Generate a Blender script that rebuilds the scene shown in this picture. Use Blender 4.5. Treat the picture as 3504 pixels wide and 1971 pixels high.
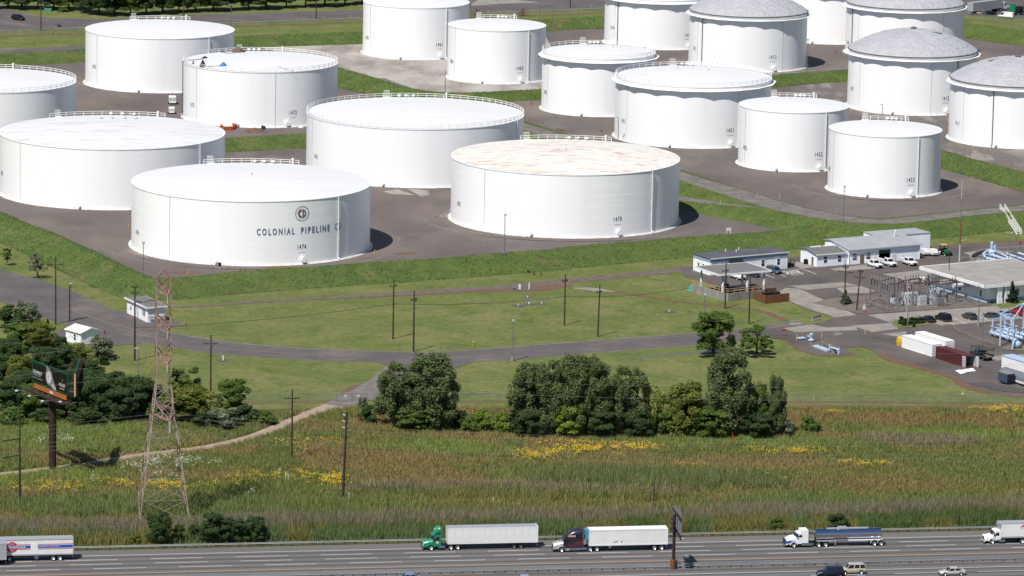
import bpy, math, random
import numpy as np
from mathutils import Matrix, Vector

for o in list(bpy.data.objects):
    bpy.data.objects.remove(o)
R = math.radians
sc = bpy.context.scene
C = sc.collection
random.seed(7)
rng = np.random.default_rng(7)

# ---------------------------------------------------------------- camera, sky, sun, exposure
CAM_H = 207.0
F_PX = 16500.0          # focal length in pixels of the 3504 px wide photograph
PITCH = R(10.55)
ROLL = R(1.0)
cam_data = bpy.data.cameras.new('camera')
cam_data.sensor_width = 36.0
cam_data.lens = F_PX / 3504.0 * 36.0
cam_data.clip_start = 5.0
cam_data.clip_end = 12000.0
cam = bpy.data.objects.new('camera', cam_data)
C.objects.link(cam)
ROT = Matrix.Rotation(math.pi / 2 - PITCH, 3, 'X') @ Matrix.Rotation(ROLL, 3, 'Z')
cam.matrix_world = Matrix.Translation((0, 0, CAM_H)) @ ROT.to_4x4()
sc.camera = cam

SUN_EL = R(57.0)
SUN_AZ = R(32.0)        # the sun stands behind the viewer, 32 degrees to the left
sun_dir = Vector((-math.sin(SUN_AZ) * math.cos(SUN_EL), -math.cos(SUN_AZ) * math.cos(SUN_EL), math.sin(SUN_EL)))
sd = bpy.data.lights.new('sun', 'SUN')
sd.energy = 5.0
sd.angle = R(0.53)
sd.color = (1.0, 0.955, 0.89)
sun = bpy.data.objects.new('sun', sd)
C.objects.link(sun)
sun.rotation_euler = sun_dir.to_track_quat('Z', 'Y').to_euler()

world = bpy.data.worlds.new('World')
sc.world = world
world.use_nodes = True
wn = world.node_tree
bg = wn.nodes['Background']
sky = wn.nodes.new('ShaderNodeTexSky')
sky.sky_type = 'NISHITA'
sky.sun_disc = False
sky.sun_elevation = SUN_EL
sky.sun_rotation = math.atan2(sun_dir.x, sun_dir.y)
sky.air_density = 1.0
sky.dust_density = 0.3
sky.ozone_density = 3.0
wn.links.new(sky.outputs[0], bg.inputs[0])
bg.inputs[1].default_value = 0.07
sc.view_settings.view_transform = 'Standard'
sc.view_settings.look = 'None'
sc.view_settings.exposure = 0.22
sc.view_settings.gamma = 1.0
sc.cycles.max_bounces = 6
sc.cycles.transparent_max_bounces = 24

# ---------------------------------------------------------------- where things stand
ROTN = np.array(ROT)


def P(u, v, z=0.0):
    """Point of the place at height z that is seen at photograph pixel (u, v)."""
    d = ROTN @ np.array([(u - 1752.0) / F_PX, -(v - 985.5) / F_PX, -1.0])
    t = (z - CAM_H) / d[2]
    return Vector((d[0] * t, d[1] * t, z))


def PV(u, v, pt, dr):
    """Point on the upright plane through pt along dr."""
    d = Vector(ROTN @ np.array([(u - 1752.0) / F_PX, -(v - 985.5) / F_PX, -1.0]))
    n = Vector((-dr.y, dr.x, 0))
    c = Vector((0, 0, CAM_H))
    t = (pt - c).dot(n) / d.dot(n)
    return c + d * t


def HT(b, v):
    """Height above ground point b at which pixel row v is reached."""
    lo, hi = -5.0, 90.0
    for _ in range(40):
        h = (lo + hi) / 2
        q = ROTN.T @ np.array([b[0], b[1], h - CAM_H])
        if 985.5 - F_PX * q[1] / -q[2] > v:
            lo = h
        else:
            hi = h
    return h


# ---------------------------------------------------------------- materials
def lin(c, k=1.0):
    out = []
    for x in c:
        x = x / 255.0
        out.append((x / 12.92 if x <= 0.04045 else ((x + 0.055) / 1.055) ** 2.4) * k)
    return tuple(out) + (1.0,)


M = {}


def mat(name, c, rough=0.7, metal=0.0, c2=None, sc1=1.0, c3=None, sc3=0.2, fine=None, bump=0.0, bsc=4.0, spec=0.3, k=0.57,
        stretch=None, thr=(0.35, 0.65), thr3=(0.5, 0.7), alpha=1.0, trans=0.0, vcol=False, island=0.0, sub=0.0):
    """Principled material: colour c, patched with c2 (noise scale sc1) and c3 (sc3), plus fine grain and bump."""
    m = bpy.data.materials.new(name)
    m.use_nodes = True
    nt = m.node_tree
    N, L = nt.nodes, nt.links
    b = N['Principled BSDF']
    b.inputs['Roughness'].default_value = rough
    b.inputs['Metallic'].default_value = metal
    b.inputs['Specular IOR Level'].default_value = spec
    b.inputs['Alpha'].default_value = alpha
    if trans:
        b.inputs['Transmission Weight'].default_value = trans
    tc = N.new('ShaderNodeTexCoord')
    vec = tc.outputs['Object']
    if stretch:
        mp = N.new('ShaderNodeMapping')
        mp.inputs['Scale'].default_value = stretch
        L.new(vec, mp.inputs[0])
        vec = mp.outputs[0]

    def noise(s, det=5.0, ro=0.6):
        n = N.new('ShaderNodeTexNoise')
        n.inputs['Scale'].default_value = s
        n.inputs['Detail'].default_value = det
        n.inputs['Roughness'].default_value = ro
        L.new(vec, n.inputs['Vector'])
        return n.outputs['Fac']

    def ramp(sock, a, z):
        r = N.new('ShaderNodeMapRange')
        r.interpolation_type = 'SMOOTHSTEP'
        r.inputs[1].default_value = a
        r.inputs[2].default_value = z
        L.new(sock, r.inputs[0])
        return r.outputs[0]

    def mix(f, a, z, mode='MIX'):
        x = N.new('ShaderNodeMix')
        x.data_type = 'RGBA'
        x.blend_type = mode
        if isinstance(f, float):
            x.inputs[0].default_value = f
        else:
            L.new(f, x.inputs[0])
        for sock, val in ((x.inputs[6], a), (x.inputs[7], z)):
            if isinstance(val, tuple):
                sock.default_value = val
            else:
                L.new(val, sock)
        return x.outputs[2]

    if vcol:
        at = N.new('ShaderNodeAttribute')
        at.attribute_name = 'Col'
        col = at.outputs['Color']
    else:
        col = lin(c, k)
    if c2:
        col = mix(ramp(noise(sc1), *thr), col, lin(c2, k))
    if c3:
        col = mix(ramp(noise(sc3, 3.0), *thr3), col, lin(c3, k))
    if fine:
        g = N.new('ShaderNodeMapRange')
        g.inputs[1].default_value = 0.25
        g.inputs[2].default_value = 0.75
        g.inputs[3].default_value = 1 - fine[1]
        g.inputs[4].default_value = 1 + fine[1]
        L.new(noise(fine[0], 3.0), g.inputs[0])
        cmb = N.new('ShaderNodeCombineColor')
        for i in range(3):
            L.new(g.outputs[0], cmb.inputs[i])
        col = mix(1.0, col, cmb.outputs[0], 'MULTIPLY')
    if island:
        ge = N.new('ShaderNodeNewGeometry')
        g = N.new('ShaderNodeMapRange')
        g.inputs[3].default_value = 1 - island
        g.inputs[4].default_value = 1 + island
        L.new(ge.outputs['Random Per Island'], g.inputs[0])
        cmb = N.new('ShaderNodeCombineColor')
        for i in range(3):
            L.new(g.outputs[0], cmb.inputs[i])
        col = mix(1.0, col, cmb.outputs[0], 'MULTIPLY')
    if isinstance(col, tuple):
        b.inputs['Base Color'].default_value = col
    else:
        L.new(col, b.inputs['Base Color'])
    if bump:
        bp = N.new('ShaderNodeBump')
        bp.inputs['Strength'].default_value = 1.0
        bp.inputs['Distance'].default_value = bump
        L.new(noise(bsc, 4.0), bp.inputs['Height'])
        L.new(bp.outputs[0], b.inputs['Normal'])
    if sub:
        tr = N.new('ShaderNodeBsdfTranslucent')
        if isinstance(col, tuple):
            tr.inputs[0].default_value = col
        else:
            L.new(col, tr.inputs[0])
        ms = N.new('ShaderNodeMixShader')
        ms.inputs[0].default_value = sub
        L.new(b.outputs[0], ms.inputs[1])
        L.new(tr.outputs[0], ms.inputs[2])
        L.new(ms.outputs[0], N['Material Output'].inputs[0])
    M[name] = m
    return m


mat('lawn', (114, 125, 70), 0.95, k=0.63, c2=(137, 136, 88), sc1=0.07, thr=(0.38, 0.72), c3=(94, 113, 58), sc3=0.13, thr3=(0.48, 0.78), fine=(0.7, 0.26), bump=0.05, bsc=5, spec=0.1)
mat('berm_grass', (86, 106, 56), 0.95, k=0.66, c2=(102, 118, 64), sc1=0.18, c3=(126, 116, 84), sc3=0.11, thr3=(0.58, 0.75), fine=(1.4, 0.2), bump=0.15, bsc=1.6, spec=0.1)
mat('meadow_soil', (104, 106, 64), 0.95, c2=(118, 104, 68), sc1=0.09, c3=(84, 104, 52), sc3=0.05, fine=(1.5, 0.3), bump=0.3, bsc=1.5, spec=0.1)
mat('red_soil', (142, 108, 90), 0.95, c2=(126, 106, 92), sc1=0.6, fine=(2.0, 0.15), spec=0.1)
mat('farm_floor', (122, 113, 110), 0.95, k=0.70, c2=(108, 100, 99), sc1=0.05, c3=(134, 123, 115), sc3=0.035, fine=(1.2, 0.1), spec=0.15, stretch=(1, 0.5, 1))
mat('pale_gravel', (184, 179, 173), 0.95, k=0.74, c2=(146, 138, 130), sc1=0.08, c3=(183, 177, 168), sc3=0.05, fine=(1.0, 0.12), spec=0.15, stretch=(1, 0.45, 1))
mat('mottled_gravel', (124, 116, 112), 0.95, k=0.68, c2=(158, 150, 142), sc1=0.16, thr=(0.5, 0.62), c3=(108, 100, 96), sc3=0.08, fine=(1.0, 0.12), spec=0.15, stretch=(1, 0.4, 1))
mat('asphalt', (122, 115, 114), 0.9, c2=(110, 104, 104), sc1=0.12, c3=(138, 128, 122), sc3=0.07, fine=(0.9, 0.06), spec=0.2)
mat('dark_asphalt', (98, 93, 95), 0.9, c2=(110, 104, 103), sc1=0.1, fine=(0.9, 0.06), spec=0.2)
mat('site_asphalt', (110, 103, 101), 0.9, c2=(122, 114, 110), sc1=0.11, c3=(100, 93, 92), sc3=0.06, fine=(0.9, 0.07), spec=0.2)
mat('concrete', (168, 161, 152), 0.9, k=0.68, c2=(150, 144, 137), sc1=0.3, fine=(0.8, 0.06), spec=0.2)
mat('road_gravel', (138, 135, 132), 0.95, k=0.68, c2=(122, 112, 108), sc1=0.3, fine=(1.6, 0.14), spec=0.1)
mat('ballast', (140, 126, 120), 0.95, c2=(122, 108, 103), sc1=0.5, fine=(2.0, 0.2), spec=0.1)
mat('white_line', (232, 230, 224), 0.8, k=0.85, c2=(212, 208, 200), sc1=0.8, spec=0.2)
mat('yellow_line', (222, 160, 62), 0.8, k=0.85, spec=0.2)
mat('pale_yellow_line', (190, 165, 110), 0.8, spec=0.2)
mat('water', (118, 118, 112), 0.4, spec=0.4)
mat('trail', (186, 164, 146), 0.95, c2=(170, 150, 134), sc1=0.5, fine=(1.5, 0.12), k=0.66)


# ---------------------------------------------------------------- mesh helpers
class MB:
    """Collects shapes; build() links them as one mesh object."""

    def __init__(s):
        s.v, s.f, s.sm = [], [], []

    def add(s, vs, fs, smooth=False):
        n = len(s.v)
        s.v += [tuple(x) for x in vs]
        s.f += [tuple(i + n for i in f) for f in fs]
        s.sm += [smooth] * len(fs)
        return s

    def box(s, c, d, rz=0.0):
        x, y, z = d[0] / 2, d[1] / 2, d[2] / 2
        co, si = math.cos(rz), math.sin(rz)
        vs = []
        for k in (-z, z):
            for a, b in ((-x, -y), (x, -y), (x, y), (-x, y)):
                vs.append((c[0] + a * co - b * si, c[1] + a * si + b * co, c[2] + k))
        return s.add(vs, [(3, 2, 1, 0), (4, 5, 6, 7), (0, 1, 5, 4), (1, 2, 6, 5), (2, 3, 7, 6), (3, 0, 4, 7)])

    def bx(s, x0, x1, y0, y1, z0, z1):
        return s.box(((x0 + x1) / 2, (y0 + y1) / 2, (z0 + z1) / 2), (abs(x1 - x0), abs(y1 - y0), abs(z1 - z0)))

    def tube(s, p, q, r0, r1=None, n=8, caps=True, smooth=True):
        r1 = r0 if r1 is None else r1
        p, q = Vector(p), Vector(q)
        d = (q - p)
        if d.length < 1e-6:
            return s
        d.normalize()
        a = d.orthogonal().normalized()
        b = d.cross(a)
        vs = []
        for c, r in ((p, r0), (q, r1)):
            for i in range(n):
                t = 2 * math.pi * i / n
                vs.append(c + a * (r * math.cos(t)) + b * (r * math.sin(t)))
        s.add(vs, [(i, (i + 1) % n, n + (i + 1) % n, n + i) for i in range(n)], smooth)
        if caps:
            s.add(vs[:n], [tuple(range(n - 1, -1, -1))])
            s.add(vs[n:], [tuple(range(n))])
        return s

    def bar(s, p, q, w, h=None, up=(0, 0, 1)):
        h = w if h is None else h
        p, q, up = Vector(p), Vector(q), Vector(up)
        d = (q - p).normalized()
        if abs(d.dot(up)) > 0.98:
            up = Vector((1, 0, 0))
        a = d.cross(up).normalized()
        b = a.cross(d)
        vs = []
        for c in (p, q):
            for i, j in ((-1, -1), (1, -1), (1, 1), (-1, 1)):
                vs.append(c + a * (w / 2 * i) + b * (h / 2 * j))
        return s.add(vs, [(3, 2, 1, 0), (4, 5, 6, 7), (0, 1, 5, 4), (1, 2, 6, 5), (2, 3, 7, 6), (3, 0, 4, 7)])

    def path(s, pts, r, n=6):
        for a, b in zip(pts[:-1], pts[1:]):
            s.tube(a, b, r, r, n, False)
        return s

    def lathe(s, prof, n=48, c=(0, 0, 0), a0=0.0, a1=2 * math.pi, smooth=True):
        """prof: list of (r, z); every segment keeps its own vertices so edges stay crisp."""
        full = abs(a1 - a0 - 2 * math.pi) < 1e-6
        m = n if full else n + 1
        ang = [a0 + (a1 - a0) * i / n for i in range(m)]
        for (r0, z0), (r1, z1) in zip(prof[:-1], prof[1:]):
            if r0 < 1e-6 or r1 < 1e-6:
                rr, zz, zt = (r1, z1, z0) if r0 < 1e-6 else (r0, z0, z1)
                vs = [(c[0] + rr * math.cos(t), c[1] + rr * math.sin(t), c[2] + zz) for t in ang] + [(c[0], c[1], c[2] + zt)]
                fs = []
                for i in range(n):
                    j = (i + 1) % m
                    fs.append((i, j, m) if r1 < 1e-6 else (j, i, m))
                s.add(vs, fs, smooth)
                continue
            vs = [(c[0] + r * math.cos(t), c[1] + r * math.sin(t), c[2] + z) for r, z in ((r0, z0), (r1, z1)) for t in ang]
            s.add(vs, [(i, (i + 1) % m, m + (i + 1) % m, m + i) for i in range(n)], smooth)
        return s

    def prism(s, poly, z0, z1):
        n = len(poly)
        ar = sum(poly[i][0] * poly[(i + 1) % n][1] - poly[(i + 1) % n][0] * poly[i][1] for i in range(n))
        if ar < 0:
            poly = poly[::-1]
        vs = [(p[0], p[1], z0) for p in poly] + [(p[0], p[1], z1) for p in poly]
        return s.add(vs, [tuple(range(n - 1, -1, -1)), tuple(range(n, 2 * n))] + [(i, (i + 1) % n, n + (i + 1) % n, n + i) for i in range(n)])

    def xprism(s, poly, y0, y1):
        """poly in (x, z), drawn out along y."""
        n = len(poly)
        ar = sum(poly[i][0] * poly[(i + 1) % n][1] - poly[(i + 1) % n][0] * poly[i][1] for i in range(n))
        if ar > 0:
            poly = poly[::-1]
        vs = [(p[0], y0, p[1]) for p in poly] + [(p[0], y1, p[1]) for p in poly]
        return s.add(vs, [tuple(range(n - 1, -1, -1)), tuple(range(n, 2 * n))] + [(i, (i + 1) % n, n + (i + 1) % n, n + i) for i in range(n)])

    def loft(s, secs, smooth=True, caps=True):
        n = len(secs[0])
        vs = [p for q in secs for p in q]
        fs = []
        for k in range(len(secs) - 1):
            for i in range(n):
                j = (i + 1) % n
                fs.append((k * n + i, k * n + j, (k + 1) * n + j, (k + 1) * n + i))
        s.add(vs, fs, smooth)
        if caps:
            s.add(secs[0], [tuple(range(n - 1, -1, -1))])
            s.add(secs[-1], [tuple(range(n))])
        return s

    def ball(s, c, rx, ry=None, rz=None, n=12, m=7):
        ry = rx if ry is None else ry
        rz = rx if rz is None else rz
        vs, fs = [], []
        for j in range(m + 1):
            ph = math.pi * j / m
            for i in range(n):
                t = 2 * math.pi * i / n
                vs.append((c[0] + rx * math.sin(ph) * math.cos(t), c[1] + ry * math.sin(ph) * math.sin(t), c[2] + rz * math.cos(ph)))
        for j in range(m):
            for i in range(n):
                k = (i + 1) % n
                fs.append((j * n + i, (j + 1) * n + i, (j + 1) * n + k, j * n + k))
        return s.add(vs, fs, True)

    def mesh(s, name, m):
        me = bpy.data.meshes.new(name)
        me.from_pydata(s.v, [], s.f)
        me.polygons.foreach_set('use_smooth', s.sm)
        me.materials.append(M[m] if isinstance(m, str) else m)
        me.update()
        return me

    def build(s, name, m, parent=None):
        return link(name, s.mesh(name, m), parent)


def link(name, me, parent=None, loc=None, rz=None):
    o = bpy.data.objects.new(name, me)
    C.objects.link(o)
    if parent:
        o.parent = parent
    if loc is not None:
        o.location = loc
    if rz is not None:
        o.rotation_euler = (0, 0, rz)
    return o


def tag(o, label, cat, group=None, kind=None):
    o['label'] = label
    o['category'] = cat
    if group:
        o['group'] = group
    if kind:
        o['kind'] = kind
    return o


def thing(name, label, cat, loc=(0, 0, 0), rz=0.0, group=None):
    return tag(link(name, None, None, loc, rz), label, cat, group)


def struct(o):
    o['kind'] = 'structure'
    return o


def copy_tree(o, parent=None):
    kids = list(o.children)
    c = o.copy()
    C.objects.link(c)
    c.parent = parent
    for ch in kids:
        copy_tree(ch, c)
    return c


def resample(pts, step):
    out = [Vector(pts[0])]
    for a, b in zip(pts[:-1], pts[1:]):
        a, b = Vector(a), Vector(b)
        n = max(1, int((b - a).length / step))
        for i in range(1, n + 1):
            out.append(a.lerp(b, i / n))
    return out


def smooth_line(pts, it=2):
    """Corner cutting, ends kept."""
    pts = [Vector(p) for p in pts]
    for _ in range(it):
        q = [pts[0]]
        for a, b in zip(pts[:-1], pts[1:]):
            q += [a.lerp(b, 0.25), a.lerp(b, 0.75)]
        q.append(pts[-1])
        pts = q
    return pts


def sheet(name, px, z, m, kind='structure', world=False):
    """A flat patch of ground: outline in pixels (or world points), fan-free triangulated."""
    from mathutils.geometry import tessellate_polygon
    pts = [Vector((p[0], p[1], z)) for p in px] if world else [P(p[0], p[1], z) for p in px]
    fs = tessellate_polygon([pts])
    me = bpy.data.meshes.new(name)
    me.from_pydata([tuple(p) for p in pts], [], fs)
    me.update()
    # faces up
    flip = [p.normal.z < 0 for p in me.polygons]
    if any(flip):
        me.clear_geometry()
        me.from_pydata([tuple(p) for p in pts], [], [tuple(reversed(f)) if w else tuple(f) for f, w in zip(fs, flip)])
        me.update()
    me.materials.append(M[m])
    o = link(name, me)
    o['kind'] = kind
    return o


def ribbon(name, px, width, z, m, wobble=0.0, world=False, smooth=2):
    """A road or path: centre line in pixels, width in metres (one value or one per point)."""
    pts = [Vector(p) for p in px] if world else [P(p[0], p[1], p[2] if len(p) > 2 else z) for p in px]
    ws = width if isinstance(width, (list, tuple)) else [width] * len(pts)
    q = [Vector((p.x, p.y, w)) for p, w in zip(pts, ws)]
    zz = [p.z for p in pts]
    q4 = [Vector((p.x, p.y, p.z, h)) for p, h in zip(q, zz)]
    if smooth:
        q4 = [Vector(p) for p in smooth_line(q4, smooth)]
    vs, fs = [], []
    n = len(q4)
    for i, p in enumerate(q4):
        d = (q4[min(i + 1, n - 1)] - q4[max(i - 1, 0)])
        t = Vector((d[0], d[1], 0)).normalized()
        s = Vector((-t.y, t.x, 0))
        w = p[2] / 2
        for k in (-1, 1):
            vs.append((p[0] + s.x * k * (w + random.uniform(-wobble, wobble)), p[1] + s.y * k * (w + random.uniform(-wobble, wobble)), p[3]))
    for i in range(n - 1):
        fs.append((2 * i, 2 * i + 2, 2 * i + 3, 2 * i + 1))
    me = bpy.data.meshes.new(name)
    me.from_pydata(vs, [], fs)
    me.update()
    if me.polygons[0].normal.z < 0:
        me.flip_normals()
    me.materials.append(M[m])
    return struct(link(name, me))


def in_poly(x, y, poly):
    inside = np.zeros(len(x), bool)
    n = len(poly)
    for i in range(n):
        x0, y0 = poly[i][0], poly[i][1]
        x1, y1 = poly[(i + 1) % n][0], poly[(i + 1) % n][1]
        c = ((y0 > y) != (y1 > y)) & (x < (x1 - x0) * (y - y0) / (y1 - y0 + 1e-12) + x0)
        inside ^= c
    return inside


def text_shape(body, height, squeeze=0.7, bold=0.0, spacing=1.0, shear=0.0):
    """Flat lettering as (verts 2D, faces), centred on x, base line at 0."""
    cu = bpy.data.curves.new('lettering', 'FONT')
    cu.body = body
    cu.size = 1.0
    cu.space_character = spacing
    cu.offset = bold
    cu.shear = shear
    cu.resolution_u = 3
    o = bpy.data.objects.new('lettering', cu)
    C.objects.link(o)
    dg = bpy.context.evaluated_depsgraph_get()
    me = o.evaluated_get(dg).to_mesh()
    vs = [(v.co.x, v.co.y) for v in me.vertices]
    fs = [tuple(p.vertices) for p in me.polygons]
    o.evaluated_get(dg).to_mesh_clear()
    bpy.data.objects.remove(o)
    xs = [v[0] for v in vs]
    k = height / 0.69
    cx = (min(xs) + max(xs)) / 2
    return [((x - cx) * k * squeeze, y * k) for x, y in vs], fs


def flat_text(mb, body, height, fn, **kw):
    vs, fs = text_shape(body, height, **kw)
    mb.add([fn(x, y) for x, y in vs], fs)
    return mb
# ================================================================ THE GROUND
def hw_pts():
    a, b = P(252, 1881), P(3390, 1811)
    d = (b - a)
    d.z = 0
    return d.normalized()


HD = hw_pts()                                   # the highway runs along HD
HN = Vector((-HD.y, HD.x, 0))                   # and away from the viewer along HN
HO = P(1752, 1870)                              # a point of its outer edge line
HANG = math.atan2(HD.y, HD.x)


def hw(x, y, z=0.0):
    return HO + HD * x + HN * y + Vector((0, 0, z))


def hoff(u, v):
    return (P(u, v) - HO).dot(HN)


def halong(u, v):
    return (P(u, v) - HO).dot(HD)


# one sheet of land to the horizon
mb = MB()
g = 12
xs = np.linspace(-3000, 3000, g + 1)
ys = np.linspace(-600, 6000, g + 1)
vs = [(x, y, 0) for y in ys for x in xs]
fs = [(j * (g + 1) + i, j * (g + 1) + i + 1, (j + 1) * (g + 1) + i + 1, (j + 1) * (g + 1) + i) for j in range(g) for i in range(g)]
mb.add(vs, fs)
struct(mb.build('ground', 'lawn'))

# tank farm floor (bounded by the embankments)
sheet('tank_farm_floor', [(-400, 560), (0, 733), (175, 801), (349, 883), (500, 975), (600, 975), (868, 950), (1217, 925), (1768, 890), (2085, 855),
                          (2400, 825), (2660, 805), (2720, 760), (3000, 770), (3200, 755), (3504, 720), (3900, 700), (4000, 190), (3504, 120), (3290, 95),
                          (2900, 80), (2066, 92), (1865, 95), (1241, 135), (868, 142), (292, 195), (-60, 202), (-400, 230)], 0.03, 'farm_floor')
sheet('pale_gravel_yard', [(880, 160), (960, 152), (1241, 140), (1500, 120), (1860, 110), (1960, 300), (1750, 318), (1640, 322), (1500, 325), (1410, 316),
                           (1287, 277), (1155, 240), (1060, 205)], 0.05, 'pale_gravel')
sheet('mottled_gravel_yard', [(2560, 285), (2640, 297), (2900, 280), (3340, 250), (3900, 260), (3900, 690), (3504, 600), (3350, 556), (3212, 520), (3050, 480),
                              (2900, 420), (2640, 340)], 0.05, 'mottled_gravel')
ribbon('gravel_track_behind_tanks', [(1290, 268), (1410, 314), (1500, 322), (1640, 319), (1750, 316), (1850, 309), (1980, 300)], 5.0, 0.07, 'road_gravel')
ribbon('gravel_track_by_dome', [(2560, 262), (2640, 254), (2740, 244), (2900, 234), (3000, 228)], 4.0, 0.07, 'road_gravel')
ribbon('lawn_path', [(-100, 178), (0, 176), (140, 171), (292, 163), (420, 155)], 9.0, 0.03, 'asphalt')
# tracks of paler and redder dust on the floor
for px, w, m in (([(480, 770), (590, 752), (700, 745), (780, 748), (860, 760)], 3.0, 'red_soil'),):
    o = ribbon('dust_track', px, w, 0.05, m, 0.4)
for px in ([(880, 912), (960, 906), (1010, 914), (930, 922)], [(1330, 868), (1400, 862), (1440, 866), (1370, 872)], [(2030, 842), (2140, 832), (2180, 836), (2080, 848)], [(560, 930), (640, 926), (700, 934), (620, 940)], [(1480, 742), (1560, 735), (1590, 742), (1520, 750)]):
    sheet('dust_patch', px, 0.047, 'red_soil')
for px in ([(1310, 655), (1360, 648), (1420, 668), (1340, 664)], [(1395, 646), (1465, 651), (1470, 668), (1440, 672)]):
    sheet('pale_patch', px, 0.05, 'pale_gravel')


# faint wheel tracks curving round the tanks
mat('wheel_track', (134, 126, 121), 0.95, c2=(122, 114, 110), sc1=0.3, k=0.7)
for u, v, r_, a0, a1 in ((857, 905, 36, 200, 345), (857, 905, 37.9, 200, 345), (1930, 810, 36.5, 190, 340), (1930, 810, 38.3, 190, 340), (3020, 672, 22, 180, 350), (3020, 672, 23.8, 180, 350), (2300, 500, 30, 200, 330), (1000, 430, 29, 190, 350)):
    p_ = P(u, v)
    c_ = p_ + Vector((p_.x, p_.y, 0)).normalized() * (r_ - 7)
    ribbon('wheel_track', [(c_.x + r_ * math.cos(R(a)), c_.y + r_ * math.sin(R(a)), 0.045) for a in range(a0, a1, 8)], 0.55, 0.045, 'wheel_track', 0.12, world=True, smooth=1)

# ---------------------------------------------------------------- embankments
def berm(name, px, h, top=1.6, run=6.5, m='berm_grass', far_run=None, flat=False):
    """px: (u, v) or (u, v, height) of the crest. A grassy bank with a rounded, uneven crest."""
    pts = []
    for p in px:
        hh = p[2] if len(p) > 2 else h
        q = P(p[0], p[1], hh)
        pts.append(q)
    pts = resample(smooth_line(pts, 2), 2.2)
    fr = run if far_run is None else far_run
    n = len(pts)
    secs = []
    ph = random.uniform(0, 9)
    for i, p in enumerate(pts):
        d = pts[min(i + 1, n - 1)] - pts[max(i - 1, 0)]
        t = Vector((d.x, d.y, 0)).normalized()
        s = Vector((t.y, -t.x, 0))
        hh = p.z
        r0, r1 = run * hh / max(h, 0.5), fr * hh / max(h, 0.5)
        row = []
        for k, (off, z) in enumerate(((top / 2 + r0 * 1.12, -0.05), (top / 2 + r0, 0.12), (top / 2 + r0 * 0.66, hh * 0.36), (top / 2 + r0 * 0.33, hh * 0.72), (top / 2, hh * 0.98),
                                      (0, hh), (-top / 2, hh * 0.98), (-top / 2 - r1 * 0.5, hh * 0.5), (-top / 2 - r1, -0.05))):
            if flat and k in (4, 6):
                z = hh
            w = 0.0 if k in (0, 8) or (flat and k in (4, 5, 6)) else 0.12 * math.sin(i * 0.55 + k * 1.7 + ph) + random.uniform(-0.06, 0.06)
            o = off + (0.35 * math.sin(i * 0.31 + k + ph) if k in (1, 2, 3) else 0)
            row.append((p.x + s.x * o, p.y + s.y * o, max(z + w, -0.05)))
        secs.append(row)
    vs = [q for r in secs for q in r]
    k = len(secs[0])
    fs = [(i * k + j, (i + 1) * k + j, (i + 1) * k + j + 1, i * k + j + 1) for i in range(n - 1) for j in range(k - 1)]
    me = bpy.data.meshes.new(name)
    me.from_pydata(vs, [], fs)
    me.polygons.foreach_set('use_smooth', [True] * len(fs))
    me.update()
    if sum(p.normal.z for p in me.polygons) < 0:
        me.flip_normals()
    me.materials.append(M[m])
    BERMS.append(secs)
    return struct(link(name, me))


BERMS = []
berm('embankment', [(-260, 640), (-120, 680), (0, 731), (175, 799), (349, 881), (470, 941), (530, 955), (600, 951), (868, 926), (1217, 904), (1768, 865), (2085, 832), (2400, 808),
                    (2640, 792), (2780, 774)], 3.4, run=7.5)
berm('embankment', [(150, 500), (400, 488), (770, 472), (1046, 460), (1200, 440)], 2.8)
berm('embankment', [(1060, 200, 3.4), (1155, 232, 3.4), (1287, 269, 3.2), (1410, 308, 2.8), (1520, 318, 2.3), (1640, 316, 2.2), (1750, 312, 2.2), (1850, 306, 2.2), (1960, 296, 2.2)], 3.0)
berm('embankment', [(-150, 192), (0, 185), (140, 179), (292, 171), (600, 146), (868, 121), (1060, 117), (1241, 112), (1560, 90), (1865, 66), (2066, 60), (2300, 55)], 2.6, run=7, top=2.5)
berm('embankment', [(2900, 45), (3100, 60), (3290, 78), (3400, 92), (3504, 107), (3700, 135)], 3.4, run=8, top=2)
berm('embankment', [(2540, 270), (2640, 259), (2740, 250), (2897, 240), (3020, 232)], 2.4)
berm('embankment', [(3060, 476), (3130, 492), (3212, 514), (3350, 551), (3504, 592), (3640, 630)], 2.8)
# the bank that carries the perimeter track, and the ramp below it
TRACK = [(1480, 330), (1620, 378), (1790, 433), (2050, 510), (2321, 600), (2480, 648), (2610, 690), (2740, 724), (2860, 746), (2960, 757), (3060, 759), (3163, 746), (3330, 728), (3504, 711), (3700, 690)]
berm('embankment', TRACK, 3.2, top=9.5, run=6.0, flat=True)
berm('embankment', [(2690, 716, 2.9), (2600, 706, 2.9), (2480, 697, 2.2), (2400, 688, 1.5), (2321, 678, 0.9), (2200, 668, 0.4)], 3.0, top=6.5, run=6, flat=True)
ribbon('perimeter_track', [(u, v, 3.24) for u, v in TRACK], [6.5, 6.5, 6.5, 6.5, 7, 8, 9, 8.5, 8, 7, 6.5, 6.5, 6.5, 6.5, 6.5], 3.24, 'road_gravel', 0.25)
ribbon('perimeter_ramp', [(2690, 716, 2.94), (2600, 706, 2.94), (2480, 697, 2.24), (2400, 688, 1.54), (2321, 678, 0.94), (2200, 668, 0.44)], 5.4, 0.1, 'road_gravel', 0.2)

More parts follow.
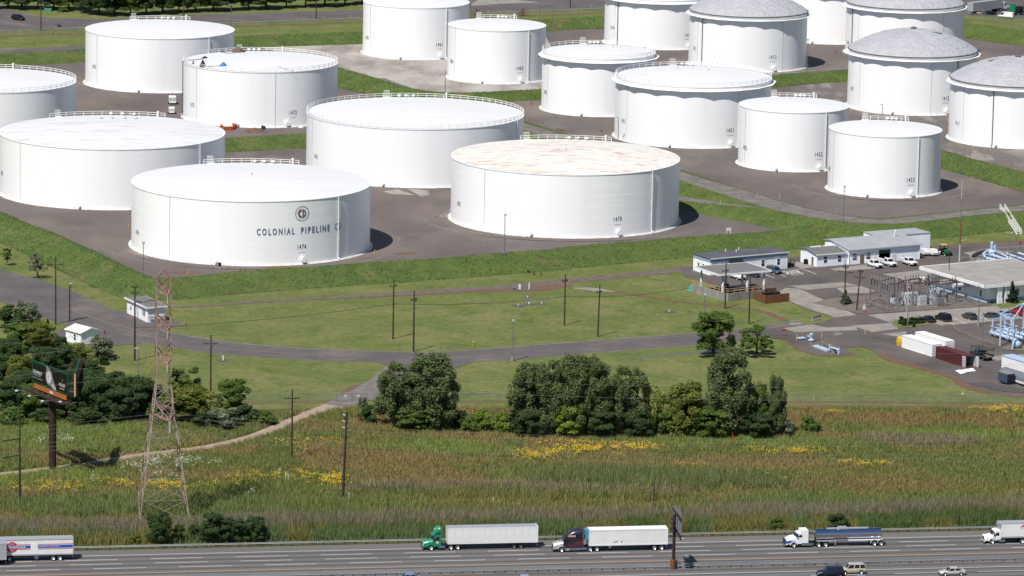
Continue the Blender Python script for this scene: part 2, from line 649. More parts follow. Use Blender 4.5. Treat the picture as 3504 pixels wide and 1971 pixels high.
# ---------------------------------------------------------------- site roads and yards
ribbon('ballast_track', [(560, 1050), (700, 1046), (868, 1033), (1100, 1020), (1343, 1006), (1560, 993), (1768, 979), (2000, 955), (2200, 936), (2440, 912)], [2.0, 2.2, 2.6, 3.2, 4.2, 4.4, 4.6, 5.0, 5.4, 6.0], 0.05, 'ballast', 0.25)
ribbon('red_verge', [(1240, 1016), (1400, 1010), (1560, 1001), (1700, 994), (1860, 985), (1960, 975)], [1.0, 1.6, 1.4, 2.5, 9.0, 1.0], 0.03, 'red_soil', 0.35)
sheet('gravel_patch', [(1955, 986), (2010, 983), (2060, 988), (2110, 999), (2030, 996)], 0.045, 'concrete')
ribbon('red_footpath', [(2050, 995), (2150, 1003), (2280, 1027), (2400, 1041), (2500, 1050), (2600, 1060), (2690, 1096)], 2.0, 0.03, 'red_soil', 0.3)
ROAD = [(-260, 900), (0, 966), (120, 1010), (250, 1066), (380, 1115), (500, 1150), (583, 1163), (734, 1188), (868, 1200), (1050, 1212), (1238, 1220), (1462, 1226), (1600, 1219), (1752, 1209), (2050, 1184), (2389, 1160), (2620, 1138), (2760, 1112)]
ribbon('road_verge', [(u, v) for u, v in ROAD[3:-1]], [19, 15.5] + [13.2] * 12, 0.025, 'road_gravel', 0.5)
ribbon('access_road', ROAD, [20, 20, 20, 19, 14, 11.5, 11.5, 11.5, 11.5, 11.5, 11.5, 12, 12, 12, 11.5, 11.5, 11.5, 12], 0.05, 'asphalt', 0.2)
sheet('turnout', [(180, 1136), (250, 1110), (340, 1120), (520, 1160), (470, 1178), (384, 1182), (300, 1180), (230, 1165)], 0.045, 'asphalt')
sheet('forecourt', [(290, 1046), (420, 1066), (500, 1080), (600, 1100), (640, 1115), (560, 1122), (480, 1128), (400, 1110), (330, 1085)], 0.055, 'asphalt')
sheet('road_junction', [(1238, 1226), (1326, 1250), (1330, 1290), (1500, 1290), (1560, 1256), (1620, 1240), (1600, 1224), (1400, 1222)], 0.048, 'asphalt')
ribbon('gate_track', [(1430, 1250), (1370, 1285), (1300, 1325), (1215, 1365), (1150, 1388)], [12, 10, 8.5, 7.5, 6], 0.045, 'road_gravel', 0.3)
ribbon('dirt_trail', [(1180, 1378), (1090, 1408), (1008, 1436), (905, 1482), (800, 1512), (699, 1532), (600, 1545), (507, 1556), (419, 1568), (330, 1582), (245, 1596), (100, 1612), (-60, 1632)], [6, 5, 3.6, 3.2, 3.2, 3.2, 3.4, 4.2, 3.5, 3, 3, 3, 3], 0.04, 'trail', 0.3)
ribbon('dirt_trail', [(470, 1553), (350, 1552), (200, 1553), (80, 1551), (-60, 1550)], 2.2, 0.035, 'red_soil', 0.3)
# faded centre line of the access road
for a, b in ((4, 6), (7, 10), (11, 13)):
    ribbon('road_marking', [(u, v + 1) for u, v in ROAD[a:b + 1]], 0.16, 0.056, 'pale_yellow_line')
ribbon('road_marking', [(232, 1056), (330, 1092), (420, 1118), (520, 1142)], 0.18, 0.062, 'pale_yellow_line')
mat('tar_seam', (88, 84, 86), 0.8)
for k in range(26):
    i = random.randrange(1, len(ROAD) - 2)
    a, b = P(*ROAD[i]), P(*ROAD[i + 1])
    c = a.lerp(b, random.random())
    t = (b - a).normalized()
    n = Vector((-t.y, t.x, 0))
    s0 = random.uniform(-5, 2)
    pts = [c + n * s0 + t * random.uniform(-1, 1), c + n * (s0 + 2) + t * random.uniform(-2, 2), c + n * min(5.2, s0 + random.uniform(3, 6)) + t * random.uniform(-3, 3)]
    ribbon('road_crack', [(p.x, p.y, 0.058) for p in pts], 0.10, 0.058, 'tar_seam', 0.03, world=True, smooth=1)

# site yard on the right
sheet('site_yard', [(2330, 920), (2440, 905), (2700, 880), (3000, 858), (3198, 841), (3504, 823), (3800, 808), (3800, 1380), (3504, 1354), (3408, 1343), (3330, 1325), (3268, 1289),
                    (3128, 1247), (3009, 1208), (2953, 1187), (2890, 1190), (2925, 1211), (2814, 1218), (2733, 1194), (2691, 1163), (2604, 1153), (2560, 1150), (2560, 1128), (2632, 1124),
                    (2750, 1112), (2814, 1103), (2854, 1085), (2760, 1060), (2701, 1030), (2690, 1012), (2600, 1000), (2480, 985), (2400, 962), (2340, 946)], 0.06, 'site_asphalt')
_zs = 0.068
for nm, px, m in (
        ('paving_slab', [(2655, 1003), (2690, 985), (2735, 988), (2932, 1078), (2855, 1086), (2700, 1030)], 'concrete'),
        ('paving_slab', [(2700, 978), (2890, 966), (2935, 976), (2760, 992)], 'concrete'),
        ('paving_slab', [(2862, 985), (2945, 978), (2995, 996), (2970, 1003), (2886, 1004)], 'concrete'),
        ('paving_slab', [(2967, 1077), (3198, 1061), (3504, 1040), (3700, 1028), (3700, 1074), (3504, 1090), (3268, 1111), (3048, 1104)], 'concrete'),
        ('paving_slab', [(2911, 1114), (3046, 1106), (3075, 1125), (2985, 1136)], 'concrete'),
        ('paving_slab', [(2678, 1123), (2780, 1110), (2828, 1121), (2930, 1116), (2934, 1130), (2820, 1134), (2719, 1136)], 'concrete'),
        ('paving_slab', [(3018, 1143), (3098, 1134), (3110, 1150), (3070, 1152)], 'concrete'),
        ('paving_slab', [(3020, 938), (3180, 920), (3190, 960), (3110, 965)], 'concrete'),
        ('paving_slab', [(2840, 920), (2960, 905), (3000, 918), (2870, 930)], 'concrete'),
        ('paving_slab', [(3295, 864), (3430, 850), (3490, 848), (3450, 866), (3330, 878)], 'concrete'),
        ('paving_slab', [(3385, 1220), (3504, 1212), (3600, 1205), (3600, 1222), (3504, 1230), (3400, 1234)], 'concrete'),
        ('paving_slab', [(2720, 898), (2730, 895), (2790, 914), (2748, 919), (2722, 912)], 'concrete'),
        ('patched_asphalt', [(3308, 1310), (3370, 1307), (3504, 1330), (3504, 1345), (3420, 1338)], 'dark_asphalt'),
        ('gravel_yard', [(2780, 1035), (2850, 1020), (2940, 1012), (3000, 1005), (3160, 990), (3370, 1040), (3330, 1050), (3130, 1062), (2965, 1075), (2935, 1072)], 'farm_floor'),
        ('grass_island', [(3050, 1103), (3065, 1094), (3170, 1088), (3200, 1106), (3140, 1116), (3074, 1122)], 'lawn'),
        ('grass_patch', [(3386, 1040), (3504, 1026), (3600, 1020), (3600, 1040), (3490, 1048), (3424, 1054)], 'lawn')):
    _zs += 0.004
    sheet(nm, px, _zs, m)
# the rim of red soil along yard and lawn
ribbon('red_verge', [(2691, 1168), (2740, 1198), (2814, 1221), (2925, 1213)], 1.4, 0.05, 'red_soil', 0.3)
ribbon('red_verge', [(3000, 1207), (3060, 1224), (3128, 1248), (3200, 1270), (3268, 1291), (3330, 1327), (3410, 1346), (3500, 1358)], [2, 6, 4, 2.5, 2.5, 5, 3, 3], 0.05, 'red_soil', 0.4)
ribbon('red_verge', [(2560, 1152), (2460, 1160), (2400, 1146), (2350, 1140)], 2, 0.024, 'red_soil', 0.4)
ribbon('red_verge', [(3195, 843), (3300, 836), (3504, 824)], 2.0, 0.062, 'red_soil', 0.3)
ribbon('red_verge', [(3290, 127), (3400, 142), (3504, 156)], 3.0, 0.05, 'red_soil', 0.3)
ribbon('puddle', [(2105, 1230), (2160, 1227), (2230, 1220), (2330, 1211), (2420, 1202), (2500, 1196)], [0.5, 1.2, 1.4, 2.0, 2.6, 0.8], 0.02, 'water', 0.3)
# kerbs
mb = MB()
for line in ([(2701, 1030), (2760, 1058), (2854, 1084), (2852, 1092)], [(3074, 1123), (3048, 1108), (3046, 1100), (3062, 1094)], [(3074, 1123), (3140, 1117), (3200, 1107)], [(3386, 1041), (3424, 1055)]):
    pts = smooth_line([P(*p) for p in line], 1)
    for a, b in zip(pts[:-1], pts[1:]):
        mb.bar(a + Vector((0, 0, 0.06)), b + Vector((0, 0, 0.06)), 0.16, 0.24)
mb.build('kerb', 'concrete')['kind'] = 'structure'
# parking marks
def stroke(name, pxs, w, z, m='white_line'):
    for a, b in pxs:
        p, q = P(*a, z), P(*b, z)
        t = (q - p).normalized()
        n = Vector((-t.y, t.x, 0)) * (w / 2)
        me = bpy.data.meshes.new(name)
        me.from_pydata([tuple(p - n), tuple(q - n), tuple(q + n), tuple(p + n)], [], [(0, 1, 2, 3)])
        me.update()
        if me.polygons[0].normal.z < 0:
            me.flip_normals()
        me.materials.append(M[m])
        struct(link(name, me))


stroke('parking_line', [((2680, 928), (2690, 928)), ((2605, 935), (2650, 951)), ((2670, 939), (2689, 946)), ((2748, 921), (2794, 938)), ((2700, 926), (2748, 919)), ((2678, 929), (2717, 942)), ((2717, 942), (2749, 938)), ((2749, 938), (2722, 923)),
                        ((3205, 1106), (3228, 1114)), ((3263, 1090), (3308, 1107)), ((3348, 1083), (3386, 1098)), ((3255, 1106), (3266, 1111)), ((3440, 1077), (3470, 1088))], 0.22, 0.15)
stroke('hatched_marking', [((2683 + 8 * i, 929 - i), (2697 + 8 * i, 940 - i)) for i in range(6)], 0.22, 0.15)
stroke('access_road_edge', [((2050, 1171), (2380, 1147))], 0.15, 0.055, 'pale_yellow_line')

# ---------------------------------------------------------------- the highway
mhw = mat('highway_asphalt', (124, 121, 119), 0.85, k=0.66, c2=(116, 113, 112), sc1=0.1, fine=(0.8, 0.05), spec=0.25, stretch=(0.08, 1, 1))
# worn wheel paths and oil bands: darker along the middle of every lane (a wear mark of the surface)
nt = mhw.node_tree
bs = nt.nodes['Principled BSDF']
src = bs.inputs['Base Color'].links[0].from_socket
tc = nt.nodes.new('ShaderNodeTexCoord')
sep = nt.nodes.new('ShaderNodeSeparateXYZ')
nt.links.new(tc.outputs['Object'], sep.inputs[0])
E_A, E_B, E_C, E_Y = hoff(1752, 1884.5), hoff(1752, 1899), hoff(1752, 1914), hoff(1752, 1931.5)
LANE = (E_A + E_B + E_C) / -6.0
f1 = nt.nodes.new('ShaderNodeMath')
f1.operation = 'MULTIPLY'
f1.inputs[1].default_value = 2 * math.pi / LANE
nt.links.new(sep.outputs[1], f1.inputs[0])
f2 = nt.nodes.new('ShaderNodeMath')
f2.operation = 'COSINE'
nt.links.new(f1.outputs[0], f2.inputs[0])
f3 = nt.nodes.new('ShaderNodeMapRange')
f3.interpolation_type = 'SMOOTHSTEP'
f3.inputs[1].default_value = 0.2
f3.inputs[2].default_value = -0.95
f3.inputs[3].default_value = 0.0
f3.inputs[4].default_value = 0.75
nt.links.new(f2.outputs[0], f3.inputs[0])
f4 = nt.nodes.new('ShaderNodeMath')       # only on the lanes (0 > y > yellow line)
f4.operation = 'LESS_THAN'
f4.inputs[1].default_value = 0.0
nt.links.new(sep.outputs[1], f4.inputs[0])
f5 = nt.nodes.new('ShaderNodeMath')
f5.operation = 'MULTIPLY'
nt.links.new(f3.outputs[0], f5.inputs[0])
nt.links.new(f4.outputs[0], f5.inputs[1])
mx = nt.nodes.new('ShaderNodeMix')
mx.data_type = 'RGBA'
nt.links.new(f5.outputs[0], mx.inputs[0])
nt.links.new(src, mx.inputs[6])
mx.inputs[7].default_value = lin((88, 87, 91), 0.62)
nt.links.new(mx.outputs[2], bs.inputs['Base Color'])

G1 = hoff(1841, 1849)           # outer guardrail
G2 = hoff(1736, 1958)           # median barrier
E_N = hoff(2085, 1971)          # edge line of the near carriageway
me = bpy.data.meshes.new('highway')
me.from_pydata([(-420, -60, 0), (420, -60, 0), (420, G1 - 0.3, 0), (-420, G1 - 0.3, 0)], [], [(0, 1, 2, 3)])
me.materials.append(mhw)
o = struct(link('highway', me, None, HO + Vector((0, 0, 0.03)), HANG))
sheet('gravel_verge', [hw(-420, G1 - 0.3), hw(420, G1 - 0.3), hw(420, G1 + 1.3), hw(-420, G1 + 1.3)], 0.035, 'meadow_soil', world=True)
sheet('median_strip', [hw(-420, G2 - 0.9), hw(420, G2 - 0.9), hw(420, G2 + 1.0), hw(-420, G2 + 1.0)], 0.04, 'road_gravel', world=True)


def hline(name, x0, x1, y, w, m, z=0.036):
    me = bpy.data.meshes.new(name)
    me.from_pydata([(x0, y - w / 2, z), (x1, y - w / 2, z), (x1, y + w / 2, z), (x0, y + w / 2, z)], [], [(0, 1, 2, 3)])
    me.materials.append(M[m])
    return struct(link(name, me, None, HO, HANG))


hline('edge_line', -420, 420, 0.0, 0.17, 'white_line')
hline('edge_line', -420, 420, E_Y, 0.2, 'yellow_line')
hline('edge_line', -420, 420, E_N, 0.2, 'white_line')
PER, DASH = 15.3, 9.4
for y, x0 in ((E_A, halong(1096, 1900)), (E_B, halong(1113.6, 1915)), (E_C, halong(1197, 1928)), (E_N - LANE, halong(3065, 1967))):
    for k in range(-10, 12):
        hline('lane_dash', x0 + k * PER, x0 + k * PER + DASH, y, 0.16, 'white_line')

# public road and lots beyond the tank farm
sheet('public_road', [(-300, 10), (-100, 20), (0, 28), (73, 42), (120, 55), (200, 62), (350, 66), (500, 57), (700, 49), (868, 44), (1060, 38), (1241, 32), (1500, 12), (1610, -4), (1640, -60), (3000, -90),
                      (3000, -30), (2600, 2), (2066, 30), (1850, 38), (1600, 48), (1241, 63), (868, 77), (600, 88), (292, 97), (140, 103), (0, 107), (-300, 120)], 0.03, 'asphalt')
sheet('side_lot', [(1650, -8), (1700, 2), (1740, -4), (1850, 8), (1700, 14), (1620, 20), (1612, 14)], 0.05, 'concrete')
sheet('truck_lot', [(3190, -60), (3190, 40), (3290, 52), (3400, 56), (3504, 66), (3800, 86), (3800, -90)], 0.03, 'site_asphalt')
ribbon('road_edge_line', [(0, 104), (140, 100), (292, 94), (600, 85), (868, 74), (1241, 60), (1600, 45), (2066, 27)], 0.3, 0.045, 'white_line')
ribbon('road_kerb', [(73, 42), (120, 55), (200, 62), (350, 66), (500, 57), (700, 49), (868, 44), (1060, 38), (1241, 32)], 0.4, 0.05, 'concrete')
ribbon('red_verge', [(-60, 126), (0, 125), (140, 121), (292, 114), (600, 104), (868, 88), (1060, 84), (1241, 76), (1600, 60), (1850, 53), (2066, 45)], 2.2, 0.03, 'red_soil', 0.4)
# meadow ground between fence and highway
_mp = [P(u, v) for u, v in ((-500, 1400), (300, 1400), (640, 1400), (905, 1400), (1180, 1396), (1400, 1398), (2000, 1400), (2690, 1399), (3504, 1402), (4000, 1404))]
MEADOW = [(p.x, p.y) for p in _mp] + [tuple(hw(420, G1 + 1.2)[:2]), tuple(hw(-420, G1 + 1.2)[:2])]
sheet('meadow_ground', MEADOW, 0.012, 'meadow_soil', world=True)
ribbon('dirt_track', [(2560, 1392), (2690, 1391), (2900, 1391), (3100, 1392), (3300, 1393), (3504, 1395), (3700, 1397)], [1.5, 2.5, 3.2, 2.6, 3.4, 3.2, 3], 0.02, 'red_soil', 0.4)
ribbon('dirt_track', [(1180, 1394), (1560, 1396), (1900, 1398), (2300, 1396)], [2, 2.4, 1.5, 1.2], 0.02, 'red_soil', 0.4)
ribbon('red_verge', [(700, 1380), (900, 1381), (1040, 1378), (1150, 1374)], 1.2, 0.02, 'red_soil', 0.3)
ribbon('red_verge', [(1540, 1376), (2000, 1374), (2600, 1376), (3000, 1378), (3504, 1382), (3700, 1384)], 1.2, 0.02, 'red_soil', 0.3)
ribbon('red_verge', [(1170, 1345), (1230, 1325), (1290, 1305), (1310, 1296)], [1, 4, 3.5, 1], 0.03, 'red_soil', 0.3)
# ================================================================ THE TANKS
mat('tank_white', (243, 243, 243), 0.42, k=0.96, c2=(238, 238, 239), sc1=0.45, thr=(0.45, 0.85), c3=(236, 236, 236), sc3=0.08, thr3=(0.45, 0.7), spec=0.45, stretch=(1, 1, 0.07))
mat('tank_roof', (238, 238, 238), 0.5, k=0.76, c2=(230, 231, 233), sc1=0.35, thr=(0.45, 0.75), spec=0.35, stretch=(0.25, 1, 1))
mat('tank_roof_grey', (236, 236, 236), 0.5, k=0.77, c2=(206, 207, 208), sc1=0.5, thr=(0.5, 0.72), spec=0.35, stretch=(0.22, 1, 1))
mat('tank_roof_rust', (238, 234, 227), 0.6, k=0.78, c2=(184, 124, 88), sc1=0.9, thr=(0.56, 0.66), c3=(226, 204, 184), sc3=0.3, thr3=(0.52, 0.72), spec=0.3, stretch=(0.2, 1.3, 1))
mat('rail_white', (236, 236, 232), 0.5, k=0.92)
mat('seam_grey', (200, 202, 205), 0.6, k=0.92)
mat('pipe_white', (238, 238, 238), 0.4, k=0.92)
mat('pipe_dark', (74, 78, 84), 0.5)
mat('pipe_rust', (124, 88, 82), 0.7)
mat('letter_dark', (84, 98, 116), 0.6)
mat('letter_blue', (116, 142, 170), 0.6)
mat('logo_red', (160, 50, 60), 0.6)
mat('ring_wall', (206, 205, 202), 0.9, k=0.92, c2=(180, 178, 174), sc1=0.8)
mat('aluminium', (216, 216, 222), 0.5, 0.0, k=0.54, c2=(206, 206, 212), sc1=0.3, spec=0.5)
mat('batten', (166, 166, 174), 0.5, 0.0, k=0.3)
mat('rust_line', (176, 130, 100), 0.8)

# a curtain of geodesic panels, unit radius, shared by all four domes
N_RING = 7
DOME_PANELS, DOME_NODES = [], []


def dome_nodes(rise):
    """Rings of nodes on a spherical cap of base radius 1 and height rise."""
    rad = (1 + rise * rise) / (2 * rise)
    amax = math.asin(1 / rad)
    rings = [[(0.0, 0.0, rise)]]
    for k in range(1, N_RING + 1):
        a = amax * k / N_RING
        n = 6 * k if k < 5 else 30
        off = 0.5 * (k % 2) * 2 * math.pi / n if k >= 4 else 0.0
        rings.append([(rad * math.sin(a) * math.cos(2 * math.pi * i / n + off), rad * math.sin(a) * math.sin(2 * math.pi * i / n + off), rad * math.cos(a) - rad + rise) for i in range(n)])
    return rings


def stitch(r0, r1):
    """Triangles between two closed rings of nodes with unequal counts."""
    if len(r0) == 1:
        return [(r0[0], r1[i], r1[(i + 1) % len(r1)]) for i in range(len(r1))]
    an = lambda p: math.atan2(p[1], p[0]) % (2 * math.pi)
    r0, r1 = sorted(r0, key=an), sorted(r1, key=an)
    i = j = 0
    out = []
    n0, n1 = len(r0), len(r1)
    A = lambda k: an(r0[k % n0]) + 2 * math.pi * (k // n0)
    B = lambda k: an(r1[k % n1]) + 2 * math.pi * (k // n1)
    while i < n0 or j < n1:
        if j < n1 and (i >= n0 or B(j + 1) <= A(i + 1) + 1e-9):
            out.append((r0[i % n0], r1[j % n1], r1[(j + 1) % n1]))
            j += 1
        else:
            out.append((r0[i % n0], r1[j % n1], r0[(i + 1) % n0]))
            i += 1
    return out


_rings = dome_nodes(0.31)
_tris = []
for k in range(N_RING):
    _tris += stitch(_rings[k], _rings[k + 1])
DOME_R = 18.9
for t in _tris:
    t = [Vector(p) for p in t]
    c = (t[0] + t[1] + t[2]) / 3
    n = (t[1] - t[0]).cross(t[2] - t[0]).normalized()
    if n.z < 0:
        t = [t[0], t[2], t[1]]
        n = -n
    out = [c + (p - c) * 0.925 + n * 0.0022 for p in t]
    apex = c + n * 0.010
    mb = MB()
    vs = [p * DOME_R for p in t] + [p * DOME_R for p in out] + [apex * DOME_R]
    mb.add(vs, [(0, 1, 4, 3), (1, 2, 5, 4), (2, 0, 3, 5), (3, 4, 6), (4, 5, 6), (5, 3, 6)])
    DOME_PANELS.append((mb.mesh('panel', 'aluminium'), c))
mb = MB()
for t in _tris:
    t = [Vector(p) * DOME_R for p in t]
    mb.add(t, [(0, 1, 2)] if (t[1] - t[0]).cross(t[2] - t[0]).z > 0 else [(0, 2, 1)])
DOME_SKIN = mb.mesh('dome', 'batten')
mat('skylight_blue', (58, 64, 104), 0.25, spec=0.6)

TANKS = {}


def tank(num, xl, xr, yr, yb, Rm, style='cone', number_at=None, pipe_at=None, seams=(), roof='tank_roof', label='', rail='part', vents=(), pipe='pipe_white', far_num=None, manway=None, rail_span=None, gate=True):
    """xl, xr: the shell's left and right edge, yr, yb: front of rim and of base in the photograph; Rm its radius in metres."""
    xm = (xl + xr) / 2
    p = P(xm, yb)
    d = Vector((p.x, p.y, 0)).normalized()
    c = p + d * Rm
    h = HT(p, yr)
    t = thing('storage_tank', label, 'tank', c, 0, 'white storage tanks of the terminal')
    dv = math.atan2(-c.y, -c.x)              # bearing towards the viewer
    # side is given as x pixel; angle on shell for it
    wpx = (xr - xl) / 2

    def ang(px):
        s = max(-0.995, min(0.995, (px - xm) / wpx))
        return dv + math.asin(s)

    n = 160
    courses = 6
    prof = []
    for k in range(courses):
        z0, z1 = h * k / courses, h * (k + 1) / courses
        rr = Rm - 0.012 * k
        prof += [(rr, z0), (rr, z1)]
    MB().lathe(prof, n).build('shell', 'tank_white', t)
    # ring wall of concrete and a sloped apron
    MB().lathe([(Rm + 0.75, 0.05), (Rm + 0.3, 0.3), (Rm - 0.3, 0.31)], 96).build('ring_wall', 'ring_wall', t)
    rise = Rm / 17.0
    if style == 'cone':
        mb = MB()
        rw = 0.04
        mb.lathe([(Rm + 0.01, h - 0.2), (Rm + rw, h - 0.12), (Rm + rw, h + 0.05), (Rm - 0.2, h + 0.06)], n)
        mb.build('rim', 'tank_white', t)
        MB().lathe([(Rm - 0.1, h + 0.05), (Rm * 0.66, h + rise * 0.45), (Rm * 0.33, h + rise * 0.8), (0.0, h + rise)], 96).build('roof', roof, t)
        zr = h + 0.06
        for (vx, vy, r) in vents:
            q = MB()
            q.tube((vx * Rm, vy * Rm, h + rise * (1 - math.hypot(vx, vy)) - 0.1), (vx * Rm, vy * Rm, h + rise * (1 - math.hypot(vx, vy)) + 0.5), r * 0.5, None, 10)
            q.lathe([(r, 0.45), (r, 0.6), (0.0, 0.85)], 12, (vx * Rm, vy * Rm, h + rise * (1 - math.hypot(vx, vy))))
            q.lathe([(r, 0.45), (r * 0.5, 0.4)], 12, (vx * Rm, vy * Rm, h + rise * (1 - math.hypot(vx, vy))))
            q.build('vent', 'seam_grey', t)
    else:
        # wind girder below the rim
        gz = h - (1.15 if style == 'girder' else 0.9)
        mb = MB()
        mb.lathe([(Rm - 0.4, gz - 0.3), (Rm + 1.25, gz - 0.02), (Rm + 1.25, gz + 0.1), (Rm - 0.4, gz + 0.12)], 18, smooth=False)
        mb.build('wind_girder', 'tank_white', t)
        mb = MB()
        mb.lathe([(Rm + 0.05, h - 0.2), (Rm + 0.1, h), (Rm - 0.15, h + 0.02)], n)
        mb.build('rim', 'tank_white', t)
        # stiff knees under the girder give the scalloped shade
        if style == 'girder':
            MB().lathe([(Rm - 0.1, h - 0.1), (Rm * 0.66, h + rise * 0.3), (Rm * 0.33, h + rise * 0.7), (0.0, h + rise * 0.9)], 96).build('roof', roof, t)
            zr = h + 0.02
            for (vx, vy, r) in vents:
                q = MB()
                zz = h + rise * 0.9 * (1 - math.hypot(vx, vy))
                q.tube((vx * Rm, vy * Rm, zz - 0.1), (vx * Rm, vy * Rm, zz + 0.55), r, None, 10)
                q.build('vent', 'seam_grey', t)
        else:
            k = (Rm + 0.15) / DOME_R
            dm = link('dome', DOME_SKIN, t, (0, 0, h + 0.35))
            dm.scale = (k, k, k)
            dark = [0.23, 0.9] if num in ('1412', '1411', '1413') else []
            for pm, pc in DOME_PANELS:
                o = link('panel', pm, dm)
            MB().lathe([(Rm + 0.12, h), (Rm + 0.3, h + 0.05), (Rm + 0.3, h + 0.38), (Rm - 0.4, h + 0.45)], n).build('dome_ring', 'batten', t)
            q = MB()
            q.lathe([(0.9, 0), (0.9, 0.5), (0.0, 0.8)], 12, (0, 0, h + 0.3 + 0.31 * DOME_R * k))
            q.build('dome_cap', 'batten', t)
            zr = gz + 0.12
    # railing
    RR = Rm - 0.05 if style != 'dome' else Rm + 0.85
    mb = MB()
    if rail == 'full':
        a0, a1 = 0, 2 * math.pi
    else:
        lo, hi = rail_span or (-0.42, 0.42)
        a0, a1 = dv + math.pi - hi, dv + math.pi - lo
    ns = max(6, int((a1 - a0) * RR / 2.4))
    prev = None
    for i in range(ns + 1):
        a = a0 + (a1 - a0) * i / ns
        q = Vector((RR * math.cos(a), RR * math.sin(a), zr))
        if not (rail == 'full' and i == ns):
            mb.box((q.x, q.y, q.z + 0.55), (0.11, 0.11, 1.1), a)
        if prev is not None:
            for zz in (0.55, 1.08):
                mb.bar(prev + Vector((0, 0, zz)), q + Vector((0, 0, zz)), 0.1)
        prev = q
    mb.build('railing', 'rail_white', t)
    if rail == 'part' or gate:
        # stair-head gate and gauge platform at the far rim
        a = a0 + (a1 - a0) * 0.9 if rail == 'part' else dv + math.pi + 0.25
        g = MB()
        b = Vector((RR * math.cos(a), RR * math.sin(a), zr))
        tx, ty = -math.sin(a), math.cos(a)
        for k in range(6):
            g.bar(b + Vector((tx * k * 0.3, ty * k * 0.3, 0)), b + Vector((tx * k * 0.3, ty * k * 0.3, 1.9)), 0.07)
        g.bar(b + Vector((0, 0, 1.9)), b + Vector((tx * 1.5, ty * 1.5, 1.9)), 0.09)
        g.bar(b + Vector((0, 0, 1.0)), b + Vector((tx * 1.5, ty * 1.5, 1.0)), 0.09)
        g.box((b.x * 0.985 + tx * 0.7, b.y * 0.985 + ty * 0.7, zr + 0.1), (1.2, 1.8, 0.2), a)
        g.build('stair_gate', 'rail_white', t)
        g = MB()
        a = a0 + (a1 - a0) * 0.06 if rail == 'part' else dv + math.pi - 0.3
        b = Vector((RR * 0.985 * math.cos(a), RR * 0.985 * math.sin(a), zr))
        g.tube(b, b + Vector((0, 0, 1.3)), 0.2, None, 8)
        g.box((b.x, b.y, zr + 1.4), (0.5, 0.5, 0.35), a)
        g.build('gauge_head', 'rail_white', t)
        for f in (0.24, 0.38, 0.52):
            a = a0 + (a1 - a0) * (0.1 + f * 0.7) if rail == 'part' else dv + math.pi - 0.1 + f * 0.5
            b = Vector((RR * 0.97 * math.cos(a), RR * 0.97 * math.sin(a), zr))
            g = MB()
            g.tube(b, b + Vector((0, 0, 0.55)), 0.25, None, 8)
            g.lathe([(0.55, 0.5), (0.5, 0.75), (0.0, 0.95)], 10, b)
            g.build('breather_vent', 'rail_white', t)
    for s in seams:
        a = ang(s)
        g = MB()
        rr = Rm + 0.06
        g.tube((rr * math.cos(a), rr * math.sin(a), 0.3), (rr * math.cos(a), rr * math.sin(a), h - (0.1 if style == 'cone' else 1.4)), 0.05, None, 6)
        g.build('conduit', 'seam_grey', t)
    if pipe_at:
        a = ang(pipe_at)
        g = MB()
        rr = Rm + 0.2
        top = h + (0.1 if style == 'cone' else -1.2)
        e = Vector((math.cos(a), math.sin(a), 0))
        g.tube(e * rr + Vector((0, 0, 0.7)), e * rr + Vector((0, 0, top)), 0.11, None, 8)
        g.tube(e * rr + Vector((0, 0, top)), e * (Rm - 0.3) + Vector((0, 0, top + 0.25)), 0.11, None, 8)
        g.tube(e * rr + Vector((0, 0, 0.7)), e * (rr + 0.9) + Vector((0, 0, 0.25)), 0.11, None, 8)
        for k in range(5):
            z = 1.5 + k * (h - 3) / 4
            g.bar(e * (Rm - 0.05) + Vector((0, 0, z)), e * (rr + 0.05) + Vector((0, 0, z)), 0.1)
        g.build('downpipe', pipe, t)
    def lettering(body, px, z, hgt, m, name='number', width=None, **kw):
        a = ang(px)
        rr = Rm + 0.03

        def fn(x, y):
            b = a + x / Rm
            return (rr * math.cos(b), rr * math.sin(b), z + y)
        vs2, fs2 = text_shape(body, hgt, **kw)
        if width:
            k2 = width / (max(v[0] for v in vs2) * 2)
            vs2 = [(v[0] * k2, v[1]) for v in vs2]
        MB().add([fn(x, y) for x, y in vs2], fs2).build(name, m, t)
    if number_at:
        lettering(num, number_at[0], number_at[1], 1.15, 'letter_dark', width=2.25, bold=0.012, spacing=1.35)
        lettering('NO SMOKING', number_at[0], number_at[1] - 0.95, 0.24, 'letter_blue', 'small_notice', width=1.9)
    if far_num:
        lettering(num, far_num[0], far_num[1], 1.15, 'letter_dark', width=2.15, bold=0.02, spacing=1.35)
    mw = manway or (number_at[0] + 4 if number_at else None)
    if mw:
        a = ang(mw)
        e = Vector((math.cos(a), math.sin(a), 0))
        g = MB()
        g.tube(e * (Rm - 0.1) + Vector((0, 0, 1.25)), e * (Rm + 0.06) + Vector((0, 0, 1.25)), 1.05, None, 20)
        g.tube(e * (Rm - 0.1) + Vector((0, 0, 1.2)), e * (Rm + 0.75) + Vector((0, 0, 1.2)), 0.58, None, 16)
        g.tube(e * (Rm + 0.7) + Vector((0, 0, 1.2)), e * (Rm + 0.85) + Vector((0, 0, 1.2)), 0.7, None, 16)
        g.build('manway', 'tank_white', t)
    # inlet valve with hand wheel at the foot, a little left of the middle
    a = dv - 0.28
    e = Vector((math.cos(a), math.sin(a), 0))
    sd_ = Vector((-e.y, e.x, 0))
    g = MB()
    g.tube(e * (Rm - 0.1) + Vector((0, 0, 0.8)), e * (Rm + 1.8) + Vector((0, 0, 0.8)), 0.28, None, 10)
    g.tube(e * (Rm + 1.5) + Vector((0, 0, 0.0)), e * (Rm + 1.5) + Vector((0, 0, 1.9)), 0.09, None, 8)
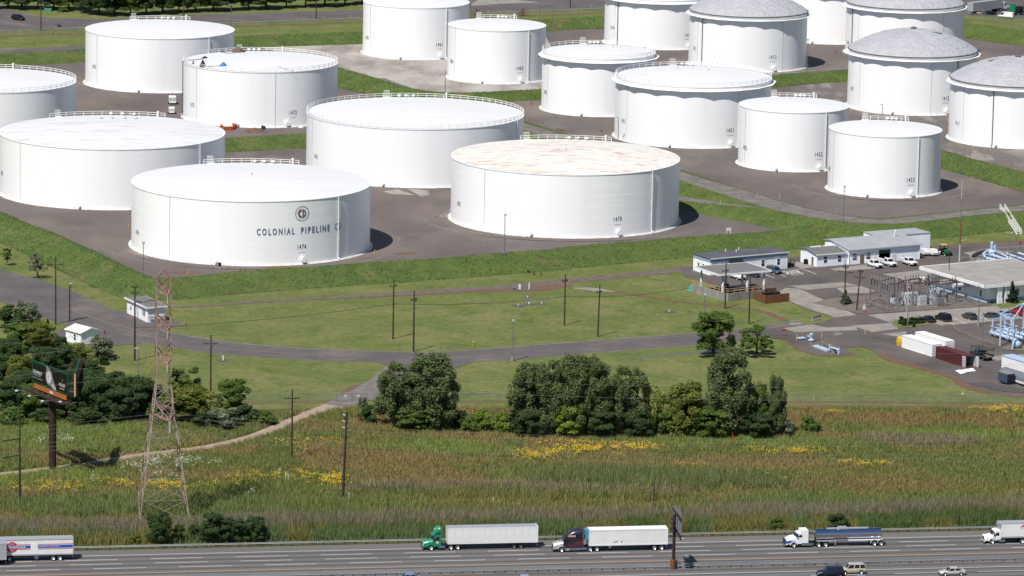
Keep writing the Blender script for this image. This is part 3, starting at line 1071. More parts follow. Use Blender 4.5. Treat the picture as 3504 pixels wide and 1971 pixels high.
    g.bar(e * (Rm + 1.5) + Vector((0, 0, 1.7)) - sd_ * 0.3, e * (Rm + 1.5) + Vector((0, 0, 1.7)) + sd_ * 0.3, 0.08)
    g.tube(e * (Rm + 1.2) - sd_ * 1.2, e * (Rm + 1.2) - sd_ * 1.2 + Vector((0, 0, 1.1)), 0.11, None, 8)
    g.build('inlet_valve', 'pipe_white', t)
    TANKS[num] = dict(o=t, c=c, R=Rm, h=h, ang=ang, dv=dv, let=lettering, rise=rise)
    return t


tank('1474', 453, 1262, 690, 910, 29.2, number_at=(1027, 3.7), pipe_at=1147, seams=(588,), roof='tank_roof', far_num=(477, 4.0),
     label='broad white tank nearest the grass bank, lettered with a pipeline company name', manway=1030, vents=((0.0, 0.0, 0.3),))
tank('1470', 1541, 2319.5, 599, 815, 29.0, number_at=(2108, 4.0), pipe_at=2221, seams=(1661,), roof='tank_roof_rust', far_num=(1572, 4.6),
     label='broad white tank with rust-streaked roof, number 1470', vents=((0.0, 0.0, 0.25),))
tank('1471', 1046, 1789.5, 443, 643, 29.2, pipe_at=1762, seams=(1069,), rail='full', far_num=(1083, 4.8), label='broad white tank with railing all round, number 1471')
tank('1475', -3, 770, 512, 718.6, 29.3, pipe_at=678, seams=(74,), roof='tank_roof_grey', far_num=(9, 5.2), rail_span=(-0.6, 0.5), vents=((-0.05, 0.6, 0.55), (0.06, 0.62, 0.55), (0.16, 0.62, 0.55), (-0.15, 0.6, 0.55)),
     label='broad white tank with grey-streaked roof cut by the left picture edge, number 1475')
tank('1472', 627.8, 1151.7, 248, 437.4, 22.2, number_at=(1000, 3.6), rail='full', far_num=(662, 4.2), seams=(676, 940), pipe_at=629.5, pipe='pipe_dark',
     label='white tank with tarps and a blue heap on its roof, number 1472', manway=980)
tank('1473', 292.8, 800.8, 133.5, 318.6, 22.4, pipe_at=711, seams=(335,), far_num=(325, 5.6), label='white tank near the road junction and dark trees, number 1473')
tank('1476', -345, 263, 319, 514, 24.5, rail='full', label='white tank at the left picture edge behind tank 1475, with railing all round')
tank('1461', 1241, 1602.7, 28, 205.4, 16.8, number_at=(1502, 4.2), pipe_at=1523, seams=(1268,), far_num=(1257, 5.0), label='tall white tank on pale gravel nearest the road, number 1461')
tank('1460', 1530, 1864.6, 106.5, 288, 15.0, number_at=(1777, 4.2), pipe_at=1804, seams=(1556,), far_num=(1545, 5.0), label='tall white tank on pale gravel, number 1460')
tank('1450', 1851, 2238, 202.6, 400, 16.6, 'girder', rail='full', seams=(1873,), far_num=(1865, 4.9), vents=((-0.2, 0.45, 0.3), (0.25, 0.42, 0.3), (0.02, 0.2, 0.12)), label='white tank with ring girder, smaller of the two with flat roofs, number 1450')
tank('1451', 2101, 2634.6, 298.7, 508, 22.1, 'girder', rail='full', number_at=(2495, 4.4), pipe_at=2522, seams=(2145,), far_num=(2133, 5.0), vents=((-0.2, 0.52, 0.35), (0.2, 0.36, 0.35), (0.0, 0.3, 0.12)),
     label='white tank with ring girder, larger of the two with flat roofs, number 1451')
tank('1452', 2524, 2898.5, 386.4, 588.6, 15.0, number_at=(2799, 4.2), pipe_at=2820, far_num=(2548, 4.6), seams=(2548,), label='tall white tank half hidden behind tank 1453, number 1452')
tank('1453', 2832, 3213.7, 469, 677.7, 14.95, number_at=(3112, 4.2), pipe_at=3134, seams=(2851,), far_num=(2837, 5.0), label='tall white tank on open dark gravel by the perimeter track, number 1453')
tank('1414', 2066, 2455, 2, 171.2, 18.4, 'girder', rail='full', number_at=(2352, 4.2), pipe_at=2114, pipe='pipe_rust', seams=(2103,), far_num=(2095, 5.2), label='white tank with ring girder cut by the top picture edge, number 1414')
tank('1413', 2355, 2757, 62, 248, 18.5, 'dome', number_at=(2642, 4.2), pipe_at=2403, pipe='pipe_rust', seams=(2387, 2673), far_num=(2376, 5.2), label='white tank with pale geodesic dome, number 1413')
tank('1415', 2630, 3040, -28, 152, 18.6, 'girder', rail='full', label='plain white tank glimpsed between the domed tanks at the top edge')
tank('1410', 2892, 3290, 35, 207, 18.8, 'dome', pipe_at=2917, pipe='pipe_rust', seams=(2938, 3221), far_num=(2903, 3.0), label='white domed tank at the top edge beside the truck lot')
tank('1412', 2898, 3335, 200, 395, 19.0, 'dome', number_at=(3232, 4.4), seams=(2941, 3182), pipe_at=3269, pipe='pipe_rust', far_num=(2915, 5.2), label='white domed tank with dark roof pane, number 1412')
tank('1411', 3245, 3700, 302, 509, 19.0, 'dome', pipe_at=3396, pipe='pipe_rust', seams=(3296,), far_num=(3276, 4.8), label='white domed tank cut by the right picture edge, number 1411')

# a few dark panes in the domes
for num, spots in (('1412', ((0.36, -0.12), (-0.44, 0.2))), ('1411', ((-0.62, 0.25),)), ('1413', ((0.1, -0.42),))):
    dm = [o for o in TANKS[num]['o'].children if o.name.startswith('dome') and len(o.children) > 5][0]
    for sx, sy in spots:
        best = min(range(len(DOME_PANELS)), key=lambda i: (DOME_PANELS[i][1].x - sx) ** 2 + (DOME_PANELS[i][1].y - sy) ** 2)
        pm = DOME_PANELS[best][0].copy()
        pm.materials.clear()
        pm.materials.append(M['skylight_blue'])
        list(dm.children)[best].data = pm

# company lettering and emblem on the nearest tank
T = TANKS['1474']
T['let']('COLONIAL', 940.6, 7.5, 1.5, 'letter_blue', 'company_lettering', width=9.3, bold=0.03, spacing=1.5)
T['let']('PIPELINE', 1073.5, 7.5, 1.5, 'letter_blue', 'company_lettering', width=8.2, bold=0.03, spacing=1.5)
T['let']('CO', 1147, 7.5, 1.5, 'letter_blue', 'company_lettering', width=2.05, bold=0.03, spacing=1.5)


def emblem(t, px, z0, r):
    a, Rm = t['ang'](px), t['R']

    def fn(x, y, e=0.04):
        b = a + x / Rm
        return ((Rm + e) * math.cos(b), (Rm + e) * math.sin(b), z0 + y)

    def ring(mb, r0, r1, t0, t1, n=40, sx=1.0, cx=0.0):
        vs, fs = [], []
        for i in range(n + 1):
            q = t0 + (t1 - t0) * i / n
            for rr in (r0, r1):
                vs.append(fn(cx + sx * rr * math.cos(q), rr * math.sin(q)))
        for i in range(n):
            fs.append((2 * i, 2 * i + 1, 2 * i + 3, 2 * i + 2))
        mb.add(vs, fs)
    g = MB()
    ring(g, r * 0.92, r, 0, 2 * math.pi, 56)
    # letter P: stem and bowl
    g.add([fn(0.02 * r, -0.62 * r), fn(0.2 * r, -0.62 * r), fn(0.2 * r, 0.6 * r), fn(0.02 * r, 0.6 * r)], [(0, 1, 2, 3)])
    ring(g, 0.26 * r, 0.48 * r, -math.pi / 2, math.pi / 2, 20, 0.8, 0.2 * r)
    for i in range(len(g.v)):
        pass
    o = g.build('emblem', 'letter_blue', t['o'])
    g = MB()
    ring(g, 0.36 * r, 0.58 * r, math.pi / 2 + 0.1, 3 * math.pi / 2 - 0.1, 24, 1.0, -0.04 * r)
    g.build('emblem', 'logo_red', t['o'])


emblem(T, 1027, 12.4, 1.8)

# pale spilled stone and dust round the ring walls
for num, a0, a1, w in (('1474', 150, 262, 2.6), ('1470', 150, 258, 2.6), ('1453', 160, 240, 1.2), ('1475', 200, 250, 1.2), ('1473', 160, 230, 1.6), ('1451', 170, 230, 1.4)):
    T = TANKS[num]
    pts = [(T['c'].x + (T['R'] + 1.4) * math.cos(R(a)), T['c'].y + (T['R'] + 1.4) * math.sin(R(a)), 0.052) for a in range(a0, a1, 6)]
    n_ = len(pts)
    ribbon('stone_dust', pts, [0.5 + w * math.sin(math.pi * min(1, (k + 0.6) / n_) ** 0.7) for k in range(n_)], 0.052, 'mottled_gravel', 0.35, world=True, smooth=1)
# ================================================================ BUILDINGS AND YARD
mat('wall_white', (246, 247, 248), 0.6, k=0.97, c2=(226, 228, 231), sc1=0.4)
mat('wall_panel', (242, 245, 250), 0.5, k=0.97, c2=(232, 237, 244), sc1=0.3)
mat('fascia_blue', (150, 168, 190), 0.6, k=0.85)
mat('band_blue', (168, 190, 214), 0.6, k=0.85)
mat('roof_grey', (112, 112, 120), 0.8, c2=(98, 98, 106), sc1=0.3, fine=(1.0, 0.08))
mat('roof_metal', (196, 198, 204), 0.5, 0.0, k=0.6, c2=(186, 188, 194), sc1=0.3)
mat('roof_brown_grey', (140, 138, 136), 0.7, c2=(128, 126, 124), sc1=0.4)
mat('roof_membrane', (184, 179, 175), 0.85, k=0.62, c2=(170, 164, 160), sc1=0.25, c3=(120, 116, 114), sc3=0.12, thr3=(0.66, 0.75))
mat('canopy_grey', (138, 138, 138), 0.8, fine=(1.0, 0.08))
mat('roof_tarred', (140, 136, 134), 0.85, c2=(78, 74, 76), sc1=0.22, thr=(0.56, 0.66))
mat('roof_peeling', (238, 237, 234), 0.7, k=0.85, c2=(200, 192, 184), sc1=1.2, thr=(0.52, 0.64))
mat('glass_dark', (38, 46, 56), 0.12, spec=0.7)
mat('door_tan', (142, 130, 112), 0.6)
mat('door_white', (224, 226, 230), 0.5, k=0.85)
mat('trim_white', (240, 240, 238), 0.5, k=0.85)
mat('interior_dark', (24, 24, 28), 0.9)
mat('tan_rail', (216, 186, 140), 0.6)
mat('wood_brown', (150, 100, 66), 0.85, c2=(132, 92, 62), sc1=0.8, fine=(3.0, 0.12), stretch=(1, 1, 0.2))
mat('machine_dark', (44, 46, 52), 0.6)
mat('machine_blue_grey', (92, 100, 112), 0.6)
mat('tarp_green', (74, 168, 142), 0.7, c2=(92, 184, 158), sc1=0.8, bump=0.2, bsc=1.5)
mat('galvanised', (176, 178, 180), 0.5, 0.4)
mat('light_grey_paint', (196, 198, 202), 0.5, k=0.85)
mat('pipe_blue', (184, 204, 226), 0.45, k=0.85, c2=(172, 194, 218), sc1=0.5)
mat('steel_rust', (140, 92, 74), 0.8, c2=(118, 84, 74), sc1=0.7)
mat('porcelain', (150, 156, 158), 0.35)
mat('porcelain_dark', (62, 54, 54), 0.35)
mat('concrete_wall', (186, 182, 174), 0.9, c2=(160, 156, 150), sc1=0.5, stretch=(1, 1, 0.3))
mat('cone_orange', (226, 84, 40), 0.6)
mat('yellow_paint', (236, 200, 60), 0.5)
mat('yellow_post', (232, 204, 150), 0.6)
mat('red_paint', (186, 52, 48), 0.5)
mat('red_brown_box', (110, 52, 54), 0.7, c2=(98, 46, 50), sc1=0.8)
mat('white_box', (240, 240, 240), 0.55, k=0.85)
mat('black_rubber', (30, 30, 32), 0.8)
mat('rope_yellow', (206, 178, 90), 0.8)


def base3(a, b, c):
    """Front-left corner, heading, length and depth of a house from three foot points: back-left, front-left, front-right."""
    A, B, D = P(*a), P(*b), P(*c)
    e = D - B
    an = math.atan2(e.y, e.x)
    n = Vector((-math.sin(an), math.cos(an), 0))
    return B, an, e.length, abs((A - B).dot(n))


def win(parent, x, z, w, h, side='front', L=0, D=0, frame='trim_white', pane='glass_dark', name='window', bars=0):
    """A framed opening on a house wall: front lies on y = 0, left on x = 0."""
    fr, pn = MB(), MB()
    t = 0.09
    if side == 'front':
        fr.bx(x - w / 2 - t, x + w / 2 + t, -0.05, 0.02, z - h / 2 - t, z + h / 2 + t)
        pn.bx(x - w / 2, x + w / 2, -0.075, -0.02, z - h / 2, z + h / 2)
    else:
        fr.bx(-0.05, 0.02, x - w / 2 - t, x + w / 2 + t, z - h / 2 - t, z + h / 2 + t)
        pn.bx(-0.075, -0.02, x - w / 2, x + w / 2, z - h / 2, z + h / 2)
    o = fr.build(name, frame, parent)
    p = pn.build('pane' if name == 'window' else 'leaf', pane, o)
    if bars:
        g = MB()
        for k in range(1, bars + 1):
            zz = z - h / 2 + h * k / (bars + 1)
            if side == 'front':
                g.bx(x - w / 2, x + w / 2, -0.1, -0.07, zz - 0.04, zz + 0.04)
            else:
                g.bx(-0.1, -0.07, x - w / 2, x + w / 2, zz - 0.04, zz + 0.04)
        g.build('glazing_bar', frame, o)
    return o


def wall_shell(L, D, h, x0=0.0):
    """Four walls with an inner face so that openings have depth."""
    return MB().bx(x0, L, 0, D, -0.1, h)


# --- long white office with grey flat roof
B, an, L, D = base3((2368.6, 925.9), (2429.8, 943.3), (2694, 919))
t = thing('office_building', 'long white one-storey office with dark grey flat roof, beside the open canopy', 'building', B, an)
wall_shell(L, D, 3.2).build('wall', 'wall_white', t)
MB().bx(-0.06, L + 0.06, -0.06, D + 0.06, 3.2, 4.0).build('fascia', 'fascia_blue', t)
rf = MB().bx(-0.2, L + 0.2, -0.35, D + 0.2, 4.0, 4.14).build('roof', 'roof_grey', t)
MB().bx(-0.22, L + 0.22, -0.4, -0.34, 3.96, 4.2).build('roof_edge', 'trim_white', t)
for vx, vy in ((8.6, 6.6), (10.6, 5.0), (12.6, 7.0)):
    MB().tube((vx, vy, 4.1), (vx, vy, 4.75), 0.12, None, 8).build('vent_pipe', 'trim_white', rf)
for x in (2.4, 15.0, 19.5):
    win(t, x, 1.95, 0.75, 1.35, bars=1)
for y in (1.4, 3.0, 5.1):
    win(t, y, 1.75, 0.55, 1.25, 'left')
win(t, 6.9, 1.2, 1.0, 2.1, name='door', pane='door_white')
g = MB().bx(5.4, 8.7, -1.7, 0, 2.75, 2.85)
g.add([(5.3, -1.8, 2.86), (8.8, -1.8, 2.86), (8.8, 0, 3.5), (5.3, 0, 3.5)], [(0, 1, 2, 3)])
g.build('porch_roof', 'machine_dark', t)
for x in (5.5, 8.6):
    MB().tube((x, -1.6, 0), (x, -1.6, 2.75), 0.07).build('porch_post', 'trim_white', t)
g = MB()
for k in range(8):
    g.bar((13.5 + k, -1.3, 0.05), (13.5 + k, -1.3, 1.0), 0.07)
g.bar((13.5, -1.3, 1.0), (20.5, -1.3, 1.0), 0.07)
g.bar((13.5, -1.3, 0.55), (20.5, -1.3, 0.55), 0.07)
g.build('handrail', 'light_grey_paint', t)
g = MB().bx(L, L + 2.4, 0.6, 3.6, 0, 0.9)
g.build('side_step', 'machine_dark', t)
g = MB()
for x, y in ((0.05, 0.6), (1.2, 0.6), (2.4, 0.6), (2.4, 2.1), (2.4, 3.6)):
    g.bar((L + x, y, 0.9), (L + x, y, 1.9), 0.06)
g.path([(L + 0.05, 0.6, 1.9), (L + 2.4, 0.6, 1.9), (L + 2.4, 3.6, 1.9)], 0.04)
g.build('step_rail', 'machine_dark', t)

# --- garage: low wing, long shed and the tall box behind it
B, an, L1, D1 = base3((2729.7, 897.9), (2794.4, 914.7), (2895.8, 906.5))
t = thing('garage_building', 'long white metal garage with low wing and open roller door', 'building', B, an)
B2 = P(2902.6, 905.2)
E2 = P(3147.8, 887.2)
Ltot = (E2 - B).length
D2 = D1 + 3.2


def gable(mb, x0, x1, y0, y1, ze, zr, yr, oh=0.35, th=0.14):
    prof = [(y0 - oh, ze - 0.05), (yr, zr), (y1 + oh, ze + (zr - ze) * 0.55), (y1 + oh, ze + (zr - ze) * 0.55 + th), (yr, zr + th), (y0 - oh, ze - 0.05 + th)]
    n = len(prof)
    vs = [(x, y, z) for x in (x0 - oh, x1 + oh) for y, z in prof]
    mb.add(vs, [tuple(range(n)), tuple(range(2 * n - 1, n - 1, -1))] + [(i, n + i, n + (i + 1) % n, (i + 1) % n) for i in range(n)])
    return mb


g = MB()
prof = [(0, -0.1), (0, 3.0), (D1 * 0.62, 3.75), (D1, 3.5), (D1, -0.1)]
g.add([(x, y, z) for x in (0, L1 + 0.4) for y, z in prof], [(0, 1, 2, 3, 4), (9, 8, 7, 6, 5), (0, 5, 6, 1), (1, 6, 7, 2), (2, 7, 8, 3), (3, 8, 9, 4)])
g.build('wing_wall', 'wall_panel', t)
gable(MB(), 0, L1 - 0.3, 0, D1, 3.05, 3.8, D1 * 0.62).build('wing_roof', 'roof_brown_grey', t)
MB().bx(-0.4, L1 + 0.05, -0.42, -0.34, 2.93, 3.2).build('gutter', 'trim_white', t)
g = MB().bx(1.6, 4.6, D1 * 0.7, D1 * 0.78, 3.7, 4.05)
g.build('roof_curb', 'trim_white', t)
MB().bx(5.3, 8.2, D1 * 0.7, D1 * 0.78, 3.7, 4.05).build('roof_curb', 'trim_white', t)
X0 = L1 + 0.42
g = MB()
prof = [(-0.3, -0.1), (-0.3, 3.75), (D2 * 0.75, 4.75), (D2, 4.4), (D2, -0.1)]
# front wall leaves the roller door open
DX0, DX1 = X0 + 8.6, X0 + 11.9
g.add([(x, y, z) for x in (X0, Ltot) for y, z in prof], [(0, 1, 2, 3, 4), (9, 8, 7, 6, 5), (1, 6, 7, 2), (2, 7, 8, 3), (3, 8, 9, 4)])
for a, b, z0, z1 in ((X0, DX0, -0.1, 3.75), (DX1, Ltot, -0.1, 3.75), (DX0, DX1, 3.1, 3.75)):
    g.add([(a, -0.3, z0), (b, -0.3, z0), (b, -0.3, z1), (a, -0.3, z1)], [(0, 1, 2, 3)])
g.build('wall', 'wall_panel', t)
g = MB()
prof = [(-0.75, 3.7), (D2 * 0.75, 4.82), (D2 + 0.3, 4.4), (D2 + 0.3, 4.55), (D2 * 0.75, 4.97), (-0.75, 3.85)]
n = 6
g.add([(x, y, z) for x in (X0 - 0.35, Ltot + 0.35) for y, z in prof], [tuple(range(n)), tuple(range(2 * n - 1, n - 1, -1))] + [(i, n + i, n + (i + 1) % n, (i + 1) % n) for i in range(n)])
rf = g.build('roof', 'roof_metal', t)
MB().bx(X0 - 0.36, Ltot + 0.36, -0.84, -0.74, 3.6, 3.86).build('gutter', 'light_grey_paint', t)
d = MB().bx(DX0, DX1, -0.25, -0.2, 2.2, 3.1).build('roller_door', 'machine_blue_grey', t)
MB().bx(DX0 - 0.15, DX0, -0.36, -0.28, 0, 3.3).build('door_jamb', 'trim_white', t)
MB().bx(DX1, DX1 + 0.15, -0.36, -0.28, 0, 3.3).build('door_jamb', 'trim_white', t)
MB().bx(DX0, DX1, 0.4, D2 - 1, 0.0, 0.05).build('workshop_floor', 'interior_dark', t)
g = MB().bx(DX0 + 0.3, DX0 + 1.6, 2.5, 4, 0, 1.2)
g.build('workbench', 'machine_dark', t)
for x in (2.4, 6.4):
    win(t, x, 1.75, 0.85, 1.4, bars=1)
win(t, 7.9, 1.25, 0.9, 2.2, name='door', pane='door_white')
win(t, D1 * 0.25, 1.2, 0.9, 2.1, 'left', name='door', pane='door_tan')
for o, dx in (('window', X0 + 1.7), ('door', X0 + 3.8), ('window', X0 + 5.6), ('door', X0 + 13.0)):
    k = win(t, dx, 1.9 if o == 'window' else 1.2, 1.1, 1.35 if o == 'window' else 2.2, name=o, pane='glass_dark' if o == 'window' else ('door_tan' if dx < X0 + 5 else 'door_white'), bars=2 if o == 'window' else 0)
    k.location.y = -0.3
for x in (X0 + 0.05, X0 + 7.3, Ltot - 0.2):
    MB().tube((x, -0.42, 0), (x, -0.42, 3.7), 0.07, None, 6).build('downpipe', 'trim_white', t)
g = MB()
g.path([(Ltot - 3.2, D2 * 0.6, 4.6), (Ltot - 3.2, D2 * 0.6, 6.0), (Ltot - 2.8, D2 * 0.6, 6.3), (Ltot - 2.4, D2 * 0.6, 6.1)], 0.14, 8)
g.build('flue', 'trim_white', rf)
# tall box at the far end
c = P(3193, 860)
t2 = thing('storage_box', 'tall pale blue-grey metal store behind the garage end', 'building', c, an)
g = MB().bx(-15.0, 0, 1.5, 8.5, -0.1, 4.35)
g.build('wall', 'wall_panel', t2)
MB().bx(-15.1, 0.1, 1.4, 8.6, 4.35, 4.5).build('roof', 'roof_metal', t2)

# --- control building with broad flat roof
B, an, L, D = base3((3182.5, 970), (3376.5, 1038), (3504, 1026))
L = 24.0
D = (P(3164.5, 910, 4.7) - B).dot(Vector((-math.sin(an), math.cos(an), 0))) - 2.0
t = thing('control_building', 'white control building with broad flat pale roof and blue base band', 'building', B, an)
MB().bx(0, L, 0, D, 0.85, 4.0).build('wall', 'wall_white', t)
MB().bx(-0.06, L, -0.06, D + 0.06, -0.1, 0.86).build('base_band', 'band_blue', t)
rf = MB().bx(-2.0, L + 1, -1.9, D + 2.0, 4.5, 4.62).build('roof', 'roof_membrane', t)
g = MB()
for a, b, cc, dd in ((-2.06, L + 1, -1.96, -1.7), (-2.06, -1.8, -1.96, D + 2.06), (-2.06, L + 1, D + 1.8, D + 2.06)):
    g.bx(a, b, cc, dd, 4.0, 4.75)
g.build('fascia', 'trim_white', t)
MB().bx(-1.9, L + 1, -1.8, D + 1.9, 3.95, 4.05).build('soffit', 'fascia_blue', t)
for y, w in ((2.6, 0.9), (11.0, 0.9), (24.0, 0.9)):
    win(t, y, 2.0, w, 1.5, 'left', bars=1)
for x in (8.5, 13.0):
    win(t, x, 2.0, 1.1, 1.5, bars=1)
win(t, 3.4, 1.9, 1.0, 2.1, name='door', pane='door_white')
for x in (2.2, 2.9, 4.3, 5.0):
    MB().bx(x - 0.25, x + 0.25, -1.6, -1.2, 0, 4.0).build('pier', 'wall_white', t)
MB().tube((2.0, 18.5, 4.5), (2.0, 18.5, 8.0), 0.09, None, 6).build('vent_stack', 'machine_dark', rf)
for y in (7.5, 12.5):
    g = MB().tube((-4.4, y, 3.2), (0.1, y, 3.2), 0.55, None, 12)
    g.build('cable_duct', 'light_grey_paint', t)
g = MB().bx(0.9, 2.3, -3.1, -2.95, 0.35, 1.55)
g.bx(0.95, 1.05, -3.08, -2.98, 0, 0.4)
g.bx(2.15, 2.25, -3.08, -2.98, 0, 0.4)
sg = thing('name_board', 'plain white name board standing on the lawn by the control building', 'sign', B, an)
g.build('board', 'white_box', sg)

# --- small white building with tarred roof by the bend
B, an, L, D = base3((424.3, 1072), (505, 1104.5), (565, 1100))
t = thing('pump_house', 'small white windowed hut with tar-stained flat roof beside the lattice pylon', 'building', B, an)
wall_shell(L, D, 3.3).build('wall', 'wall_white', t)
rf = MB().bx(-0.5, L + 0.5, -0.5, D + 0.5, 3.3, 3.62).build('roof', 'trim_white', t)
MB().bx(-0.35, L + 0.35, -0.35, D + 0.35, 3.62, 3.66).build('roofing', 'roof_tarred', rf)
for y in (1.6, 2.5):
    win(t, y, 2.0, 0.5, 1.3, 'left')
win(t, D * 0.47, 1.5, 1.6, 2.6, 'left', name='door', pane='door_white')
win(t, D * 0.8, 1.6, 0.5, 0.8, 'left', frame='light_grey_paint')
g = MB()
for k in range(12):
    x = 0.2 + k * (L - 0.4) / 11
    g.bx(x - 0.03, x + 0.03, -0.05, 0.0, 0.0, 3.3)
g.build('cladding_rib', 'light_grey_paint', t)['kind'] = 'stuff'
MB().bar((0.3, -0.3, 1.2), (L - 0.3, -0.3, 1.2), 0.25, 0.12).build('shelf', 'pipe_rust', t)
# --- white gabled shed among the shrubs
B, an, L, D = base3((222, 1168), (276.5, 1181.5), (345, 1172))
t = thing('garden_shed', 'white gabled shed with peeling roof among the shrubs', 'shed', B, an)
g = MB()
hh, rr = 2.7, 3.5
pf = [(0, 0), (L, 0), (L, hh), (L / 2, rr), (0, hh)]
g.add([(x, y, z) for y in (0, D) for x, z in pf], [(0, 1, 2, 3, 4), (9, 8, 7, 6, 5), (0, 4, 9, 5), (1, 6, 7, 2)])
g.build('wall', 'wall_white', t)
g = MB()
pf = [(-0.3, hh - 0.12), (L / 2, rr + 0.02), (L + 0.3, hh - 0.12), (L + 0.3, hh + 0.02), (L / 2, rr + 0.16), (-0.3, hh + 0.02)]
g.add([(x, y, z) for y in (-0.3, D + 0.3) for x, z in pf], [tuple(range(6)), tuple(range(11, 5, -1))] + [(i, 6 + i, 6 + (i + 1) % 6, (i + 1) % 6) for i in range(6)])
g.build('roof', 'roof_peeling', t)
win(t, 2.2, 1.5, 0.7, 1.2, 'left', bars=1)

# ---------------------------------------------------------------- open canopy on a concrete loading dock
c0, c1, c2 = P(2385.4, 912.3, 5.7), P(2459.8, 941.3, 5.7), P(2641.4, 926.8, 5.7)
e = c2 - c1
an = math.atan2(e.y, e.x)
Lc = e.length
nn = Vector((-math.sin(an), math.cos(an), 0))
Dc = (c0 - c1).dot(nn)
B = Vector((c1.x, c1.y, 0))
t = thing('loading_canopy', 'open grey flat-roofed canopy on white columns over a concrete dock', 'canopy', B, an)
MB().bx(0.15, Lc - 0.15, 0.15, Dc - 0.15, 5.62, 5.8).build('roof', 'canopy_grey', t)
g = MB()
for a, b, cc, dd in ((0, Lc, 0, 0.15), (0, Lc, Dc - 0.15, Dc), (0, 0.15, 0.15, Dc - 0.15), (Lc - 0.15, Lc, 0.15, Dc - 0.15)):
    g.bx(a, b, cc, dd, 5.45, 5.86)
g.build('roof_edge', 'trim_white', t)
for x, y in ((1.6, 0.8), (8.2, 0.8), (Lc - 1.6, 0.8), (1.6, Dc - 0.8), (8.2, Dc - 0.8), (Lc - 1.6, Dc - 0.8)):
    k = MB().tube((x, y, 0.0), (x, y, 3.9), 0.3, None, 12).build('column', 'trim_white', t)
    MB().tube((x, y, 3.9), (x, y, 5.5), 0.2, None, 10).build('upper_post', 'fascia_blue', k)
q0, q1, q2 = P(2394, 996.4), P(2490.7, 1033), P(2571.8, 1023.4)
e = q2 - q1
an2 = math.atan2(e.y, e.x)
n2 = Vector((-math.sin(an2), math.cos(an2), 0))
Ld, Dd = e.length, (q0 - q1).dot(n2)
dk = thing('loading_dock', 'low concrete retaining wall with tan railings around the canopy pit', 'dock', q1, an2)
MB().bx(0, Ld + 4, 0, 0.35, -0.1, 1.9).build('front_wall', 'concrete_wall', dk)
MB().bx(0, 0.35, 0.35, Dd, -0.1, 1.9).build('side_wall', 'concrete_wall', dk)
MB().bx(0.35, Ld + 4, 0.35, Dd, -0.1, 0.2).build('slab', 'site_asphalt', dk)
def rail(parent, pts, h=1.05, m='tan_rail', gap=1.7, r=0.06, name='railing'):
    g = MB()
    for a, b in zip(pts[:-1], pts[1:]):
        a, b = Vector(a), Vector(b)
        n = max(1, int((b - a).length / gap))
        for i in range(n + 1):
            p = a.lerp(b, i / n)
            g.bar(p, p + Vector((0, 0, h)), r * 2)
        for z in (0.5 * h, h):
            g.bar(a + Vector((0, 0, z)), b + Vector((0, 0, z)), r * 2)
    return g.build(name, m, parent)


rail(dk, [(0.15, Dd, 1.9), (0.15, 0.15, 1.9), (Ld + 4, 0.15, 1.9)])
rail(dk, [(3.0, 1.6, 0.9), (Ld + 5.5, 1.6, 0.9)], 1.3)
for i, (x, y, w, d_, h, m) in enumerate(((1.6, 5.0, 2.6, 1.6, 1.4, 'machine_dark'), (3.0, 8.5, 2.0, 1.5, 1.6, 'machine_dark'), (5.6, 5.5, 2.2, 1.4, 1.1, 'machine_blue_grey'), (6.2, 9.0, 1.6, 1.6, 2.0, 'machine_dark'), (8.4, 4.4, 2.6, 1.6, 1.0, 'machine_dark'))):
    p = q1 + Matrix.Rotation(an2, 3, 'Z') @ Vector((x, y, 0.2))
    k = thing('pump_set', ('dark pump unit in the canopy pit by the tall side wall', 'dark skid-mounted unit under the canopy, back row', 'blue-grey pump unit in the middle of the canopy pit', 'tall black cabinet under the canopy roof', 'low black pump unit at the front of the canopy pit')[i], 'machine', p, an2, 'machinery under the canopy')
    MB().bx(-w / 2, w / 2, -d_ / 2, d_ / 2, 0, h * 0.55).build('skid', m, k)
    g = MB().tube((-w * 0.35, 0, h * 0.7), (w * 0.3, 0, h * 0.7), h * 0.3, None, 12)
    g.build('motor', m, k)
    MB().bx(w * 0.3, w * 0.45, -d_ * 0.3, d_ * 0.3, h * 0.5, h).build('control_box', 'machine_blue_grey', k)
# green tarp heap
p = P(2378, 995)
k = thing('tarp_heap', 'turquoise green tarpaulin over a heap beside the canopy', 'tarp', p, an2)
g = MB()
vs, fs = [], []
for j in range(7):
    for i in range(10):
        x, y = -2.2 + 4.4 * i / 9, -0.9 + 1.8 * j / 6
        z = 1.55 * (1 - abs(x / 2.25) ** 4) * (1 - abs(y / 0.95) ** 3) + random.uniform(-0.1, 0.1)
        vs.append((x, y, max(0, z)))
fs = [(j * 10 + i, j * 10 + i + 1, (j + 1) * 10 + i + 1, (j + 1) * 10 + i) for j in range(6) for i in range(9)]
MB().add(vs, fs, True).build('tarp', 'tarp_green', k)
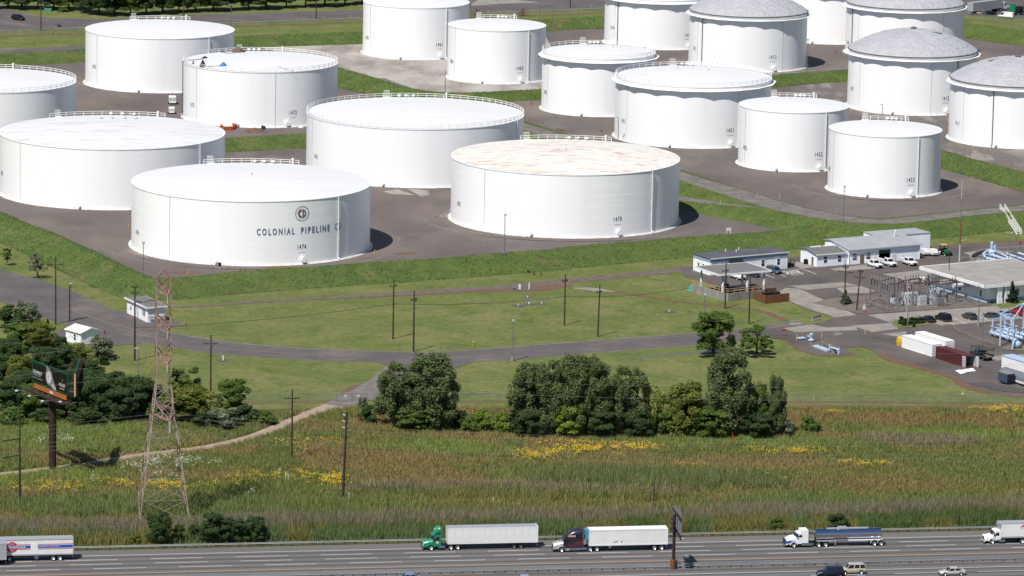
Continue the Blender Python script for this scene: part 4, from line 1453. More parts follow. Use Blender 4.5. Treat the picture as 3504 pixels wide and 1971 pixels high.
# wooden screen fence around the bins
f = thing('wooden_fence', 'brown wooden screen fence around the bins beside the dock', 'fence', (0, 0, 0))
line = [P(2653, 1006), P(2572.8, 1023.4), P(2618, 1040), P(2701, 1031)]
line = [P(2655, 1012), P(2573, 1021), P(2618, 1040), P(2701, 1031)]
for a, b in zip(line[:-1], line[1:]):
    n = max(1, round((b - a).length / 2.0))
    for i in range(n):
        p, q = a.lerp(b, i / n), a.lerp(b, (i + 1) / n)
        tdir = (q - p).normalized()
        MB().bar(p + tdir * 0.03 + Vector((0, 0, 1.0)), q - tdir * 0.03 + Vector((0, 0, 1.0)), 0.06, 1.95).build('panel', 'wood_brown', f)
        MB().box((p.x, p.y, 1.05), (0.14, 0.14, 2.1), math.atan2(tdir.y, tdir.x)).build('post', 'wood_brown', f)
for i, (u, v) in enumerate(((2625, 1024), (2650, 1022))):
    p = P(u, v)
    k = thing('rubbish_bin', ('dark open bin behind the wooden screen fence, nearer the dock', 'dark open bin behind the wooden screen fence, nearer the drive')[i], 'bin', p, an2)
    MB().bx(-1.1, 1.1, -0.8, 0.8, 0.15, 1.5).build('body', 'machine_dark', k)
    MB().bx(-1.15, 1.15, -0.85, 0.85, 1.5, 1.62).build('lid', 'machine_dark', k)
p = P(2563, 1022)
k = thing('propane_tank', 'small white drum on the grass against the dock wall', 'drum', p, an2)
MB().tube((-0.6, 0, 0.75), (0.6, 0, 0.75), 0.45, None, 14).build('drum', 'white_box', k)
MB().bx(-0.7, 0.7, -0.4, 0.4, 0, 0.35).build('cradle', 'machine_dark', k)
p = P(2430.5, 964, 0.2)
k = thing('traffic_cone', 'orange traffic cone beside the canopy machinery', 'cone', P(2430.5, 964.5))
g = MB().lathe([(0.2, 0.0), (0.2, 0.05), (0.16, 0.06), (0.04, 0.8), (0.0, 0.82)], 12)
g.bx(-0.25, 0.25, -0.25, 0.25, 0, 0.05)
g.build('cone', 'cone_orange', k)

# ---------------------------------------------------------------- electrical substation
s0, s1 = P(2974, 1049), P(3270, 1028)
an = R(30.0)
s = thing('substation', 'electrical substation of grey steel frames, insulators and transformers', 'substation', P(2990, 1050), an)
co, si = math.cos(an), math.sin(an)


def loc(u, v, o=s):
    d = P(u, v) - o.location
    return Vector((d.x * co + d.y * si, -d.x * si + d.y * co, 0))


cols = [(2976, 1035), (3009, 1045), (3040, 1055), (3068, 1054), (3090, 1040), (3122, 1050), (3170, 1046), (3228, 1052), (3272, 1038), (3060, 1030), (3145, 1032), (3200, 1028)]
tops = []
for i, (u, v) in enumerate(cols):
    p = loc(u, v)
    h = 5.6 if i < 4 or i == 9 else 5.4
    g = MB().bx(p.x - 0.14, p.x + 0.14, p.y - 0.14, p.y + 0.14, 0.3, h)
    k = g.build('column', 'galvanised', s)
    MB().bx(p.x - 0.4, p.x + 0.4, p.y - 0.4, p.y + 0.4, 0, 0.3).build('footing', 'concrete', k)
    tops.append(Vector((p.x, p.y, h)))
for a, b in ((0, 1), (1, 2), (2, 3), (0, 9), (9, 3), (3, 4), (4, 9), (4, 5), (5, 6), (6, 7), (7, 8), (6, 10), (10, 11), (11, 8), (4, 10), (1, 9), (8, 6)):
    MB().bar(tops[a] + Vector((0, 0, 0.05 * ((a + b) % 3))), tops[b] + Vector((0, 0, 0.05 * ((a + b) % 3))), 0.2, 0.26).build('beam', 'steel_rust' if (a + b) % 3 else 'galvanised', s)
for a, b in ((0, 1), (1, 2), (6, 7), (4, 5), (5, 6)):
    m_ = tops[a].lerp(tops[b], 0.5)
    MB().bar(Vector((tops[a].x, tops[a].y, 2.6)), Vector((tops[b].x, tops[b].y, 2.9)), 0.14).build('brace', 'steel_rust' if a == 0 else 'galvanised', s)
    MB().bar(Vector((tops[a].x, tops[a].y, 3.6)), m_, 0.1).build('brace', 'galvanised', s)
for a, b, n, dn in ((0, 3, 9, 1), (9, 3, 8, 1), (4, 10, 6, 0), (5, 6, 4, 0), (6, 7, 5, 0), (10, 11, 5, 1), (7, 8, 4, 0), (0, 2, 7, -1), (3, 5, 5, -1)):
    for i in range(n):
        p = tops[a].lerp(tops[b], (i + 0.5) / n)
        g = MB()
        if dn >= 0:
            for j in range(4):
                g.tube(p + Vector((0, 0, 0.15 + j * 0.26)), p + Vector((0, 0, 0.29 + j * 0.26)), 0.16, 0.08, 8)
            g.tube(p + Vector((0, 0, 0.1)), p + Vector((0, 0, 1.3)), 0.05, None, 6)
        else:
            g.tube(p - Vector((0, 0, 0.1)), p - Vector((0, 0, 1.5)), 0.11, 0.07, 6)
        g.build('insulator', 'porcelain' if dn > 0 else 'porcelain_dark', s)
for i, (u, v, w, d_, h) in enumerate(((3112, 1043, 3.2, 2.0, 2.9), (3152, 1046, 2.0, 1.6, 2.4), (3192, 1042, 2.4, 1.8, 3.6), (3060, 1040, 1.5, 1.2, 1.4), (3225, 1036, 1.4, 1.0, 2.2), (3212, 1052, 1.2, 0.9, 2.4))):
    p = loc(u, v)
    k = MB().bx(p.x - w / 2, p.x + w / 2, p.y - d_ / 2, p.y + d_ / 2, 0.25, h).build('transformer' if i != 5 else 'switch_box', 'light_grey_paint' if i != 5 else 'galvanised', s)
    for j in range(3):
        q = Vector((p.x - w * 0.3 + w * 0.3 * j, p.y, h))
        g = MB().tube(q, q + Vector((0.15 * (j - 1), 0, 0.9)), 0.11, 0.07, 8)
        g.build('bushing', 'porcelain_dark', k)
    g = MB()
    for j in range(6):
        g.bx(p.x + w / 2, p.x + w / 2 + 0.5, p.y - d_ * 0.4 + j * d_ * 0.16, p.y - d_ * 0.4 + j * d_ * 0.16 + 0.05, 0.5, h * 0.8)
    g.build('cooling_fin', 'machine_blue_grey', k)['kind'] = 'stuff'
    MB().bx(p.x - w / 2 - 0.2, p.x + w / 2 + 0.2, p.y - d_ / 2 - 0.2, p.y + d_ / 2 + 0.2, 0.0, 0.25).build('plinth', 'concrete', k)
p = loc(3155, 1030)
MB().tube((p.x, p.y, 4.3), (p.x, p.y, 5.6), 0.75, None, 14).build('conservator', 'white_box', s)
g = MB()
for i in range(5):
    p = tops[1].lerp(tops[5], i / 4)
    g.path([p + Vector((0, 0, -1.4)), p + Vector((0.3, 0.4, -2.6)), p + Vector((0.6, 0.2, -3.8))], 0.05)
g.build('jumper_cable', 'porcelain_dark', s)
p = loc(3208, 1050)
MB().bx(p.x - 0.35, p.x + 0.35, p.y - 0.8, p.y - 0.76, 1.4, 1.9).build('warning_plate', 'red_paint', s)

# ---------------------------------------------------------------- light blue pipe manifold behind the control building
v0 = P(3500, 930)
an = R(-63.0)
mfd = thing('pipe_manifold', 'pale blue pipe manifold in the walled pit behind the control building', 'pipework', P(3400, 905), 0)


def lw(u, v, z):
    return P(u, v, z) - mfd.location


for i, (pts, r) in enumerate((([(3372, 884, 1.0), (3366, 868, 1.0), (3378, 858, 1.0), (3392, 856, 1.0)], 0.34), ([(3372, 882, 1.0), (3428, 894, 1.0)], 0.34), ([(3415, 899, 1.0), (3504, 930, 1.0), (3560, 949, 1.0)], 0.36), ([(3396, 873, 1.2), (3504, 908, 1.2), (3560, 926, 1.2)], 0.36),
                              ([(3428, 870, 1.2), (3460, 884, 1.2), (3504, 900, 1.2)], 0.3), ([(3446, 869, 1.2), (3504, 888, 1.2), (3560, 907, 1.2)], 0.3), ([(3485, 866, 1.2), (3504, 872, 1.2), (3560, 890, 1.2)], 0.3), ([(3404, 858, 1.2), (3426, 862, 1.2), (3426, 872, 1.2)], 0.12),
                              ([(3340, 895, 0.6), (3378, 882, 0.6)], 0.22), ([(3350, 898, 0.6), (3366, 890, 0.6)], 0.18))):
    q = [lw(*p) for p in pts]
    g = MB()
    g.path(q, r, 10)
    for p in q[1:-1]:
        g.ball(p, r, n=10, m=6)
    g.build('pipe', 'pipe_blue', mfd)
for i, (u, v) in enumerate(((3378, 886), (3391, 889), (3404, 893), (3417, 897), (3434, 897), (3490, 915), (3500, 918), (3446, 884), (3470, 892))):
    p = lw(u, v, 0.9)
    k = MB().tube(p + Vector((-0.2, 0, 0)), p + Vector((0.2, 0, 0)), 0.5, None, 12).build('valve', 'pipe_blue', mfd)
    g = MB().tube(p, p + Vector((0, 0, 1.1)), 0.1, None, 6)
    g.tube(p + Vector((0, 0, 1.05)), p + Vector((0, 0, 1.15)), 0.35, None, 12)
    g.build('hand_wheel', 'pipe_blue', k)
    MB().bx(p.x - 0.3, p.x + 0.3, p.y - 0.3, p.y + 0.3, -0.9, -0.1).build('support', 'concrete', mfd)
p = lw(3393, 872, 0)
g = MB().lathe([(1.1, 0), (1.1, 0.9), (0.4, 1.3), (0.4, 3.1), (0.0, 3.4)], 14, p)
g.tube(p + Vector((0.8, 0, 1)), p + Vector((0.8, 0, 2.6)), 0.22, None, 8)
g.tube(p + Vector((0, 0, 2)), p + Vector((0.8, 0, 2)), 0.2, None, 8)
g.build('surge_vessel', 'pipe_blue', mfd)
pit = thing('pit_wall', 'curved low concrete wall around the pipe pit', 'wall', (0, 0, 0))
line = smooth_line([P(3560, 852), P(3460, 860), P(3365, 866), P(3330, 882), P(3316, 893), P(3330, 899), P(3380, 897)], 2)
g = MB()
for a, b in zip(line[:-1], line[1:]):
    g.bar(a + Vector((0, 0, 0.55)), b + Vector((0, 0, 0.55)), 0.4, 1.15)
g.build('wall', 'concrete_wall', pit)

# ---------------------------------------------------------------- second manifold under a steel frame at the yard edge
m2 = thing('pipe_rack', 'pale blue valves and pipes under a tall steel frame at the yard edge', 'pipework', P(3440, 1170), 0)


def l2(u, v, z):
    return P(u, v, z) - m2.location


feet = [(3421, 1184), (3464, 1198), (3395, 1146), (3436, 1140), (3500, 1146), (3459, 1147)]
hts = [7.2, 7.0, 3.6, 3.6, 7.2, 3.6]
tp = []
for (u, v), h in zip(feet, hts):
    p = l2(u, v, 0)
    MB().bar(p, p + Vector((0, 0, h)), 0.3).build('column', 'pipe_blue', m2)
    tp.append(p + Vector((0, 0, h)))
for a, b in ((0, 1), (1, 4), (2, 3), (3, 5), (0, 4)):
    MB().bar(tp[a], tp[b], 0.26, 0.3).build('beam', 'pipe_blue', m2)
MB().bar(tp[1] - Vector((0, 0, 1.6)), tp[1].lerp(tp[0], 0.35), 0.16).build('brace', 'pipe_blue', m2)
for i in range(3):
    a, b = l2(3390 + i * 24, 1137 - i * 5, 0.9), l2(3480 + i * 26, 1165 - i * 6, 0.9)
    g = MB().tube(a, b, 0.4, None, 12)
    k = g.build('pipe', 'pipe_blue', m2)
    for f in (0.04, 0.2, 0.42, 0.66):
        p = a.lerp(b, f)
        q = MB().tube(p + (b - a).normalized() * -0.15, p + (b - a).normalized() * 0.15, 0.62, None, 12)
        q.tube(p, p + Vector((0, 0, 1.5)), 0.2, 0.12, 8)
        q.tube(p + Vector((0, 0, 1.4)), p + Vector((0, 0, 1.5)), 0.4, None, 12)
        q.build('valve', 'pipe_blue', m2)
    for f in (0.12, 0.5, 0.85):
        p = a.lerp(b, f)
        MB().bx(p.x - 0.35, p.x + 0.35, p.y - 0.35, p.y + 0.35, -0.95, -0.3).build('support', 'concrete', m2)
a = l2(3478, 1178, 1.0)
MB().ball(a, 1.1, 0.9, 0.9).build('strainer', 'pipe_blue', m2)
g = MB()
for i in range(8):
    g.box((a.x + 1.6 + i * 0.28, a.y - 1.2, 0.15 + i * 0.25 - 0.9), (0.3, 1.0, 0.06))
g.bar((a.x + 1.4, a.y - 1.7, -0.9), (a.x + 3.8, a.y - 1.7, 1.2), 0.08)
g.bar((a.x + 1.4, a.y - 0.7, -0.9), (a.x + 3.8, a.y - 0.7, 1.2), 0.08)
g.build('step_ladder', 'galvanised', m2)
sheet('sand_patch', [(3425, 1190), (3450, 1182), (3504, 1180), (3560, 1180), (3560, 1204), (3480, 1199), (3440, 1196)], 0.17, 'door_tan')

# ---------------------------------------------------------------- containers
def cont2(foot, an, L, W, h, m, label, opened=False):
    """foot: near corner; length runs along +x at heading an, width along +y."""
    t = thing('shipping_container', label, 'container', foot, an)
    n = int(L / 0.28)
    pts = []
    for i in range(n):
        y = 0.0 if i % 2 else 0.06
        pts += [(i * L / n, y), ((i + 0.75) * L / n, y)]
    pts.append((L, 0.0))
    k = len(pts)
    g = MB()
    g.add([(x, y, z) for z in (0.12, h - 0.1) for x, y in pts], [(i, i + 1, k + i + 1, k + i) for i in range(k - 1)])
    g.build('side_wall', m, t)
    MB().bx(0, L, W - 0.05, W, 0.12, h - 0.1).build('side_wall', m, t)
    MB().bx(0, 0.05, 0.06, W - 0.05, 0.12, h - 0.1).build('end_wall', m, t)
    MB().bx(-0.02, L + 0.02, -0.03, W + 0.03, h - 0.1, h).build('roof', m, t)
    MB().bx(-0.02, L + 0.02, -0.03, W + 0.03, 0.0, 0.12).build('floor', m, t)
    for x in (0.0, L - 0.12):
        for y in (-0.04, W - 0.08):
            MB().bx(x - 0.03, x + 0.15, y, y + 0.12, 0.12, h - 0.1).build('corner_post', m, t)
    if not opened:
        for y0, y1 in ((0.08, W / 2 - 0.02), (W / 2 + 0.02, W - 0.08)):
            d = MB().bx(L - 0.04, L + 0.02, y0, y1, 0.14, h - 0.12).build('door', m, t)
            g = MB()
            for j in range(5):
                g.bx(L + 0.02, L + 0.06, y0, y1, 0.3 + j * 0.5, 0.36 + j * 0.5)
            g.build('door_bar', 'seam_grey', d)
    else:
        d = MB().bx(L - 1.25, L, -0.16, -0.08, 0.14, h - 0.12).build('door', 'light_grey_paint', t)
        g = MB()
        for j in range(4):
            g.bx(L - 1.25, L, -0.2, -0.16, 0.4 + j * 0.55, 0.46 + j * 0.55)
        g.build('door_bar', 'machine_dark', d)
        MB().bx(L, L + 1.2, W - 0.02, W + 0.06, 0.14, h - 0.12).build('door', 'light_grey_paint', t)
        MB().bx(0.1, L - 0.02, W - 0.09, W - 0.06, 0.14, h - 0.12).build('lining', 'light_grey_paint', t)
        MB().bx(L - 2.6, L - 1.9, 0.9, 1.5, 0.13, 1.2).build('cargo_box', 'light_grey_paint', t)
    return t


a, b = P(3085.5, 1189), P(3189, 1221.5)
cont2(a, math.atan2((b - a).y, (b - a).x), (b - a).length, 2.5, 2.75, 'white_box', 'white shipping container with closed doors, nearest the brown one')
a2 = a + Vector((math.cos(R(27)) * 3.4, math.sin(R(27)) * 3.4, 0))
cont2(a2, math.atan2((b - a).y, (b - a).x), (b - a).length, 2.3, 3.3, 'white_box', 'second white container standing behind the closed one')
a, b = P(3202, 1227), P(3305, 1260)
cont2(a, math.atan2((b - a).y, (b - a).x), (b - a).length, 2.5, 2.65, 'red_brown_box', 'red-brown shipping container with its end doors open', True)
p = P(3082, 1182)
k = thing('storage_drum', 'yellow domed drum behind the white container', 'drum', p)
MB().lathe([(1.0, 0), (1.05, 1.0), (0.9, 1.7), (0.5, 2.1), (0.0, 2.2)], 16).build('drum', 'yellow_paint', k)
for i, (px, lb) in enumerate((([(3290, 1269), (3328, 1263), (3339, 1273), (3310, 1276)], 'pale flat board lying on the yard by the open container'), ([(3269, 1272), (3285, 1269), (3308, 1279), (3288, 1284)], 'white crumpled sheet lying on the yard'))):
    g = MB().prism([tuple(P(*q)[:2]) for q in px], 0.17, 0.3 if i else 0.26)
    tag(g.build('board' if i == 0 else 'plastic_sheet', 'white_box'), lb, 'board' if i == 0 else 'sheet')
# ================================================================ POLES, PYLON, SIGNS, FENCES, RAILS, WIRES
mat('pole_wood', (92, 72, 62), 0.9, c2=(74, 60, 54), sc1=1.5, stretch=(4, 4, 0.4))
mat('pole_grey', (70, 64, 62), 0.9)
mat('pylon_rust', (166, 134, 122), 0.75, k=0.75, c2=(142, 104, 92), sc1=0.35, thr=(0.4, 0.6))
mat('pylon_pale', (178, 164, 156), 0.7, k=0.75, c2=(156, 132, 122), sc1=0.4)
mat('insulator_white', (214, 216, 218), 0.4)
mat('wire', (150, 152, 146), 0.6)
mat('cable_black', (58, 56, 56), 0.7)
mat('sign_brown', (76, 50, 44), 0.8, c2=(64, 44, 40), sc1=0.6)
mat('sign_rust', (168, 106, 52), 0.85, c2=(104, 72, 58), sc1=1.2, stretch=(1, 1, 0.25))
mat('sign_back', (168, 172, 178), 0.5, 0.3)
mat('board_green', (24, 84, 58), 0.5)
mat('board_black', (14, 16, 18), 0.5)
mat('board_orange', (206, 122, 62), 0.6)
mat('board_white', (236, 238, 236), 0.5)
mat('board_grey', (150, 150, 148), 0.5)
mat('board_gold', (176, 160, 90), 0.5)
mat('mast_red', (150, 96, 78), 0.7)
mat('lamp_grey', (150, 158, 166), 0.5, 0.3)
mat('lamp_head', (206, 212, 220), 0.4)
mat('flag_red', (178, 50, 62), 0.8)
mat('flag_white', (236, 232, 232), 0.8)
mat('flag_blue', (52, 62, 110), 0.8)
mlink = mat('chain_link', (150, 154, 152), 0.6, alpha=0.16)


def pole(base, top_row, label, arms=(), r=0.17, m='pole_wood', lean=0.0, ins=True, guy=None, top=None, h=None):
    b = P(*base)
    h = h or HT(b, top_row)
    t = thing('utility_pole', label, 'utility pole', b, 0, 'wooden utility poles')
    tip = Vector((lean * h, 0, h))
    MB().tube((0, 0, -0.2), tip, r * 1.15, r * 0.75, 10).build('shaft', m, t)
    for row, half, an in arms:
        z = HT(b, row) if row > 0 else h + row
        c = Vector((lean * z, 0, z))
        e = Vector((math.cos(an), math.sin(an), 0))
        n = Vector((-e.y, e.x, 0)) * 0.16
        k = MB().bar(c - e * half + n, c + e * half + n, 0.13, 0.16).build('crossarm', m, t)
        if ins:
            for f in (-0.92, -0.5, 0.5, 0.92):
                p = c + e * half * f + n
                MB().tube(p + Vector((0, 0, 0.08)), p + Vector((0, 0, 0.42)), 0.08, 0.05, 8).build('insulator', 'porcelain_dark', k)
        MB().bar(c + e * half * 0.55 + n * 1.2 - Vector((0, 0, 0.05)), c - Vector((0, 0, 0.9)) + n * 0.8, 0.05).build('arm_brace', m, t)
    if guy:
        MB().tube(Vector((lean * h, 0, h * 0.85)), P(*guy) - b, 0.04, None, 5, False).build('guy_wire', 'wire', t)
    return t, b, h


AW = R(40)
P1 = pole((190.4, 1110.5), 878.6, 'wooden pole with one crossarm on the verge beside the two leafy roadside trees', [(907, 1.9, R(20))])
P2 = pole((237.6, 1100), 977, 'short wooden pole with grey conduit beside the road bend', r=0.15)
MB().tube((0.35, -0.1, 0.1), (0.35, -0.1, P2[2] + 0.3), 0.1, None, 8).build('conduit', 'lamp_grey', P2[0])
MB().ball((0.5, -0.1, P2[2] + 0.4), 0.45, 0.3, 0.18).build('lamp_head', 'lamp_head', P2[0])
P3 = pole((461, 1234), 981, 'tall wooden pole in front of the small tar-roofed hut', [(984, 0.7, R(10)), (1003, 1.0, R(10))], r=0.2, guy=(500, 1260))
P4 = pole((720.8, 1360), 1145.4, 'wooden pole with broad crossarm on the lawn behind the shrubs near the pylon', [(1177, 1.45, R(5))])
P5 = pole((1344.9, 1160.5), 952.7, 'wooden pole on the big lawn, left one of the close pair', [(980, 1.0, AW)])
P6 = pole((1414.8, 1203.8), 995, 'wooden pole at the road edge, right one of the close pair', [(1027, 0.9, AW)], r=0.19)
P7 = pole((1931.3, 1114), 938.7, 'wooden pole on the lawn nearest the red soil and gravel patch', [(962, 0.9, AW)])
P8 = pole((2045.5, 1152.4), 973, 'leaning wooden pole on the lawn by the red footpath', [(1000, 0.9, AW)], lean=0.02)
P9 = pole((2481, 1055.6), 900, 'wooden pole standing in front of the canopy roof', [(928, 0.95, AW)])
P10 = pole((2563, 1108), 944, 'wooden pole in front of the brown wooden fence', [])
P11 = pole((2889.4, 1047.6), 906.5, 'reddish wooden pole with two crossarms beside the spruce', [(931, 2.0, R(-25)), (916, 0.7, R(-25))], m='pole_wood')
P12 = pole((2930.7, 1061.6), 921, 'leaning wooden pole beside the substation frame', [(930, 0.7, R(-25)), (950, 1.3, R(-25))], lean=0.07)
P13 = pole((998.3, 1575), 1332.4, 'wooden pole with braced crossarm in the meadow near the fence gate', [(1364, 1.5, R(12))], r=0.18)
P14 = pole((1173, 1709.6), 1410, 'tall dark pole with white insulators in the open meadow', [], r=0.24, m='pole_grey', lean=0.033)
for row in (1421, 1443, 1464):
    z = HT(P14[1], row)
    MB().tube((0.033 * z - 0.15, 0, z), (0.033 * z - 0.75, 0, z + 0.1), 0.12, 0.16, 8).build('insulator', 'insulator_white', P14[0])
MB().tube((0.033 * 16, 0.1, 16), (3.3, 2, 0), 0.035, None, 5, False).build('guy_wire', 'wire', P14[0])
P15 = pole((68, 1726), 1440.7, 'dark pole with three side arms at the left edge of the meadow', [], r=0.2, m='pole_grey')
for row in (1444, 1500, 1557):
    z = HT(P15[1], row)
    MB().bar((0.1, 0, z), (-3.2, -0.6, z - 0.5), 0.16, 0.2).build('side_arm', 'pole_grey', P15[0])
P16 = pole((2236, 1755), 1648.4, 'short bare grey post among the reeds near the highway sign', [], r=0.12, m='pole_grey')
P17 = pole((140.4, 104.8), -40, 'wooden pole at the far junction beside the dark car', [(20, 1.6, R(0))], guy=(176, 127))
P18 = pole((1081.8, 66), -60, 'wooden pole by the far road between the tanks and trees', [])
P19 = pole((628.9, 56), -60, 'wooden pole on the far verge behind tank 1473', [])
P20 = pole((1951.6, 28), -60, 'wooden pole by the far road near the grassy bank', [])


def lamp(base, top_row, label, head='box', z0=0.0, foot=False, h=None, m='lamp_grey', an=0.0):
    b = P(base[0], base[1], z0)
    h = h or (HT(b, top_row) - z0)
    t = thing('lamp_post', label, 'lamp post', b, an, 'grey lamp posts of the terminal')
    if foot:
        MB().tube((0, 0, -0.1), (0, 0, 0.9), 0.42, None, 14).build('footing', 'concrete', t)
    MB().tube((0, 0, -0.1), (0, 0, h), 0.12, 0.085, 8).build('post', m, t)
    if head == 'box':
        MB().bx(-0.25, 0.35, -0.25, 0.25, h - 0.1, h + 0.3).build('lamp_head', 'lamp_head', t)
    elif head == 'side':
        MB().bx(-0.9, 0.15, -0.14, 0.14, h - 0.02, h + 0.16).build('lamp_head', 'lamp_head', t)
    else:
        for s_ in (-1, 1):
            MB().bar((s_ * 0.1, 0, h), (s_ * 0.95, 0, h + 0.4), 0.5, 0.14).build('lamp_head', 'lamp_head', t)
    return t


lamp((490, 981), 832, 'grey lamp post on the bank in front of the lettered tank', z0=1.2)
lamp((1725.7, 885), 736, 'grey lamp post on the bank in front of the rusty-roofed tank', z0=2.4)
lamp((1754, 1236), 1098, 'lamp post on a white concrete footing by the access road', foot=True)
lamp((2410, 1084), 1009, 'thin lamp post on the lawn left of the big lawn tree', )
lamp((2885, 778), 640, 'lamp post on the bank in front of tank 1453', z0=2.0)
lamp((3451, 905.6), 799, 'lamp post with two wing lamps over the pipe pit', 'wings', z0=0.0)
lamp((3360, 1207), 1068.6, 'lamp post beside the dark truck and open container', foot=True)
lamp((3348, 1116), 981, 'lamp post on a footing between the parked cars', foot=True, head='side')
lamp((2761, 260), 136, 'lamp post on the green bank between domed tanks', z0=0.5)
lamp((3019, 396), 358, 'short lamp post in front of tank 1412', 'side')
lamp((1523, 322), 244.6, 'lamp post on the track in front of tank 1460', 'side', z0=0.3)
lamp((2115, 487), 402.5, 'lamp post standing against tank 1451', 'side')
lamp((790.6, 91), 16, 'lamp post by the far road fence behind tank 1473', 'side')
lamp((1846, 70), -6, 'lamp post on the far bank beside tank 1460', 'side')
lamp((473, 1293), 1193, 'short lamp post with flat head behind the dark shrub', 'side')
lamp((3104, 1146), 1042, 'lamp post in front of the white containers', 'box')
# flagpole and flag
b = P(3102.5, 1098)
h = HT(b, 940)
t = thing('flagpole', 'tall flagpole with striped flag beside the clipped hedge', 'flagpole', b)
MB().tube((0, 0, 0), (0, 0, h), 0.1, 0.05, 8).build('pole', 'light_grey_paint', t)
fl = MB()
zt = h - 1.0
bands = []
for k in range(7):
    g = MB()
    z0, z1 = zt - 2.2 * k / 7, zt - 2.2 * (k + 1) / 7
    vs = []
    for i in range(6):
        x = 0.08 + 0.5 * i / 5
        y = 0.12 * math.sin(i * 1.3 + k * 0.5)
        vs += [(x, y, z0 - 0.25 * i / 5), (x, y, z1 - 0.25 * i / 5)]
    g.add(vs, [(2 * i, 2 * i + 1, 2 * i + 3, 2 * i + 2) for i in range(5)])
    bands.append(g)
root = None
for k, g in enumerate(bands):
    o = g.build('flag_stripe', 'flag_red' if k % 2 == 0 else 'flag_white', t)
g = MB().bx(0.07, 0.4, -0.05, 0.2, zt - 1.0, zt)
g.build('flag_canton', 'flag_blue', t)
# antenna mast
b = P(3283, 896)
h = HT(b, 525)
t = thing('antenna_mast', 'slender red and white antenna mast behind the control building', 'mast', b)
z = 0
for i, (f, m, r) in enumerate(((0.16, 'light_grey_paint', 0.2), (0.38, 'mast_red', 0.17), (0.58, 'lamp_grey', 0.12), (0.76, 'light_grey_paint', 0.07), (1.0, 'lamp_grey', 0.045))):
    MB().tube((0, 0, z), (0, 0, h * f), r, r * 0.85, 8).build('section', m, t)
    z = h * f
MB().path([(0, 0, h * 0.2), (1.2, 0, h * 0.2), (1.4, 0, h * 0.22)], 0.05).build('antenna', 'light_grey_paint', t)

# ---------------------------------------------------------------- stair on the bank
a, b = P(3429, 713, 3.4), P(3488, 803, 0.0)
t = thing('bank_stair', 'white steel stair with handrails climbing the grass bank', 'stair', b)
d = a - b
s_ = Vector((-d.y, d.x, 0)).normalized()
for k in (-0.6, 0.6):
    MB().bar(s_ * k, d + s_ * k, 0.1, 0.25).build('stringer', 'rail_white', t)
    g = MB()
    g.bar(s_ * k + Vector((0, 0, 1.1)), d + s_ * k + Vector((0, 0, 1.1)), 0.12)
    g.bar(s_ * k + Vector((0, 0, 0.6)), d + s_ * k + Vector((0, 0, 0.6)), 0.08)
    for i in range(9):
        p = d * (i / 8) + s_ * k
        g.bar(p, p + Vector((0, 0, 1.1)), 0.09)
    g.build('handrail', 'rail_white', t)
for i in range(14):
    p = d * ((i + 0.5) / 14)
    MB().box((p.x, p.y, p.z + 0.1), (0.3, 1.2, 0.05), math.atan2(d.y, d.x)).build('tread', 'rail_white', t)

# ---------------------------------------------------------------- lattice pylon
pc = P(556, 1768)
pyl = thing('lattice_pylon', 'tall rusty lattice power pylon in the meadow', 'pylon', pc, HANG)
z_top, z_neck, z_waist = HT(pc, 921), HT(pc, 955), HT(pc, 1318)
W0, W1 = 9.3, 2.7


def half(z):
    if z < z_waist:
        return (W0 + (W1 - W0) * z / z_waist) / 2
    return W1 / 2


def corner(k, z):
    sx, sy = ((-1, -1), (1, -1), (1, 1), (-1, 1))[k]
    return Vector((sx * half(z), sy * half(z), z))


levels = [0.0]
z = 0
n_low = 7
for i in range(1, n_low + 1):
    levels.append(z_waist * (1 - (1 - i / n_low) ** 1.15))
z = z_waist
while z < z_neck - 1.0:
    z += 2.05
    levels.append(min(z, z_neck))
for k in range(4):
    g = MB()
    for a, b in zip(levels[:-1], levels[1:]):
        g.bar(corner(k, a), corner(k, b), 0.2 if a < z_waist else 0.16)
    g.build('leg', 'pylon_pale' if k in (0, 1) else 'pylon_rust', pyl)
for i, (a, b) in enumerate(zip(levels[:-1], levels[1:])):
    low = b <= z_waist + 0.1
    for k in range(4):
        j = (k + 1) % 4
        g = MB()
        if not low and i % 2 and k % 2:
            continue
        w = 0.075 if low else 0.06
        g.bar(corner(k, a), corner(j, b), w)
        if low:
            g.bar(corner(j, a), corner(k, b), w)
        g.bar(corner(k, b), corner(j, b), w)
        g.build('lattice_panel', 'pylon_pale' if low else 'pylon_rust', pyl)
tip = Vector((-0.2, 0.0, z_top))
g = MB()
for k in range(4):
    g.bar(corner(k, z_neck), tip, 0.18)
g.build('peak', 'pylon_rust', pyl)
TIPS = []
for row, ln in ((1000, 4.6), (1118, 4.6), (1232, 4.6)):
    z = HT(pc, row) + 0.6
    for s_ in (-1, 1):
        tp_ = Vector((0.2, s_ * (W1 / 2 + ln), z - 0.2))
        g = MB()
        for k in ((0, 1) if s_ < 0 else (2, 3)):
            g.bar(corner(k, z), tp_, 0.2)
            g.bar(corner(k, z + 2.0), tp_, 0.13)
        g.bar(corner(0 if s_ < 0 else 3, z), corner(1 if s_ < 0 else 2, z), 0.14)
        g.build('crossarm', 'pylon_rust', pyl)
        q = MB()
        for j in range(7):
            q.lathe([(0.04, 0), (0.11, -0.1), (0.05, -0.16)], 8, (tp_.x, tp_.y, tp_.z - 0.1 - j * 0.2))
        q.build('insulator_string', 'insulator_white', pyl)
        TIPS.append(tp_ - Vector((0, 0, 1.6)))
zl = HT(pc, 1408)
